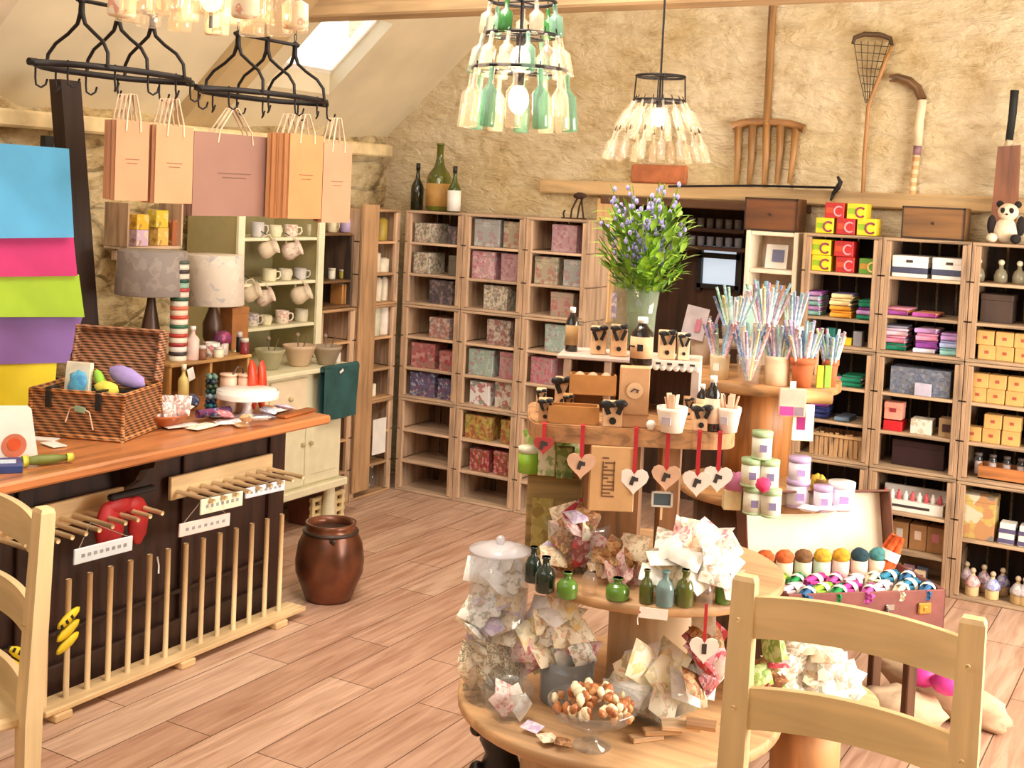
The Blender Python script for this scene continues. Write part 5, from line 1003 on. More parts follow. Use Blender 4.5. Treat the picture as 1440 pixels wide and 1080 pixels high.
def chandelier(label, ctr, rings, tiers, chain_top, bulb, sc_=1, power=6):
    t = T('bottle_chandelier', label, 'chandelier', tuple(ctr), 0)
    for r, z in rings: mk('ring', MB().tube([(r*math.cos(a), r*math.sin(a), z) for a in [i*PI/14 for i in range(28)]], .0055, 6, closed=True).tube([(0, -r, z), (0, r, z)], .003, 5).tube([(-r, 0, z), (r, 0, z)], .003, 5), IRON, t)
    zs = sorted(z for r, z in rings); rr = rings[0][0]
    for k in range(4 if len(rings) > 1 else 0):
        a = k*PI/2+.5
        mk('hanger', MB().tube([(r*math.cos(a), r*math.sin(a), z) for r, z in sorted(rings, key=lambda q: q[1])], .003, 5), IRON, t)
    mk('rod', MB().tube([(0, 0, zs[-1]-.1), (0, 0, chain_top)], .004, 6), IRON, t)
    for (r, z, n, br, bh, splay, mats) in tiers:
        for i in range(n):
            a = 2*PI*i/n+z*7; X = Matrix.Rotation(a, 4, 'Z') @ Matrix.Translation((r, 0, z)) @ Matrix.Rotation(-splay, 4, 'Y')
            mk('glass_bottle', MB().lathe(hbottle(br, bh, bh*.28), 10, X=X).tube([(0, 0, .0), (0, 0, .02)], .002, 4, 1, X=X), [mats[i % len(mats)], IRON], t)
    for (bz, br) in bulb:
        mk('bulb', MB().ball((0, 0, bz), (br, br, br*1.4), 0, 12, 8), GLOW, t); mk('socket', MB().lathe([(.012, bz+br*1.3), (.014, bz+br*1.3+.04), (0, bz+br*1.3+.04)], 10), IRON, t); point(t, (0, 0, bz-.0), power, .05)
    return t
def atD(px, py, D): return CO+ray(px, py)*D
c2 = atD(731, 95, 3.3); k2 = 3.3/FPX
chandelier('large tiered chandelier of hanging glass bottles at top centre', c2, [(46*k2, 92*k2), (50*k2, 45*k2), (66*k2, -3*k2)],
  [(46*k2, 88*k2, 7, .019, .085, .12, [EMG, WARMG, GRNG, WARMG]), (55*k2, 43*k2, 13, .019, .105, .22, [WARMG, WARMG, GRNG, CLRG]), (66*k2, -6*k2, 12, .022, .155, .10, [WARMG, GRNG, CLRG, WARMG, GRNG])], ceil_z(c2.x)-c2.z-.01 if c2.x < RX else ceil_z(2*RX-c2.x)-c2.z-.01, [(.02, .028), (-.085, .028)], power=4.5)
c3 = atD(927, 150, 4.7); k3 = 4.7/FPX
chandelier('smaller chandelier of clear glass bottles near the stone wall', c3, [(34*k3, 42*k3), (36*k3, 8*k3)],
  [(36*k3, 8*k3, 16, .015, .125, .50, [CLRG, CLRG, WARMG]), (60*k3, -36*k3, 16, .015, .115, .30, [CLRG, CLRG, WARMG]), (24*k3, 0, 8, .014, .13, .3, [CLRG])], ceil_z(2*RX-c3.x)-c3.z-.01 if c3.x > RX else ceil_z(c3.x)-c3.z-.01, [(-.04, .026)], power=4.5)
c1 = atD(298, -20, 2.6); k1 = 2.6/FPX
chandelier('chandelier of pale glass jars at the top left edge', c1, [(118*k1, 8*k1)],
  [(118*k1, 2*k1, 14, .028, .085, .05, [WARMG, P_((244, 226, 190), (220, 120, 90), (250, 240, 220), scale=60, cover=.4), WARMG, CLRG]), (70*k1, 12*k1, 7, .026, .085, .05, [WARMG])], .55, [(-.02, .026)], power=3)

# ---------------------------------------------------------------- things hung on the stone wall
YW = YB-.035
def wp(px, py, y=YW): return ony(y, px, py)
def rel(ctr, pts, y=YW): return [tuple(wp(a, b, y)-ctr) for a, b in pts]
WD = wood((170, 124, 72), .7, 'z', .8, .5); WDX = wood((170, 122, 74), .7, 'x', .8, .5)
c = wp(1078, 175); t = T('hay_fork', 'old wooden hay fork with five broad tines hung on the wall', 'fork', tuple(c))
mk('handle', MB().tube(rel(c, [(1091, -60), (1087, 0), (1078, 178)]), .02, 10), WD, t)
mk('crossbar', MB().tube(rel(c, [(1030, 177), (1050, 172), (1080, 171), (1110, 174), (1131, 181)]), [.022, .02, .018, .02, .022], 8), WDX, t)
for a, b_ in (((1038, 178), (1035, 258)), ((1058, 176), (1053, 260)), ((1078, 176), (1074, 262)), ((1098, 176), (1092, 258)), ((1119, 180), (1110, 258))): mk('tine', MB().tube(rel(c, [a, ((a[0]+b_[0])/2+1, (a[1]+b_[1])/2), b_]), [.021, .017, .012], 8), WD, t)
c = wp(1222, 150); t = T('lacrosse_stick', 'vintage lacrosse stick with netted head leaning on the wall', 'stick', tuple(c))
mk('shaft', MB().tube(rel(c, [(1212, 318), (1215, 230), (1221, 150), (1232, 120), (1244, 90), (1254, 64)], YW-.01), [.010, .0105, .011, .011, .010, .009], 8), WD, t)
mk('head_frame', MB().tube(rel(c, [(1254, 64), (1252, 54), (1238, 49), (1215, 48), (1202, 53), (1199, 62)], YW-.01), [.010, .012, .013, .013, .012, .008], 8), wood((90, 66, 44), .7, 'x'), t)
nb = MB()
for i in range(6): f = i/5; nb.tube(rel(c, [(1201+f*50, 58), (1207+f*30, 100), (1217+f*8, 145)], YW-.01), .0022, 5)
for i in range(8): f = i/7; nb.tube(rel(c, [(1200+f*17, 62+f*78), (1253-f*27, 66+f*74)], YW-.01), .0022, 5)
mk('net', nb, plain((84, 70, 54), .8), t)
c = wp(1285, 180); t = T('hockey_stick', 'curved brown-headed stick with white taped grip and wrapped shaft', 'stick', tuple(c))
mk('hook_head', MB().tube(rel(c, [(1251, 110), (1262, 109), (1278, 114), (1290, 124), (1297, 140)]), [.019, .021, .023, .023, .022], 10), wood((116, 84, 54), .7, 'x', 1, .35), t)
mk('taped_grip', MB().tube(rel(c, [(1297, 140), (1293, 170), (1291, 205)]), [.022, .021, .019], 10), plain((236, 216, 180), .7, bump=.2), t); mk('band', MB().tube(rel(c, [(1290.5, 205), (1289, 218)]), .019, 10), plain((150, 110, 120), .6), t)
mk('shaft', MB().tube(rel(c, [(1289, 218), (1284, 260), (1281, 318)]), [.017, .016, .014], 10), stripes([(216, 168, 116), (240, 206, 160)], 2, .02), t)
c = wp(1412, 250, YF+.2); t = T('cricket_bat', 'worn cricket bat with dark rubber grip propped against the wall', 'bat', tuple(c))
mk('handle', MB().tube(rel(c, [(1427, 127), (1424, 160), (1419, 198)], YF+.22), [.019, .018, .017], 10), plain((26, 30, 28), .7, bump=.3), t)
q = [wp(a, b, YF+.2)-c for a, b in ((1403, 206), (1434, 204), (1430, 300), (1424, 346), (1388, 346), (1394, 300))]
b = MB(); n_ = len(q); vs = [tuple(v) for v in q]+[tuple(v+Vector((0, .035, 0))) for v in q]; b.add(vs, [tuple(range(n_))[::-1], tuple(range(n_, 2*n_))]+[(i, (i+1) % n_, n_+(i+1) % n_, n_+i) for i in range(n_)]); mk('blade', b, wood((130, 78, 48), .7, 'z', .8, .4), t)
mk('shoulder_wrap', MB().tube(rel(c, [(1420, 197), (1418, 206)], YF+.22), [.018, .02], 10), plain((200, 180, 150), .7), t)
# panda sitting on the crates
pq = ony(YF+.10, 1414, 338); pd = T('panda_toy', 'black and white plush toy sitting atop the right-hand crates', 'soft toy', (pq.x, YF+.10, HT+.001)); PW = plain((232, 214, 186), .95, var=.06, scale=60, bump=.3); PB_ = plain((34, 28, 28), .95, bump=.3)
mk('body', MB().ball((0, 0, .055), (.055, .05, .06), 0, 16, 10), PW, pd); mk('head', MB().ball((.005, -.01, .14), (.045, .04, .04), 0, 16, 10), PW, pd)
for sx in (-1, 1):
    mk('ear', MB().ball((.005+sx*.038, 0, .175), (.016, .01, .016), 0, 10, 8), PB_, pd); mk('arm', MB().ball((sx*.062, -.01, .08), (.02, .022, .045), 0, 12, 8), PB_, pd); mk('leg', MB().ball((sx*.05, -.055, .022), (.024, .04, .022), 0, 12, 8), PB_ if sx > 0 else PW, pd); mk('eye_patch', MB().ball((.005+sx*.018, -.045, .147), (.011, .006, .013), 0, 8, 6), PB_, pd)
mk('nose', MB().ball((.005, -.052, .130), (.006, .005, .004), 0, 8, 6), PB_, pd)
# small wooden cases on top
def case(p, label, z, col=(132, 92, 50)):
    a = ony(YF+.03, p[0], p[3]); b_ = ony(YF+.03, p[2], p[3]); h = S(p[3]-p[1], a); w_ = (b_.x-a.x); t = T('wooden_case', label, 'case', ((a.x+b_.x)/2, YF+.12, z), 0, 'brown wooden cases')
    mk('body', MB().box((0, 0, h*.5), (w_, .16, h), 0, .003), wood(col, .8, 'x', 1, .5), t); mk('rim', MB().box((0, -.079, h-.004), (w_+.006, .01, .008)).box((-w_/2, -.079, h/2), (.006, .01, h)).box((w_/2, -.079, h/2), (.006, .01, h)).box((0, -.079, .004), (w_, .01, .008)), plain((56, 36, 22), .6), t); mk('knob', MB().ball((0, -.083, h*.5), .007, 0, 8, 6), plain((60, 40, 26), .4), t)
case((1267, 289, 1354, 334), 'wide brown wooden case standing on the crates below the taped stick', HT+.001)
# white framed cupboard hung beside the crates, case on top
a = ony(YF+.03, 1043, 438); b_ = ony(YF+.03, 1117, 438); tpz = ony(YF+.03, 1043, 323).z; w_ = b_.x-a.x; h = tpz-a.z+.30
fz0 = tpz-h; t = T('white_cupboard', 'narrow white open-fronted cupboard in front of the wall opening', 'cupboard', ((a.x+b_.x)/2, YF+.13, fz0)); 
for sx in (-1, 1): mk('side_panel', MB().box((sx*(w_/2-.012), 0, h/2), (.024, .2, h), 0, .003), plain((240, 226, 200), .5, var=.03), t)
for z in (.012, h*.5, h*.72-.0, h-.012): mk('shelf', MB().box((0, 0, z), (w_-.05, .198, .02), 0, .003), plain((238, 222, 198), .5, var=.03), t)
mk('back_panel', MB().box((0, .095, h/2), (w_-.05, .01, h-.02)), plain((214, 190, 170), .6), t)
for sx in (-1, 1): mk('leg', MB().box((sx*(w_/2-.02), 0, -fz0/2), (.03, .16, fz0)), plain((200, 180, 150), .6), t)
fz = fz0
tag(mk('leaflet', MB().box((0, 0, .06), (.11, .004, .12), 0, 0, (-.15, 0, 0)).box((.01, -.008, .065), (.06, .002, .06), 1, 0, (-.15, 0, 0)), [PAPER, plain((110, 116, 150), .6)], loc=((a.x+b_.x)/2, YF+.12, fz+h*.72+.012)), 'white leaflet with blue picture on the upper shelf of the white cupboard', 'leaflet')
box_thing('tan_box', 'tan card box on the middle shelf of the white cupboard', 'box', .12, .1, .08, plain((206, 160, 110), .7), ((a.x+b_.x)/2+.01, YF+.12, fz+h*.5+.0105), 0, None)
case((1046, 275, 1118, 321), 'brown wooden case standing on the narrow white cupboard', tpz+.001, (112, 68, 36))
# pipe bracket and hooks on the lintel
c = wp(1060, 262, YW-.03); t = T('iron_bar', 'long dark iron bar with hooked finial along the lintel', 'bar', tuple(c)); mk('rod', MB().tube(rel(c, [(940, 262), (1060, 261), (1178, 264)], YW-.04), .006, 8), IRON, t); mk('finial', MB().tube(rel(c, [(1178, 248), (1182, 256), (1178, 264), (1172, 272), (1168, 282)], YW-.04), [.006, .012, .014, .01, .006], 8), IRON, t)
tag(mk('brick_patch', MB().box((0, 0, 0), (.32, .03, .10), 0, .008), plain((186, 112, 72), .9, var=.15, bump=.4), loc=tuple(wp(927, 245, YB-.01))), 'orange brick let into the wall below the smaller chandelier', 'brick')
c = ony(YF+.1, 812, 300); t = T('iron_tool', 'rusty iron animal-shaped hook ornament on top of the corner shelves', 'ornament', (c.x, c.y, HT+.001)); b = MB()
b.tube([(-.04, 0, 0), (-.035, 0, .05), (-.015, 0, .09), (0, 0, .12)], .005, 6).tube([(.04, 0, 0), (.03, 0, .05), (.02, 0, .11)], .005, 6).tube([(.0, 0, 0), (.01, 0, .07), (.03, 0, .12)], .005, 6).ball((.01, 0, .125), (.04, .012, .018), 0, 12, 8, lump=.3).tube([(-.08, 0, 0), (-.085, 0, .03), (-.075, 0, .045)], .005, 6); mk('body', b, plain((70, 50, 38), .7, .4), t); mk('base', MB().box((-.02, 0, .003), (.14, .03, .006)), plain((70, 50, 38), .7, .4), t)
# bottles on top of the corner shelves
def tall_bottle(px, py0, py1, wpx, mat, label, labelm=None, cap=None, y=YF+.14, lab=(.3, .7)):
    q = ony(y, px, py1); h = S(py1-py0, q); r = S(wpx, q)/2; t = T('wine_bottle', label, 'bottle', (q.x, y, HT+.0005), 0, 'old bottles on the corner shelves')
    mk('glass_body', MB().lathe([(r*.9, 0), (r, r*.1), (r*1.0, h*.48), (r*.85, h*.55), (r*.42, h*.66), (r*.28, h*.78), (r*.26, h*.97), (r*.33, h*.972), (r*.33, h)], 22), mat, t)
    if labelm: mk('label', MB().lathe([(r*1.012, h*.48*lab[0]), (r*1.012, h*.48*lab[1])], 22), labelm, t)
    if cap: mk('cap', MB().lathe([(r*.34, h*.86), (r*.34, h+.003), (0, h+.003)], 14), cap, t)
OLIVEB = plain((90, 96, 30), .12, var=.2, scale=5, coat=.5)
tall_bottle(586, 226, 291, 18, plain((34, 38, 22), .12, coat=.5), 'slim dark bottle, left of the three on the corner shelves', None, plain((30, 28, 24), .4))
tall_bottle(616, 196, 291, 35, OLIVEB, 'large olive green bottle with tan label, middle of the three', plain((190, 146, 80), .6), None, lab=(.15, .85))
tall_bottle(638, 228, 292, 19, plain((66, 78, 26), .12, coat=.5), 'green bottle with white label, right of the three', WHITE, plain((34, 34, 26), .4), YF+.08, (.05, 1.0))
# shelves of glasses seen through the opening
for k, (py, x0, x1) in enumerate(((318, 905, 1040), (343, 905, 1040))):
    a = ony(YB+.42, x0, py); b_ = ony(YB+.42, x1, py)
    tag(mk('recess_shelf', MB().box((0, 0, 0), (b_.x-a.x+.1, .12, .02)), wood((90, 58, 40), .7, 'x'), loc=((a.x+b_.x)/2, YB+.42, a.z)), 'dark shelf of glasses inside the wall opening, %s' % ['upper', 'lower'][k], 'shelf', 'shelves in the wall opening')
    for i in range(11):
        t_ = mk('drinking_glass', MB().lathe([(.016, 0), (.019, .003), (.021, .055), (.020, .055), (.016, .006), (0, .005)], 12), glass((214, 214, 222), .5), loc=(a.x+.02+i*(b_.x-a.x)/10.5, YB+.42, a.z+.0105)); tag(t_, 'little clear glass on the %s dark shelf in the opening, %s' % (['upper', 'lower'][k], nth(i, 11)), 'glass', 'glasses in the wall opening')
# pale cards stuck beside the opening
for i, (x0, y0, x1, y1, c) in enumerate(((846, 316, 866, 350, (176, 170, 200)), (847, 356, 866, 388, (214, 200, 190)), (846, 410, 866, 448, (150, 140, 160)), (868, 322, 886, 352, (214, 166, 110)))):
    a = wp(x0, y0, YB-.02); b_ = wp(x1, y1, YB-.02); tag(mk('postcard', MB().box((0, 0, 0), (b_.x-a.x, .004, a.z-b_.z)), P_(c, (230, 220, 215), (110, 110, 160), scale=50, cover=.5), loc=tuple((a+b_)/2)), 'small picture card pinned by the opening, %s' % ['top', 'middle', 'bottom', 'rightmost'][i], 'card', 'cards pinned beside the wall opening')
# ---------------------------------------------------------------- round display tower in the middle of the shop
PLY = wood((206, 164, 118), .84, 'x', .7, .55); PLYZ = wood((214, 184, 146), .9, 'z', .5, .5); RUST = wood((186, 138, 92), .66, 'x', 1.2, .7)
Z1, Z2, Z3 = .35, .715, 1.14
K1, K2 = onz(Z1, 870, 975), onz(Z2, 915, 792)
AN3 = math.radians(29); _n3 = Vector((-math.sin(AN3), math.cos(AN3), 0)); _f3 = onz(Z3, 893, 604); K3 = _f3+_n3*.205
tw = T('display_tower', 'three-tier round wooden cable-reel tower covered with gifts', 'display stand', (0, 0, 0))
def disc(nm, K, R, z, th, mat): return mk(nm, MB().lathe([(0, z-th), (R-.006, z-th), (R, z-th+.005), (R, z-.005), (R-.006, z), (0, z)], 56, c=(K.x, K.y, 0)), mat, tw)
disc('bottom_disc', K1, .455, Z1, .034, PLY); disc('middle_disc', K2, .375, Z2, .028, PLY)
pl_ = []
for i in range(48):
    a = 2*PI*i/48; pl_.append((.285*math.copysign(abs(math.cos(a))**.45, math.cos(a))*(1+.012*math.sin(a*5)), .205*math.copysign(abs(math.sin(a))**.35, math.sin(a))*(1+.012*math.sin(a*4))))
mk('top_plank', MB().prism(pl_, Z3-.046, Z3-.004, X=Matrix.Translation((K3.x, K3.y, 0)) @ Matrix.Rotation(AN3, 4, 'Z')).prism([(x*.985, y*.98) for x, y in pl_], Z3-.004, Z3, X=Matrix.Translation((K3.x, K3.y, 0)) @ Matrix.Rotation(AN3, 4, 'Z')), RUST, tw)
ka = onz(Z1, 888, 985)
mk('lower_drum', MB().lathe([(.27, 0.0), (.27, Z1-.034)], 40, c=(K1.x, K1.y, 0)), PLYZ, tw)
kd = Vector(((ka.x+K1.x)/2, (ka.y+K1.y)/2, 0)); kd = Vector((ka.x-.0, ka.y+.19, 0))
mk('middle_drum', MB().lathe([(.155, Z1), (.155, Z2-.028)], 36, c=tuple(kd)), PLYZ, tw)
mk('upper_column', MB().box((K3.x-.02, K3.y-.05, (Z2+Z3-.05)/2), (.16, .14, Z3-.05-Z2), 0, .01, (0, 0, .5)).box((K3.x+.12, K3.y+.02, (Z2+Z3-.05)/2), (.06, .08, Z3-.05-Z2), 0, .006, (0, 0, .5)), wood((150, 104, 64), .7, 'z', 1, .6), tw)
fq = onz(.16, 692, 1045)
ft = T('cast_iron_foot', 'black cast iron pedestal under the left rim of the bottom tier', 'pedestal', (fq.x+.02, fq.y+.02, 0)); mk('body', MB().lathe([(.07, 0), (.075, .02), (.05, .04), (.06, .09), (.045, .13), (.065, .17), (.055, .25), (.07, .29), (.07, Z1-.035)], 18), plain((20, 18, 20), .35), ft); mk('knob', MB().ball((-.06, -.04, .20), .022), plain((26, 22, 22), .3), ft); mk('knob', MB().ball((-.055, -.04, .08), .025), plain((26, 22, 22), .3), ft)
# second, smaller tower behind on the right
Y1, Y2 = .72, 1.10
M1, M2 = onz(Y1, 1085, 700), onz(Y2, 1070, 527)
M1 = Vector((M2.x*.5+M1.x*.5, M2.y*.5+M1.y*.5, 0)); M2 = Vector((M2.x, M2.y, 0))
tv = T('display_stand', 'two-tier round wooden stand behind the main tower holding pots and tins', 'display stand', (0, 0, 0))
def disc2(nm, K, R, z, th): return mk(nm, MB().lathe([(0, z-th), (R-.005, z-th), (R, z-th+.004), (R, z-.004), (R-.005, z), (0, z)], 44, c=(K.x, K.y, 0)), wood((186, 138, 88), .75, 'x', .8, .55), tv)
disc2('middle_disc', M1, .31, Y1, .028); disc2('top_disc', M2, .30, Y2, .04)
mk('upper_drum', MB().lathe([(.13, Y1), (.13, Y2-.04)], 28, c=(M2.x-.02, M2.y+.06, 0)), wood((176, 116, 62), .7, 'z', 1, .5), tv)
mk('lower_drum', MB().lathe([(.25, 0), (.25, Y1-.028)], 28, c=(M1.x, M1.y, 0)), wood((96, 64, 42), .6, 'z', 1, .6), tv)

def at(px, py, z, back=0): p = onz(z, px, py); d = Vector((p.x, p.y, 0)).normalized(); return Vector((p.x+d.x*back, p.y+d.y*back, z+.0006))
FACE = math.radians(28)   # things here are turned to face the room
def kbox(px0, px1, py0, py1, z, mat, label, name='kraft_box', cat='box', d=.05, rz=FACE, grp=None, extra=None, lid=False):
    p = at((px0+px1)/2, py1, z); w_ = S(px1-px0, p)*.97; h = S(py1-py0, p)
    p = p+Vector((-math.sin(rz), math.cos(rz), 0))*(d/2); return box_thing(name, label, cat, w_, d, h, mat, tuple(p), rz, grp, lid=lid), w_, h
def bow(t, w_, h, d, k=1.0):
    b = MB(); s = min(w_, .06)*.5*k; y = -d/2-.006
    b.ball((-s*.55, y, h*.92), (s*.55, .006, s*.34), 0, 10, 6).ball((s*.55, y, h*.98), (s*.55, .006, s*.34), 0, 10, 6).ball((0, y, h*.93), (s*.25, .009, s*.25), 0, 8, 6)
    b.box((s*.5, y+.003, h*.70), (s*.4, .003, h*.35), 0, 0, (0, .4, 0)).box((-s*.45, y+.003, h*.68), (s*.4, .003, h*.35), 0, 0, (0, -.4, 0)); mk('ribbon_bow', b, BLACK, t)
    mk('printed_emblem', MB().lathe([(.0, 0), (s*.28, 0), (s*.28, .001), (0, .001)], 12, X=Matrix.Translation((0, -d/2-.0005, h*.25)) @ Matrix.Rotation(PI/2, 4, 'X'), smooth=False), BLACK, t)
KR = plain((206, 160, 116), .8, var=.07); KR2 = plain((226, 186, 144), .8, var=.05); KR3 = plain((186, 130, 70), .7)
# --- top tier, upper riser board
ZR = 1.295
ra_, rb2 = at(783, 498, ZR), at(985, 512, ZR); L_ = (rb2-ra_).length; an = math.atan2(rb2.y-ra_.y, rb2.x-ra_.x); nrm = Vector((-math.sin(an), math.cos(an), 0))
ro = T('gift_riser', 'low white and grey wooden riser with scalloped lace trim on the top tier', 'riser', tuple(Vector((ra_.x, ra_.y, Z3+.001))), an)
hr = ZR-Z3-.001
mk('top_board', MB().box((L_/2, .1, hr-.006), (L_, .2, .012), 0, .003), plain((196, 176, 166), .7), ro)
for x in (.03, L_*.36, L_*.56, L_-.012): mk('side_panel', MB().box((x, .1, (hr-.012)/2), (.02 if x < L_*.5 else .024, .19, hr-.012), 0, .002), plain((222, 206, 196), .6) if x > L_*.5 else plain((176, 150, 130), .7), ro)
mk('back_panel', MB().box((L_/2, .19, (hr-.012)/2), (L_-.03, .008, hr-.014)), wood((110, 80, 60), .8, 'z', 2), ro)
b = MB(); w2 = L_*.42; nsc = 9
b.box((0, 0, -.008), (w2, .004, .018))
for i in range(nsc): b.lathe([(0, 0), (w2/nsc*.5, 0), (w2/nsc*.5, .004), (0, .004)], 12, X=Matrix.Translation((-w2/2+(i+.5)*w2/nsc, .002, -.018)) @ Matrix.Rotation(PI/2, 4, 'X'))
for i in range(5): b.box((-w2/2+(i+.7)*w2/5.4, -.0025, -.007), (.014, .001, .006), 1)
o_ = mk('lace_trim', b, [WHITE, INK], ro, (L_-w2/2, -.004, hr+.002))
# riser goods
def kb(px0, px1, py0, py1, z, lab, mat=KR, d=.045, rz=FACE, k=1.0):
    t, w_, h = kbox(px0, px1, py0, py1, z, mat, lab, 'bow_gift_box', 'gift box', d, rz, 'kraft boxes tied with black bows'); bow(t, w_, h, d, k)
kb(829, 853, 460, 499, ZR, 'small kraft box with black bow at the left end of the riser', KR2); kb(857, 882, 458, 502, ZR, 'small kraft box with black bow beside the dark bottle, left side', KR)
kb(925, 950, 466, 506, ZR, 'small kraft box with black bow right of the dark bottle', KR2); kb(952, 970, 470, 507, ZR, 'narrow cream box with black bow at the right end of the riser', plain((236, 214, 176), .7))
def dbottle(px, py0, py1, wpx, z, lab, capm=WHITE, labm=KR2):
    p = at(px, py1, z); h = S(py1-py0, p); r_ = S(wpx, p)/2; t = T('dark_bottle', lab, 'bottle', tuple(p), 0, 'dark bottles with labels on the tower')
    mk('glass_body', MB().lathe([(r_*.92, 0), (r_, .004), (r_, h*.68), (r_*.55, h*.80), (r_*.36, h*.86), (r_*.36, h*.93)], 20), plain((24, 20, 18), .15, coat=.5), t); mk('label', MB().lathe([(r_*1.012, h*.15), (r_*1.012, h*.6)], 20), labm, t); mk('cap', MB().lathe([(r_*.45, h*.88), (r_*.45, h), (0, h)], 14), capm, t)
    if labm is KR2: mk('printed_mark', MB().box((r_*.3, -r_*1.0, h*.38), (r_*.5, .004, h*.14), 0, 0, (0, 0, .3)).box((-r_*.45, -r_*.95, h*.4), (r_*.5, .003, h*.03), 0, 0, (0, 0, -.4)), BLACK, t)
dbottle(901, 446, 513, 32, ZR, 'large dark bottle with cream label and white cap at the riser centre')
dbottle(803, 432, 494, 18, ZR, 'tall black bottle with tan label at the far left of the riser', WHITE, plain((176, 140, 92), .7))
# --- top tier, front
kb(752, 768, 548, 580, Z3, 'small kraft box with black bow at the left rim, rear one', KR2); kb(755, 777, 562, 594, Z3, 'small kraft box with black bow at the left rim, front one', KR)
kb(778, 804, 532, 576, Z3, 'kraft box with large black bow near the left of the top tier', KR2, k=1.3); kb(790, 806, 556, 588, Z3, 'little orange-brown box with black bow at the left of the top tier', KR3)
def tray(px0, px1, py0, py1, z, lab, mat, tilt=0, rz=FACE, full=True):
    p = at((px0+px1)/2, py1, z); w_ = S(px1-px0, p); h = S(py1-py0, p); t = T('kraft_tray', lab, 'tray', tuple(p+Vector((0, 0, .0))), (tilt, 0, rz)); d = .06
    b = MB().box((0, d/2, .003), (w_, d, .005)).box((0, .003, h/2), (w_, .005, h)).box((0, d-.003, h/2), (w_, .005, h)).box((-w_/2+.003, d/2, h/2), (.005, d, h)).box((w_/2-.003, d/2, h/2), (.005, d, h)); mk('body', b, mat, t)
    if full:
        for i in range(3): mk('soap_bar', MB().ball((-w_*.28+i*w_*.28, d/2, h*.75), (w_*.13, .02, h*.35), 0, 12, 8), plain((214, 166, 134), .6), t)
tray(800, 866, 528, 556, Z3+.05, 'open kraft tray with three soaps propped near the tower top', KR3, .0)
tag(mk('tray_block', MB().box((0, 0, .024), (.13, .06, .048), 0, .003), KR, loc=at(833, 572, Z3, .05), rot=(0, 0, FACE)), 'kraft block under the open tray of soaps on the top tier', 'block')
tray(770, 842, 572, 597, Z3, 'long empty orange-brown kraft tray at the front left of the top tier', KR3, full=False)
kb(846, 876, 566, 601, Z3, 'kraft box with black bow beside the tall kraft bag', KR2, k=1.25)
t, w_, h = kbox(868, 912, 517, 602, Z3, KR, 'tall kraft gift bag with round printed badge at the front of the top tier', 'kraft_gift_bag', 'bag', .05)
mk('printed_badge', MB().lathe([(0, 0), (.022, 0), (.022, .001), (0, .001)], 18, 0, X=Matrix.Translation((0, -.0256, h*.62)) @ Matrix.Rotation(PI/2, 4, 'X'), smooth=False).tube([(-.010, -.0275, h*.60), (-.002, -.0275, h*.65), (.010, -.0275, h*.63), (.006, -.0275, h*.59)], .0022, 5, 1), [KR2, INK], t); mk('fold', MB().box((0, -.026, h*.22), (w_, .003, .004)), KRAFT_D, t)
def pot(px, py0, py1, wpx, z, mat, lab, taper=.8, grp=None, back=0, name='white_pot', mark=None, cat='pot'):
    p = at(px, py1, z, back); h = S(py1-py0, p); r_ = S(wpx, p)/2; t = T(name, lab, cat, tuple(p), 0, grp)
    mk('body', MB().lathe([(r_*taper, 0), (r_*(taper*.5+.5), h*.5), (r_, h*.86), (r_, h), (r_*.9, h), (r_*.86, h*.8), (r_*taper*.8, .01), (0, .008)], 24), mat, t)
    if mark: mk('printed_mark', MB().box((0, -r_*.93, h*.5), (r_*.6, .004, h*.3)), mark, t)
    return t, p, r_, h
tagc = [plain((222, 184, 150), .7), plain((236, 200, 170), .7), plain((206, 150, 120), .7)]
def sticks(pos, r_, h, n, length, cols, lab, grp, name='wooden_tag', rad=.0045, spread=.35, flat=False, z0=.02, cat='stick', colnames=None):
    r = random.Random(int(pos.x*1000)+n)
    n = n if flat else int(n*1.7)
    for i in range(n):
        a = 2*PI*i/n+r.uniform(-.3, .3); q = r.uniform(.15, .8)*r_*.75; ln = length*r.uniform(.8, 1.08); tl = spread*r.uniform(.3, 1.0)
        base = pos+Vector((q*.3*math.cos(a), q*.3*math.sin(a), z0)); d_ = Vector((math.cos(a)*tl, math.sin(a)*tl, 1)).normalized()
        rot = d_.to_track_quat('Z', 'Y').to_euler(); ci = r.randrange(len(cols))
        key = (name, ci, round(length, 2), flat, grp)
        if key not in STK:
            b = MB()
            if flat: b.box((0, 0, ln/2), (.016, .003, ln), 0, .001)
            else: b.tube([(0, 0, 0), (0, 0, ln)], rad, 7)
            o = mk(name, b, cols[ci]); tag(o, 'x y z w', cat, grp); STK[key] = o; o.location = base; o.rotation_euler = rot
        else:
            o = dup(STK[key], tuple(base), tuple(rot))
        cn = colnames[ci] if colnames else ''
        tag(o, (cn+' '+lab).strip(), cat, grp)
STK = {}
for px, lab in ((944, 'centre'), (1023, 'right')):
    t, p, r_, h = pot(px, 572, 607, 44 if px < 1000 else 36, Z3, plain((240, 228, 216), .5, var=.02), 'white tapered pot with small printed mark, %s of the top tier' % lab, .72, 'white pots of wooden tags', mark=plain((190, 180, 190), .6))
    sticks(p, r_, h, 5, h*1.35, tagc, 'wooden tag standing in the %s white pot' % lab, 'wooden tags in the white pots', 'wooden_tag', .004, .3, True, .012, 'tag', ['tan', 'pale', 'brown'])
tag(mk('round_ornament', MB().ball((0, 0, .012), .013, 0, 12, 8).lathe([(.009, 0), (.009, .006), (0, .006)], 10), WHITE, loc=at(915, 604, Z3)), 'small round white ornament between the kraft bag and white pot', 'ornament')
kb(973, 998, 572, 607, Z3, 'kraft and cream box with black bow between the white pots', KR2, k=1.2)
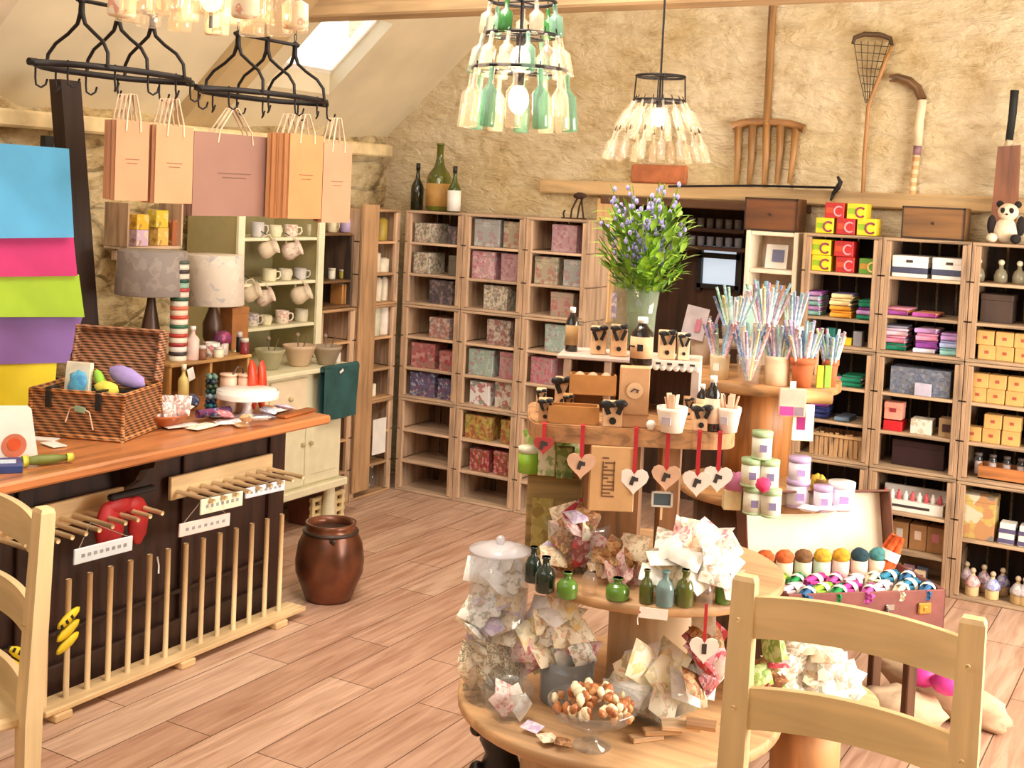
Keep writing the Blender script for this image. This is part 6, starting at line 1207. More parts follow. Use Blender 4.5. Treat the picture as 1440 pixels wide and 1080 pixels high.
dbottle(1000, 528, 606, 22, Z3, 'slim black bottle between the two white pots', WHITE, plain((236, 206, 176), .6)); dbottle(986, 540, 590, 16, Z3, 'short black bottle behind the bow box, right of the lace trim', WHITE, KR2)
kb(961, 975, 560, 590, Z3, 'little tan box with black bow behind the centre pot', KR)
# --- flowers
VP = at(899, 492, ZR, .10); VP.z = ZR+.001
vt = T('glass_vase', 'clear glass vase of greenery and bluebells standing on the riser', 'vase', tuple(VP)); mk('glass_body', MB().lathe([(.036, 0), (.042, .004), (.046, .1), (.056, .19), (.054, .19), (.044, .1), (.038, .008), (0, .008)], 26), glass((214, 226, 206), .22), vt); mk('water', MB().lathe([(0, .01), (.037, .01), (.042, .1), (0, .1)], 22), glass((170, 190, 130), .35), vt)
fl = T('flower_bunch', 'bunch of fresh green leaves and bluebells in the glass vase', 'flowers', tuple(VP+Vector((0, 0, .012))))
LEAFG = plain((136, 178, 50), .5, var=.35, scale=12); LEAFD = plain((92, 136, 44), .5, var=.3, scale=12); BELL = plain((156, 146, 206), .6, var=.25, scale=40)
rf = random.Random(3); sb = MB(); lb = MB(); bb = MB()
for i in range(70):
    a = rf.uniform(0, 2*PI); q = rf.uniform(0, 1)**.6; bell = i % 2 == 0; L = rf.uniform(.36, .50) if bell else rf.uniform(.26, .40)
    e = Vector((math.cos(a)*.17*q, math.sin(a)*.17*q, L)); mid = Vector((math.cos(a)*.03*q, math.sin(a)*.03*q, L*.5)); pts = [(math.cos(a+3)*.015, math.sin(a+3)*.015, 0), tuple(mid), tuple(e)]
    sb.tube(pts, .0016, 4)
    if bell:
        for k in range(7):
            f = .62+.4*k/7; c = mid+(e-mid)*((f-.5)*2 if f > .5 else 0); off = Vector((rf.uniform(-.014, .014), rf.uniform(-.014, .014), rf.uniform(-.01, .01))); bb.ball(tuple(c+off), (.007, .007, .009), 0, 6, 4)
def leaf(b, base, d, ln, wd, mi):
    d = d.normalized(); s = d.cross(Vector((0, 0, 1)));
    if s.length < .1: s = Vector((1, 0, 0))
    s.normalize(); up = s.cross(d); pts = []
    for k, (f, ww) in enumerate(((0, 0), (.3, 1), (.65, .8), (1, 0))):
        c = base+d*ln*f+Vector((0, 0, -.25*ln*f*f))
        pts += [tuple(c-s*wd*ww/2), tuple(c+up*wd*.12*ww), tuple(c+s*wd*ww/2)]
    b.add(pts, [(0, 3, 4), (1, 4, 5), (3, 6, 7, 4), (4, 7, 8, 5), (6, 9, 7), (7, 9, 8)], mi, True)
for i in range(520):
    a = rf.uniform(0, 2*PI); z = rf.uniform(.15, .40); R_ = .115*math.sin(min(1, (z-.10)/.24)*PI*.62)+.02; q = R_*rf.uniform(.1, 1)**.5; base = Vector((q*math.cos(a), q*math.sin(a), z)); d = Vector((math.cos(a)*rf.uniform(.1, 1), math.sin(a)*rf.uniform(.1, 1), rf.uniform(.1, 1.2)))
    leaf(lb, base, d, rf.uniform(.035, .075), rf.uniform(.014, .026), 0 if rf.random() < .7 else 1)
mk('stems', sb, LEAFG, fl)['kind'] = 'stuff'; mk('leaves', lb, [LEAFG, LEAFD], fl)['kind'] = 'stuff'; mk('bluebells', bb, BELL, fl)['kind'] = 'stuff'
# --- hanging hearts on the top rim
HR = plain((190, 40, 50), .6)
def hanging_heart(px, pyc, pyt, col, lab, s=.078):
    d = ray(px, pyt); # point of the rim seen in this direction
    u = Vector((d.x, d.y)).normalized(); dist = (Vector((K3.x, K3.y)).dot(_n3.xy)-.212)/u.dot(_n3.xy)
    p = Vector((u.x*dist, u.y*dist, 0)); tz = EYE+d.z*(dist/Vector((d.x, d.y)).length); cz_ = EYE+ray(px, pyc).z*(dist/Vector((ray(px, pyc).x, ray(px, pyc).y)).length)
    ang_ = math.atan2(u.y, u.x)-PI/2; t = T('hanging_heart', lab, 'heart', (p.x, p.y, cz_), ang_, 'wooden hearts hanging from the top tier')
    X = Matrix.Rotation(PI/2, 4, 'X'); mk('heart_body', MB().prism(heart(s), -.003, .003, X=X), col, t)
    mk('printed_figure', MB().box((-.004, -.0042, -.002), (.010, .001, .024), 0, 0, (0, .3, 0)).box((.006, -.0042, .002), (.010, .001, .010)), INK, t)
    mk('ribbon', MB().box((0, -.002, (Z3+.004-cz_+s*.18)/2), (.011, .0015, Z3+.004-cz_-s*.18)).box((0, .012, Z3+.0045-cz_), (.011, .03, .0015)), HR, t)
WH = plain((244, 236, 228), .5, var=.03); TH = plain((222, 180, 150), .6)
for px, pyc, pyt, col, lab in ((820, 653, 598, TH, 'pale wooden heart with dark cut-out, leftmost on the rim'), (895, 675, 606, WH, 'white heart below the tall kraft bag'), (940, 670, 608, TH, 'tan heart above the little chalkboard'), (984, 678, 608, WH, 'white heart right of the chalkboard'), (1013, 672, 607, WH, 'white heart near the right end of the rim'), (766, 625, 590, plain((170, 60, 60), .6), 'small red heart at the far left of the rim')):
    hanging_heart(px, pyc, pyt, col, lab, .055 if px == 766 else .078)
# kraft sign with vertical writing
sp_ = onz(Z3-.06, 862, 640); d_ = ray(862, 675)
def at_dist(px, py, D): return CO+ray(px, py)*D
c = at_dist(861, 674, 3.27); sg = T('kraft_sign', 'kraft card box with vertical dark lettering hanging under the top tier', 'sign', tuple(c), (0, 0, FACE+.05)); w_ = S(63, c); h_ = S(92, c)
mk('body', MB().box((0, .02, 0), (w_, .04, h_), 0, .002), plain((202, 158, 108), .8, var=.05), sg)
bm_ = MB()
for k, (z, x0, x1) in enumerate(((.078, 0, .5), (.060, .2, 1), (.045, .0, .4), (.033, .1, 1), (.016, .0, .9), (.003, .1, .5), (-.010, .4, 1), (-.024, .0, 1), (-.038, .05, 1), (-.052, 0, .7), (-.064, .1, 1))): bm_.box((-.028+.034*(x0+x1)/2, -.0008, z*.72), (.034*(x1-x0), .0012, .0042))
bm_.box((-.026, -.0008, .0), (.003, .0012, .095)).box((.004, -.0008, .008), (.003, .0012, .08)); mk('lettering_marks', bm_, plain((112, 78, 50), .8), sg); mk('cord', MB().tube([(0, .02, h_/2), (0, .02, h_/2+.03)], .002, 5), BLACK, sg)
c = at_dist(931, 702, 3.3); cb_ = T('chalkboard_tag', 'tiny framed chalkboard below the tan heart', 'chalkboard', tuple(c), (0, 0, FACE)); w_ = S(30, c); h_ = S(22, c); mk('board', MB().box((0, 0, 0), (w_*.82, .004, h_*.78)), plain((70, 84, 92), .6), cb_); mk('frame', MB().box((0, 0, h_*.44), (w_, .008, h_*.12)).box((0, 0, -h_*.44), (w_, .008, h_*.12)).box((-w_*.45, 0, 0), (w_*.1, .008, h_)).box((w_*.45, 0, 0), (w_*.1, .008, h_)), plain((206, 196, 186), .6), cb_); mk('peg', MB().box((0, .004, -h_*.9), (.006, .004, h_*.9)), PINEZ, cb_)

# --- sachets: small soft wrapped packets, each one its own object
SPR = {}
def sachet_mat(k): return {
 'cream': P_((244, 230, 200), (170, 150, 110), (226, 170, 140), (248, 240, 222), scale=85, cover=.6), 'white': P_((250, 248, 244), (226, 222, 216), (220, 228, 206), scale=80, cover=.3),
 'dots': P_((244, 228, 192), (80, 74, 60), (120, 104, 80), scale=120, cover=.55), 'pink': P_((236, 206, 200), (196, 80, 100), (230, 180, 170), (248, 236, 230), scale=80, cover=.6),
 'red': P_((190, 60, 70), (236, 220, 216), (150, 40, 60), scale=50, cover=.5), 'brown': P_((176, 120, 76), (110, 66, 40), (220, 186, 140), (90, 110, 60), scale=70, cover=.9),
 'yellow': P_((250, 242, 210), (240, 206, 110), (250, 248, 236), (206, 200, 160), scale=45, cover=.5), 'green': P_((150, 176, 80), (220, 226, 190), (90, 130, 50), scale=40, cover=.6), 'lilac': P_((226, 214, 236), (190, 160, 210), (240, 236, 244), scale=40, cover=.5), 'plum': P_((120, 50, 60), (200, 120, 110), (230, 210, 200), scale=60, cover=.7), 'print': P_((248, 244, 234), (130, 140, 120), (180, 150, 120), (246, 242, 236), scale=75, cover=.6)}[k]
def sachet(pos, kind, size, rot, lab, grp, name='sachet'):
    v = rnd.randrange(3); key = (kind, v, name)
    if key not in SPR: o = mk(name, pillow(.085, .075, .026, v+hash(kind) % 7 if False else v+len(kind)), sachet_mat(kind)); tag(o, 'a b c d', 'sachet', grp); SPR[key] = o; o.location = pos; o.rotation_euler = rot; o.scale = (size,)*3
    else: o = dup(SPR[key], tuple(pos), tuple(rot), sc_=size)
    return tag(o, lab, 'sachet', grp)
PILE = {'n': 0}
def pile(px0, px1, py0, py1, D, kinds, n, size, where, grp, seed=1, dep=.10, dome=True):
    """heap filling a region: bottom row widest"""
    r = random.Random(seed); out = []
    rows = max(1, int(n**.5)); i = 0
    n = int(n*1.35); got = []
    for k in range(n):
        f = (k+.5)/n; v = f; hw = (1-.55*v*v if dome else 1)
        for tr in range(40):
            u = r.uniform(-1, 1)*hw*.86; px = (px0+px1)/2+u*(px1-px0)/2; py = py1-(py1-py0)*(.08+v*.86)*(1-(.25*abs(u) if dome else 0))
            P = at_dist(px, py, D+r.uniform(-dep, dep)*.5*(1-.5*v))
            if all((P-g).length > size*.040*(1-tr*.012) for g in got): break
        got.append(P); kd_ = kinds[r.randrange(len(kinds))]
        vs = 'low' if v < .33 else ('mid' if v < .67 else 'high'); hs_ = 'left' if u < -.25 else ('right' if u > .25 else 'centre')
        nm = {'cream': 'cream floral', 'white': 'white', 'dots': 'dotted cream', 'pink': 'pink printed', 'red': 'red printed', 'brown': 'brown potpourri', 'yellow': 'yellow and white', 'green': 'green printed', 'lilac': 'lilac', 'plum': 'plum red', 'print': 'leafy printed'}[kd_]
        sachet(P, kd_, size*r.uniform(.85, 1.1), (r.uniform(.3, 1.6), r.uniform(-.7, .7), r.uniform(-.5, 1.6)), '%s sachet %s %s %s' % (nm, {'low': 'at the bottom', 'mid': 'halfway up', 'high': 'at the top'}[vs], {'left': 'left of', 'right': 'right of', 'centre': 'amid'}[hs_], where), grp)
# bottom tier: tall glass cylinder
def gjar(px, py1, py0, wpx, z, lab, prof='cyl', mat=CLEAR, back=0, name='glass_jar', cat='jar', lidk=False):
    p = at(px, py1, z, back); h = S(py1-py0, p); r_ = S(wpx, p)/2; t = T(name, lab, cat, tuple(p))
    pr = {'cyl': [(r_*.97, 0), (r_, .004), (r_, h), (r_-.003, h), (r_-.003, .012), (0, .012)], 'bowl': [(r_*.45, 0), (r_*.5, .006), (r_*.85, h*.4), (r_, h*.85), (r_*1.0, h), (r_*.97, h), (r_*.82, h*.42), (r_*.4, .014), (0, .012)],
          'foot': [(r_*.4, 0), (r_*.42, .004), (r_*.14, .014), (r_*.12, h*.35), (r_*.4, h*.45), (r_*.85, h*.72), (r_, h), (r_*.97, h), (r_*.8, h*.74), (0, h*.46)], 'vase': [(r_*.9, 0), (r_*.96, .006), (r_*.96, h*.5), (r_, h), (r_*.97, h), (r_*.92, h*.5), (r_*.86, .014), (0, .012)]}[prof]
    mk('glass_body', MB().lathe(pr, 32), mat, t)
    if lidk: mk('lid', MB().lathe([(r_*1.03, h), (r_*1.03, h+.006), (r_*.4, h+.02), (0, h+.02)], 28).ball((0, 0, h+.03), .014, 0, 10, 8), glass((240, 240, 245), .4), t)
    return t, p, r_, h
t, p, r_, h = gjar(694, 980, 772, 84, Z1, 'tall clear glass cylinder with knobbed lid holding sachets, bottom tier left', lidk=True); DJ = depth(p)
pile(660, 728, 905, 968, DJ, ['dots', 'cream'], 14, .95, 'the tall glass cylinder', 'sachets in the tall glass cylinder', 11, .06, False)
pile(662, 726, 835, 905, DJ, ['cream', 'lilac', 'print'], 12, .95, 'the cylinder middle', 'sachets in the tall glass cylinder', 12, .06, False)
pile(668, 726, 785, 840, DJ, ['white', 'white', 'print'], 9, .95, 'the cylinder neck', 'sachets in the tall glass cylinder', 13, .06, False)
t, p, r_, h = gjar(795, 990, 928, 78, Z1, 'silvery glass vase overflowing with printed sachets, bottom tier', 'vase', glass((206, 214, 220), .3), .03, 'glass_vase', 'vase')
pile(722, 838, 838, 935, depth(p), ['print', 'cream', 'yellow', 'white', 'pink'], 26, .95, 'the silvery vase heap', 'sachets heaped over the silvery vase', 14, .10)
t, p, r_, h = gjar(712, 1012, 962, 72, Z1, 'small clear glass bowl at the left rim of the bottom tier', 'bowl', CLEAR, 0, 'glass_bowl', 'bowl')
pile(690, 740, 965, 1000, depth(p), ['white', 'pink'], 3, .8, 'the small glass bowl', 'sachets in the small glass bowl', 15, .02)
t, p, r_, h = gjar(832, 1050, 985, 132, Z1, 'footed glass dish of brown and cream shells at the tower front', 'foot', CLEAR, 0, 'glass_dish', 'dish')
rs = random.Random(5); shm = [plain((176, 110, 62), .45, var=.2), plain((240, 226, 190), .45), plain((206, 150, 100), .45, var=.2)]
SH = []
for i in range(96):
    a = rs.uniform(0, 2*PI); lay = min(i//36, 2); q = r_*[.92, .74, .5][min(lay, 2)]*math.sqrt(rs.random()); pos = p+Vector((q*math.cos(a), q*math.sin(a), h*.86+lay*.018+rs.uniform(0, .006)))
    k = [0, 1, 2][i % 3] if i < 6 else rs.choice([0, 0, 1, 1, 2]); nm = ['brown', 'cream', 'tan'][k]; lab = '%s shell piece in the footed dish, %s part, %s layer' % (nm, 'left' if math.cos(a-.5) < -.3 else ('right' if math.cos(a-.5) > .3 else 'middle'), ['bottom', 'middle', 'top'][min(lay, 2)])
    if len(SH) < 6: o = mk('seashell', MB().ball((0, 0, 0), (.015, .011, .009), 0, 8, 6, lump=.5, seed=i), shm[k]); tag(o, lab, 'shell', 'shells in the footed glass dish'); o.location = pos; o.rotation_euler = (rs.uniform(0, 3), rs.uniform(0, 3), rs.uniform(0, 3)); SH.append((o, k))
    else:
        o_, k = rs.choice([q_ for q_ in SH if q_[1] == k]); nm = ['brown', 'cream', 'tan'][k]; lab = nm+lab[lab.index(' '):]; tag(dup(o_, tuple(pos), (rs.uniform(0, 3), rs.uniform(0, 3), rs.uniform(0, 3)), sc_=rs.uniform(.8, 1.3)), lab, 'shell', 'shells in the footed glass dish')
t, p, r_, h = gjar(915, 1012, 945, 132, Z1, 'wide glass bowl of yellow and white paper parcels, bottom tier centre', 'bowl', CLEAR, -.01, 'glass_bowl', 'bowl')
pile(850, 982, 918, 1000, depth(p), ['yellow', 'cream', 'white'], 14, 1.35, 'the wide glass bowl', 'parcels in the wide glass bowl', 16, .10)
for i, (px, py, w_, d2, rz, c, zt) in enumerate(((908, 1040, .09, .035, .9, (206, 164, 120), .012), (930, 1038, .10, .035, .7, (196, 150, 104), .02), (955, 1036, .10, .06, .5, (226, 190, 150), .025), (985, 1042, .08, .05, .3, (186, 140, 96), .012))):
    q = at(px, py, Z1); tag(mk('wooden_tag', MB().box((0, 0, .006), (w_, d2, .012), 0, .002), wood(c, .8, 'x'), loc=q+Vector((0, 0, .0125*i)), rot=(.0, 0, rz)), 'flat wooden gift tag lying on the bottom tier, %s' % nth(i, 4), 'tag', 'flat wooden tags')
for i, (px, py, k, nm) in enumerate(((748, 1030, 'lilac', 'lilac'), (770, 1046, 'cream', 'cream'), (792, 1052, 'brown', 'orange-brown'))):
    q = at(px, py, Z1); sachet(q+Vector((0, 0, .015)), k, .6, (.1, .1, i), '%s little packet near the bottom tier rim by the shell dish' % nm, 'little packets on the rim')
# right of the bottom tier: red and white things, big printed bundle
pile(968, 1012, 868, 975, 3.30, ['plum', 'red', 'white', 'brown'], 14, .95, 'the red heap', 'red and white sachets beside the chair', 17, .12)
q = at_dist(990, 912, 3.12); t = T('hanging_heart', 'white heart with dark figure against the red sachets', 'heart', tuple(q), FACE, 'wooden hearts hanging from the top tier'); mk('heart_body', MB().prism(heart(.075), -.003, .003, X=Matrix.Rotation(PI/2, 4, 'X')), WH, t); mk('printed_figure', MB().box((0, -.004, 0), (.012, .001, .026)), INK, t); mk('ribbon', MB().box((0, 0, .065), (.008, .0015, .10)), HR, t)
hq = onz(.33, 1128, 985); hd = T('drum_stool', 'small wooden drum table under the leafy sachet heap behind the chair', 'stool', (hq.x, hq.y+.06, 0)); mk('body', MB().lathe([(.10, 0), (.10, .31)], 24), wood((206, 150, 100), .8, 'z', .6), hd); mk('top_board', MB().lathe([(0, .31), (.20, .31), (.20, .33), (0, .33)], 32), PLY, hd)
p = hq
pile(1058, 1215, 890, 995, depth(p)-.02, ['print', 'print', 'white', 'print', 'cream'], 34, 1.05, 'the big leafy heap', 'leafy printed sachets seen through the chair', 18, .14)
pile(1060, 1110, 895, 985, depth(p)-.12, ['brown', 'red', 'green'], 6, .8, 'the leafy heap edge', 'dark packets at the left of the leafy heap', 19, .04)
# sacks on the floor
SK_ = plain((214, 184, 150), .9, var=.08, scale=20, bump=.4)
for i, (px, py, rr, rot, lab) in enumerate(((1248, 985, (.16, .09, .07), (0, .10, .5), 'pale cotton sack lying rolled on the floor, nearer one'), (1300, 975, (.26, .08, .07), (0, .16, -.25), 'long pale cotton sack behind the nearer one'))):
    q = onz(.07, px, py); lumpy('cotton_sack', lab, 'sack', (q.x+.05, q.y-.06+.1*i, .075), rr, SK_, rot, 5+i, .25, 'pale cotton sacks')
for i, (px, py) in enumerate(((1296, 950), (1332, 962))):
    q = onz(.17, px, py); t = T('pink_soap', 'round hot pink soap in the cotton sack, %s of two' % ['left', 'right'][i], 'soap', (q.x, q.y, .17), 0, 'hot pink soaps'); mk('body', MB().ball((0, 0, 0), (.055, .04, .038), 0, 14, 10), plain((226, 70, 170), .4), t); mk('dimple', MB().ball((.012, -.03, .004), .006, 0, 8, 6), plain((140, 30, 90), .5), t)
# --- middle tier
pile(772, 850, 712, 800, depth(at(810, 805, Z2)), ['brown', 'red', 'pink', 'brown', 'cream', 'lilac'], 24, .85, 'the potpourri jar', 'potpourri packets on the middle tier', 21, .10)
gjar(810, 806, 735, 92, Z2, 'round glass jar of potpourri packets on the middle tier', 'bowl', CLEAR, .03, 'glass_bowl', 'bowl')
pile(905, 1048, 735, 835, depth(at(970, 838, Z2)), ['pink', 'cream', 'white', 'white', 'white', 'print'], 40, .95, 'the big pale heap', 'pale sachets heaped on the middle tier', 22, .16)
pile(840, 898, 765, 818, depth(at(868, 822, Z2)), ['pink', 'cream', 'brown'], 9, .85, 'the small packet cube', 'pink packets at the centre of the middle tier', 23, .05, False)
def gbottle(px, py0, py1, wpx, z, mat, lab, grp='little glass bottles on the middle tier', cap=None):
    p = at(px, py1, z); h = S(py1-py0, p); r_ = S(wpx, p)/2; t = T('glass_bottle', lab, 'bottle', tuple(p), 0, grp)
    mk('glass_body', MB().lathe([(r_*.9, 0), (r_, .004), (r_, h*.5), (r_*.7, h*.68), (r_*.35, h*.75), (r_*.33, h*.96), (r_*.42, h), (r_*.3, h)], 18), mat, t); mk('collar', MB().lathe([(r_*.46, h*.93), (r_*.46, h), (r_*.35, h)], 14), mat, t)
DG = plain((26, 46, 40), .12, coat=.5); GG = plain((86, 130, 46), .15, coat=.5); OG = plain((84, 92, 36), .15, coat=.5)
for px, py0, py1, w_, m_, lab in ((766, 782, 832, 28, DG, 'dark green bottle at the left rim of the middle tier'), (749, 768, 818, 24, DG, 'dark green bottle behind the left rim bottle'), (797, 804, 840, 30, GG, 'squat bright green bottle, left part of the middle tier'), (828, 792, 836, 22, CLRG, 'small clear bottle between the potpourri and packet cube'), (868, 812, 842, 34, GG, 'squat bright green bottle below the packet cube'), (908, 800, 848, 20, OG, 'olive bottle left of the white swing tag'), (934, 802, 852, 26, glass((170, 200, 200), .35), 'pale aqua bottle above the white swing tag'), (962, 800, 852, 26, OG, 'olive bottle at the middle tier front'), (990, 806, 852, 24, CLRG, 'clear bottle at the middle tier front right'), (1016, 800, 848, 22, GG, 'green bottle beside the chair post')):
    gbottle(px, py0, py1, w_, Z2, m_, lab)
q = at(922, 856, Z2); tg = T('swing_tag', 'white rectangular price tag tied on the middle tier rim', 'tag', tuple(q+Vector((.0, -.012, -.006))), (.0, 0, FACE)); mk('card', MB().box((0, 0, -.004), (S(40, q), .002, S(15, q)), 0, 0, (0, .06, 0)), WHITE, tg); mk('hole', MB().tube([(-.035, -.0016, -.002), (-.035, -.0005, -.002)], .0028, 8), plain((180, 60, 60), .6), tg); mk('string', MB().tube([(-.036, 0, -.002), (-.04, 0, -.02), (-.038, 0, -.035)], .0012, 4), PAPER, tg)
# stand with green goods, left behind
q = at(776, 782, Z2, .02); sd = T('small_crate', 'small rustic crate at the rear left of the middle tier', 'crate', tuple(q), FACE); hs3 = .23; mk('body', MB().box((0, .05, hs3/2), (.16, .11, hs3), 0, .004), wood((170, 140, 84), .7, 'x', 1), sd); mk('top_board', MB().box((0, .05, hs3+.006), (.175, .13, .012), 0, .003), RUST, sd)
zc_ = Z2+hs3+.0126
t, w_, h = kbox(744, 776, 700, 780, Z2, P_((176, 156, 80), (140, 110, 50), (200, 180, 110), scale=40, cover=.5), 'olive yellow packet standing at the rear left of the middle tier', 'olive_packet', 'packet', .03)
for i, (px, py0, py1, w_, m_, lab, k) in enumerate(((743, 628, 664, 30, plain((140, 186, 50), .4), 'lime green round tin on the small rustic crate', 'tin'), (768, 622, 668, 26, P_((214, 210, 170), (110, 140, 70), (230, 224, 200), scale=50), 'leafy green and cream packet on the small rustic crate', 'packet'), (794, 628, 672, 26, P_((120, 140, 70), (60, 80, 40), (200, 196, 150), scale=50), 'dark green printed packet on the small rustic crate', 'packet'))):
    p = at(px, py1, zc_, .0); h = S(py1-py0, p); r_ = S(w_, p)/2
    if k == 'tin': t = T('green_tin', lab, 'tin', tuple(p)); mk('body', MB().lathe([(r_, 0), (r_, h*.8), (0, h*.8)], 22), m_, t); mk('lid', MB().lathe([(r_*1.03, h*.8), (r_*1.03, h), (0, h)], 22), plain((226, 226, 200), .4), t)
    else: box_thing('green_packet', lab, 'packet', r_*2, .03, h, m_, tuple(p), FACE, 'green packets on the small crate', lid=False)
pile(745, 800, 602, 640, 3.62, ['lilac', 'green', 'white'], 5, .9, 'the heap under the rim', 'packets under the top tier rim', 24, .05)

# --- second stand: pots of paper straws
SC = [P_((184, 212, 232), (244, 244, 250), (150, 196, 226), scale=110), P_((206, 190, 224), (244, 240, 248), (170, 150, 200), scale=110), P_((190, 226, 206), (244, 248, 244), (130, 196, 160), scale=110), P_((236, 196, 200), (250, 240, 242), (216, 130, 146), scale=110), P_((236, 232, 186), (250, 248, 236), (196, 206, 120), scale=110), P_((140, 166, 206), (236, 240, 248), (90, 120, 176), scale=110), P_((242, 240, 240), (216, 210, 220), (250, 250, 250), scale=110), P_((170, 206, 216), (240, 246, 248), (110, 170, 190), scale=110)]
SN = ['sky blue', 'lilac', 'mint green', 'pink', 'pale yellow', 'denim blue', 'white', 'aqua']
rz_ = T('pot_riser', 'low wooden riser at the back of the round stand carrying straw pots', 'riser', (M2.x-.03, M2.y+.14, Y2+.001), FACE); mk('top_board', MB().box((0, 0, .10), (.40, .14, .014), 0, .003), W_RX, rz_)
for sx in (-1, 1): mk('side_panel', MB().box((sx*.185, 0, .0465), (.014, .13, .093)), W_R, rz_)
TERR = plain((200, 106, 60), .7, var=.1)
pots = [(1011, 498, 532, 28, plain((232, 214, 176), .5), 'cream cup with pale label, leftmost of the straw pots', 9, .22, Y2, .9, 0), (1052, 500, 540, 36, CLRG, 'clear glass tumbler of straws beside the cream cup', 9, .22, Y2, .75, 0), (1092, 500, 541, 36, plain((240, 214, 176), .5), 'plain cream pot in the middle of the straw pots', 12, .22, Y2, .95, 0), (1127, 502, 545, 34, TERR, 'terracotta pot of straws at the right of the round stand', 14, .24, Y2, .72, 0), (1166, 506, 545, 22, TERR, 'narrow terracotta pot of straws at the right edge', 9, .23, Y2, .72, .02),
        (985, 470, 512, 34, plain((200, 180, 160), .5), 'shaded beige pot at the left of the straw pots', 8, .20, Y2, .8, .02), (1030, 460, 492, 34, CLRG, 'rear glass tumbler holding tall straws, left', 10, .24, Y2+.107, .8, .05), (1075, 458, 492, 36, plain((226, 214, 200), .5), 'rear pale pot holding tall straws, middle', 12, .26, Y2+.107, .8, .05), (1112, 460, 494, 32, plain((214, 206, 190), .5), 'rear pale pot holding tall straws, right', 9, .22, Y2+.107, .8, .05)]
short = ['the cream cup', 'the glass tumbler', 'the middle cream pot', 'the terracotta pot', 'the narrow terracotta pot', 'the shaded beige pot', 'the rear glass tumbler', 'the rear middle pot', 'the rear right pot']
for i, (px, py0, py1, w_, m_, lab, n, ln, z, tp_, bk) in enumerate(pots):
    t, p, r_, h = pot(px, py0, py1, w_, z, m_, lab, tp_, 'pots of paper straws on the round stand', bk, 'terracotta_pot' if m_ is TERR else 'straw_pot', WHITE if i == 0 else None)
    if m_ is TERR: mk('rim', MB().lathe([(r_*1.0, h*.78), (r_*1.08, h*.79), (r_*1.08, h), (r_*.9, h)], 24), TERR, t)
    sticks(p, r_, h, n, ln*.92, SC, 'paper-wrapped straw standing in %s' % short[i], 'paper-wrapped straws on the round stand', 'paper_straw', .0055, .42, False, .015, 'straw', SN)
q = at(983, 478, Y2+.107, .05); tag(mk('grey_card', MB().box((0, 0, .06), (.09, .004, .13), 0, 0, (-.1, .2, 0)).box((.01, -.009, .05), (.02, .002, .05), 1, 0, (-.1, .2, 0)), [plain((186, 174, 178), .7), plain((190, 110, 130), .7)], loc=q+Vector((-.02, 0, 0)), rot=(0, 0, FACE)), 'tilted grey card with pink mark behind the straws', 'card')
q = at_dist(1098, 478, depth(rz_.location)-.05); q.z = Y2+.109; t = T('green_box', 'bright green box with teal and yellow stripes among the straws', 'box', tuple(q+Vector((0, 0, .0))), FACE); mk('body', MB().box((0, 0, .03), (.085, .03, .055), 0, .002), plain((96, 190, 50), .5), t); mk('stripe', MB().box((0, -.0155, .035), (.085, .001, .010)), plain((20, 150, 120), .5), t); mk('stripe', MB().box((0, -.0155, .012), (.085, .001, .008)), plain((226, 214, 50), .5), t)
for i, (px, py, w_, h_, c, nm, tl) in enumerate(((1052, 470, .035, .20, (170, 206, 190), 'mint green', -.12), (1066, 470, .04, .19, (206, 214, 196), 'pale sage', .02), (1080, 470, .045, .18, (176, 184, 206), 'grey-blue', .14), (1028, 474, .03, .12, (206, 216, 226), 'pale blue', -.2))):
    q = at_dist(px, py, depth(rz_.location)); q.z = Y2+.109; tag(mk('paper_fan', MB().box((0, 0, h_/2+.02), (w_, .006, h_), 0, .002, (0, tl, 0)), P_(c, (236, 236, 240), c, scale=50, cover=.3), loc=q, rot=(0, 0, FACE)), 'tall flat %s paper packet rising behind the straws' % nm, 'packet', 'tall flat packets behind the straws')
for i, (px, c, nm) in enumerate(((1152, (222, 214, 60), 'yellow'), (1163, (150, 190, 70), 'green'))):
    kbox(px-5, px+6, 514, 546, Y2, plain(c, .5), 'slim %s packet in front of the narrow terracotta pot' % nm, 'slim_packet', 'packet', .012)
# hanging kraft bag and packets on the right of the stand
c = at_dist(1114, 566, depth(at(1114, 548, Y2))-.08); t = T('printed_pouch', 'kraft pouch with pink and grey print hanging on the round stand', 'pouch', tuple(c), FACE); w_ = S(38, c); h_ = S(40, c); mk('body', MB().box((0, 0, 0), (w_, .012, h_), 0, .003), plain((226, 180, 160), .7), t); mk('printed_panel', MB().box((-w_*.2, -.0065, -h_*.3), (w_*.5, .001, h_*.32)), plain((226, 60, 140), .6), t); mk('printed_panel', MB().box((w_*.25, -.0065, -h_*.3), (w_*.35, .001, h_*.3)), plain((140, 120, 130), .6), t); mk('hanger', MB().box((0, 0, h_*.6), (.02, .004, h_*.3)), WHITE, t)
c = at_dist(1129, 594, depth(at(1114, 548, Y2))-.06); t = T('white_packet', 'white packet with plum picture hanging below the kraft pouch', 'packet', tuple(c), FACE); w_ = S(30, c); h_ = S(52, c); mk('body', MB().box((0, 0, 0), (w_, .01, h_), 0, .002), plain((244, 240, 214), .6), t); mk('printed_panel', MB().box((-w_*.1, -.0055, h_*.05), (w_*.4, .001, h_*.5)), plain((160, 30, 110), .6), t); mk('hanger', MB().box((0, 0, h_*.55), (.012, .003, h_*.14)), WHITE, t)
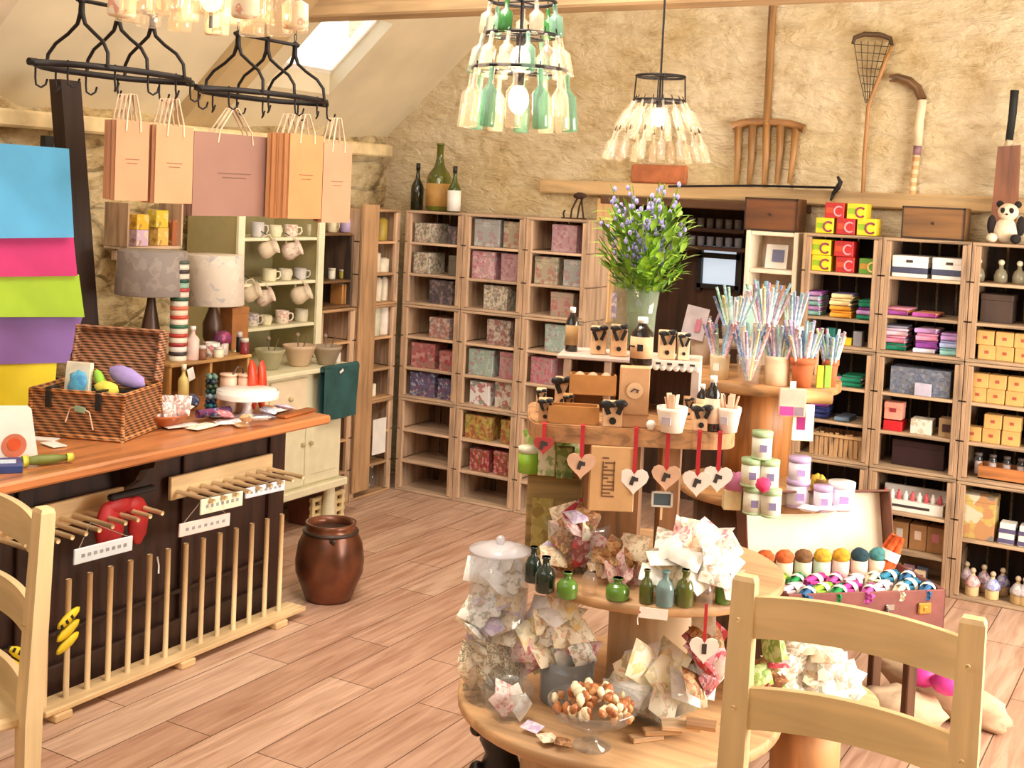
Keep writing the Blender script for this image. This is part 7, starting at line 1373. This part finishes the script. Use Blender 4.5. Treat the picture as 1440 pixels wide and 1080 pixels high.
tag(mk('wood_log', MB().tube([(-.07, 0, 0), (.07, 0, 0)], .026, 14, 0).tube([(.068, 0, 0), (.074, 0, 0)], .0255, 14, 1), [wood((214, 180, 120), .8, 'x'), P_((190, 150, 100), (214, 120, 120), (140, 140, 80), scale=60)], loc=at_dist(1140, 557, depth(at(1140, 548, Y2))-.03), rot=(0, 0, FACE)), 'short pale wooden log with dried flowers on its cut end', 'log')
# tins
def rtin(px, py0, py1, wpx, D, c1, c2, lab, grp, mark=(110, 110, 140)):
    p = at_dist(px, py1, D); h = S(py1-py0, p); r_ = S(wpx, p)/2; t = T('round_tin', lab, 'tin', tuple(p), 0, grp)
    mk('body', MB().lathe([(r_, 0), (r_, h*.8)], 22), plain(c1, .35, var=.03), t); mk('lid', MB().lathe([(r_*1.04, h*.8), (r_*1.04, h), (0, h)], 22), plain(c2, .35, var=.04), t); mk('base_rim', MB().lathe([(0, 0), (r_*1.03, 0), (r_*1.03, h*.08)], 22), plain(c2, .35, var=.04), t)
    a = math.radians(-62); mk('label', MB().box((r_*1.0*math.cos(a), r_*1.0*math.sin(a), h*.42), (r_*.5, .003, h*.22), 0, 0, (0, 0, a+PI/2)), plain(mark, .6), t)
    return h
Dm = depth(at(1080, 712, Y1)); zt0 = Y1+.001
def tinat(px, py1, wpx, lev, hh, c1, c2, lab, grp, **k):
    p = at(px, py1, Y1); r_ = S(wpx, p)/2; t = T('round_tin', lab, 'tin', (p.x, p.y, zt0+lev*(hh+.0015)), 0, grp); h = hh
    mk('body', MB().lathe([(r_, .001), (r_, h*.8)], 22), plain(c1, .35, var=.03), t); mk('lid', MB().lathe([(r_*1.04, h*.8), (r_*1.04, h), (0, h)], 22), plain(c2, .35, var=.04), t); mk('base_rim', MB().lathe([(0, 0), (r_*1.03, 0), (r_*1.03, h*.08)], 22), plain(c2, .35, var=.04), t)
    a = math.radians(-62); mk('label', MB().box((r_*math.cos(a), r_*math.sin(a), h*.42), (r_*.7, .003, h*.26), 0, 0, (0, 0, a+PI/2)), plain(k.get('mark', (130, 120, 160)), .6), t)
GW, GL = (238, 240, 226), (176, 206, 160); hh = .092
for px, py, lev, lab in ((1058, 722, 0, 'lower left'), (1083, 726, 0, 'lower front'), (1053, 722, 1, 'second-level left'), (1078, 724, 1, 'second-level right'), (1066, 723, 2, 'top')):
    tinat(px, py, 28, lev, hh, GW, GL, 'white and soft green round tin, %s of the pyramid' % lab, 'white and green tins')
LW, LL = (236, 226, 242), (196, 170, 214)
for px, py, lev, w_, lab in ((1121, 712, 0, 32, 'lower one of the left stack'), (1121, 712, 1, 30, 'upper one of the left stack'), (1156, 718, 0, 26, 'small one beside the yellow flower'), (1182, 716, 0, 36, 'wide one at the right end')):
    tinat(px, py, w_, lev, .095 if w_ > 30 else .085, LW, LL if w_ < 36 else (236, 236, 236), 'lilac and white round tin, %s' % lab, 'lilac and white tins', mark=(170, 140, 200))
q = at(1148, 706, Y1); lumpy('yellow_ornament', 'yellow and dark brown ornament among the lilac tins', 'ornament', q+Vector((0, 0, .065)), (.03, .02, .035), P_((226, 190, 60), (70, 36, 30), (226, 190, 60), scale=30, cover=.5), seed=3, lump=.3)
q = at(1085, 728, Y1); lumpy('pink_flower', 'round hot pink paper flower resting on the green tins', 'flower', q+Vector((-.02, -.045, .115)), (.026, .02, .024), plain((226, 60, 120), .6), seed=3, lump=.2)
q = at(1028, 716, Y1); t = T('pink_gift_bag', 'cream gift bag with pink tissue bow on the round stand', 'bag', tuple(q), FACE); mk('body', MB().box((0, 0, .035), (.06, .04, .07), 0, .003), plain((226, 206, 160), .7), t); mk('tissue', MB().ball((.01, -.005, .09), (.045, .03, .035), 0, 14, 10, lump=.5, seed=8), plain((214, 130, 180), .7), t)
for i in range(3): q = at(1140+i*22, 718, Y1); tag(mk('white_sachet_strip', pillow(.07, .05, .02, 40+i), plain((240, 226, 236), .7), loc=q+Vector((0, -.02, .012)), rot=(0, 0, .4*i)), 'flat pinkish white packet before the lilac tins, %s' % nth(i, 3), 'packet', 'flat packets before the lilac tins')
# ---------------------------------------------------------------- suitcase of wool
zs_ = .55; FL, FR, BL = onz(zs_, 1108, 836), onz(zs_, 1331, 829), onz(zs_, 1066, 791)
wv = FR-FL; SW = wv.length; sa = math.atan2(wv.y, wv.x); SD = .33; SHt = .15
MAR = plain((134, 78, 72), .5, var=.1, bump=.15); MARL = plain((110, 62, 44), .5)
sc_t = T('suitcase', 'open maroon leather suitcase with cream lining displaying wool', 'suitcase', (FL.x, FL.y, zs_-SHt), sa)
b = MB().box((SW/2, SD/2, .004), (SW, SD, .008)); b.box((SW/2, .004, SHt/2), (SW, .008, SHt), 0, .003).box((SW/2, SD-.004, SHt/2), (SW, .008, SHt), 0, .003).box((.004, SD/2, SHt/2), (.008, SD, SHt), 0, .003).box((SW-.004, SD/2, SHt/2), (.008, SD, SHt), 0, .003); mk('body', b, MAR, sc_t)
mk('handle', MB().tube([(SW*.40, -.004, SHt*.62), (SW*.42, -.03, SHt*.55), (SW*.60, -.03, SHt*.55), (SW*.62, -.004, SHt*.62)], .007, 8), plain((60, 36, 30), .4), sc_t)
for x in (.38, .64): mk('handle_mount', MB().box((SW*x, -.005, SHt*.66), (.03, .006, .02), 0, .003), CHROME, sc_t)
for x in (.13, .86): mk('lock', MB().box((SW*x, -.006, SHt*.62), (.045, .01, .036), 0, .004).box((SW*x, -.012, SHt*.62), (.014, .006, .014), 0, .002), GOLD, sc_t)
mk('inner_lining', MB().box((SW/2, SD/2, SHt-.045), (SW-.02, SD-.02, .01)), plain((226, 206, 176), .8), sc_t)
Xl = Matrix.Translation((0, SD, SHt)) @ Matrix.Rotation(math.radians(-14), 4, 'X'); LH = .235
lid_ = mk('lid', MB().box((SW/2, .05, LH/2), (SW, .008, LH), 0, .003, X=Xl).box((.004, .015, LH/2), (.008, .075, LH), 0, .003, X=Xl).box((SW-.004, .015, LH/2), (.008, .075, LH), 0, .003, X=Xl).box((SW/2, .015, LH-.004), (SW, .075, .008), 0, .003, X=Xl), MARL, sc_t)
mk('lid_lining', MB().box((SW/2, .043, LH/2), (SW-.02, .004, LH-.02), X=Xl), plain((246, 232, 204), .8, var=.04), lid_)
st_ = T('low_stool', 'small dark wooden stool under the open suitcase', 'stool', (FL.x, FL.y, 0), sa); hz = zs_-SHt-.001
mk('seat', MB().box((SW*.55, SD*.55, hz-.015), (SW*.8, SD*.8, .03), 0, .004), wood((120, 80, 54), .7, 'x'), st_)
for x in (.22, .88):
    for y in (.22, .88): mk('leg', MB().box((SW*x, SD*y, (hz-.03)/2), (.035, .035, hz-.03), 0, .004), wood((110, 74, 50), .7, 'z'), st_)
Rs = Matrix.Rotation(sa, 4, 'Z')
def ins(u, v, z): return Vector((FL.x, FL.y, zs_-SHt))+(Rs @ Vector((u*SW, v*SD, z)))
def skein(u, v, z, c, nm, where, i, tilt=0, up=False, s=1):
    key = ('skein', c)
    b = MB(); X = Matrix()
    for k in range(5): a = k*2*PI/5; b.tube([(-.055*s, .010*s*math.cos(a), .010*s*math.sin(a)), (-.02*s, .017*s*math.cos(a+.5), .017*s*math.sin(a+.5)), (.02*s, .017*s*math.cos(a+1), .017*s*math.sin(a+1)), (.055*s, .010*s*math.cos(a+1.5), .010*s*math.sin(a+1.5))], .0095*s, 6)
    t = T('wool_skein', '%s twisted wool skein %s' % (nm, where), 'wool', tuple(ins(u, v, z)), (0, -1.2 if up else 0, sa+tilt), 'skeins of wool in the suitcase'); mk('yarn', b, plain(c, .9, var=.2, scale=60, bump=.3), t); mk('paper_band', MB().tube([(-.013*s, 0, 0), (.013*s, 0, 0)], .0265*s, 12, cap=False), PAPER, t)
backc = [((190, 90, 40), 'rust orange'), ((200, 100, 50), 'burnt orange'), ((120, 84, 50), 'brown'), ((206, 160, 50), 'mustard'), ((200, 150, 40), 'golden'), ((30, 60, 70), 'dark teal'), ((70, 130, 130), 'sea green')]
for i, (c, nm) in enumerate(backc):
    t = T('wool_ball', '%s ball of wool with pale band along the lid, %s' % (nm, nth(i, 7)), 'wool', tuple(ins(.08+i*.125, .80, SHt-.01)), sa, 'balls of wool along the suitcase lid'); mk('yarn', MB().ball((0, 0, .045), (.031, .028, .026), 0, 14, 10, lump=.12, seed=i), plain(c, .9, var=.25, scale=50, bump=.4), t); mk('paper_band', MB().lathe([(.026, -.03), (.028, .0), (.028, .03)], 16), plain([(236, 222, 190), (226, 214, 180), (206, 220, 190), (200, 220, 200), (240, 200, 196), (240, 214, 196), (246, 224, 200)][i], .7), t)
frontc = [((150, 190, 60), 'lime green'), ((30, 140, 70), 'emerald'), ((200, 60, 150), 'magenta'), ((190, 80, 160), 'orchid pink'), ((220, 190, 200), 'pale pink'), ((236, 224, 190), 'cream'), ((40, 120, 150), 'teal blue'), ((40, 100, 150), 'blue')]
pos = [(.08, .52, 0), (.2, .5, 1), (.32, .5, 2), (.44, .48, 3), (.56, .46, 4), (.7, .5, 5), (.82, .55, 6), (.93, .5, 7), (.10, .25, 4), (.16, .12, 7), (.28, .22, 0), (.36, .14, 1), (.46, .24, 2), (.55, .12, 3), (.66, .24, 4), (.76, .14, 5), (.86, .28, 6), (.93, .14, 7)]
for i, (u, v, k) in enumerate(pos):
    c, nm = frontc[k]; skein(u, v, SHt-.018, c, nm, '%s in the suitcase, %s' % ('in the back row' if v > .4 else ('in the middle row' if v > .2 else 'in the front row'), 'left side' if u < .35 else ('middle' if u < .68 else 'right side')), i, .9 if i % 2 else .6)
skein(.90, .78, SHt+.035, (226, 96, 40), 'bright orange', 'standing upright at the right end of the suitcase', 99, 0, True, 1.25)
# ---------------------------------------------------------------- tell apart things that would otherwise share a description
def screen_x(o):
    d = o.matrix_world.translation-CO; return d.dot(CR)/max(.01, d.dot(CF))
bpy.context.view_layer.update()
same = {}
for o in C.objects:
    if o.get('category') and o.parent is None: same.setdefault(o['label'], []).append(o)
for lab, os_ in same.items():
    if len(os_) > 1:
        os_.sort(key=screen_x); n = len(os_)
        for i, o in enumerate(os_): o['label'] = lab+', '+('leftmost' if i == 0 else 'rightmost' if i == n-1 else ORD[i]+' from the left')
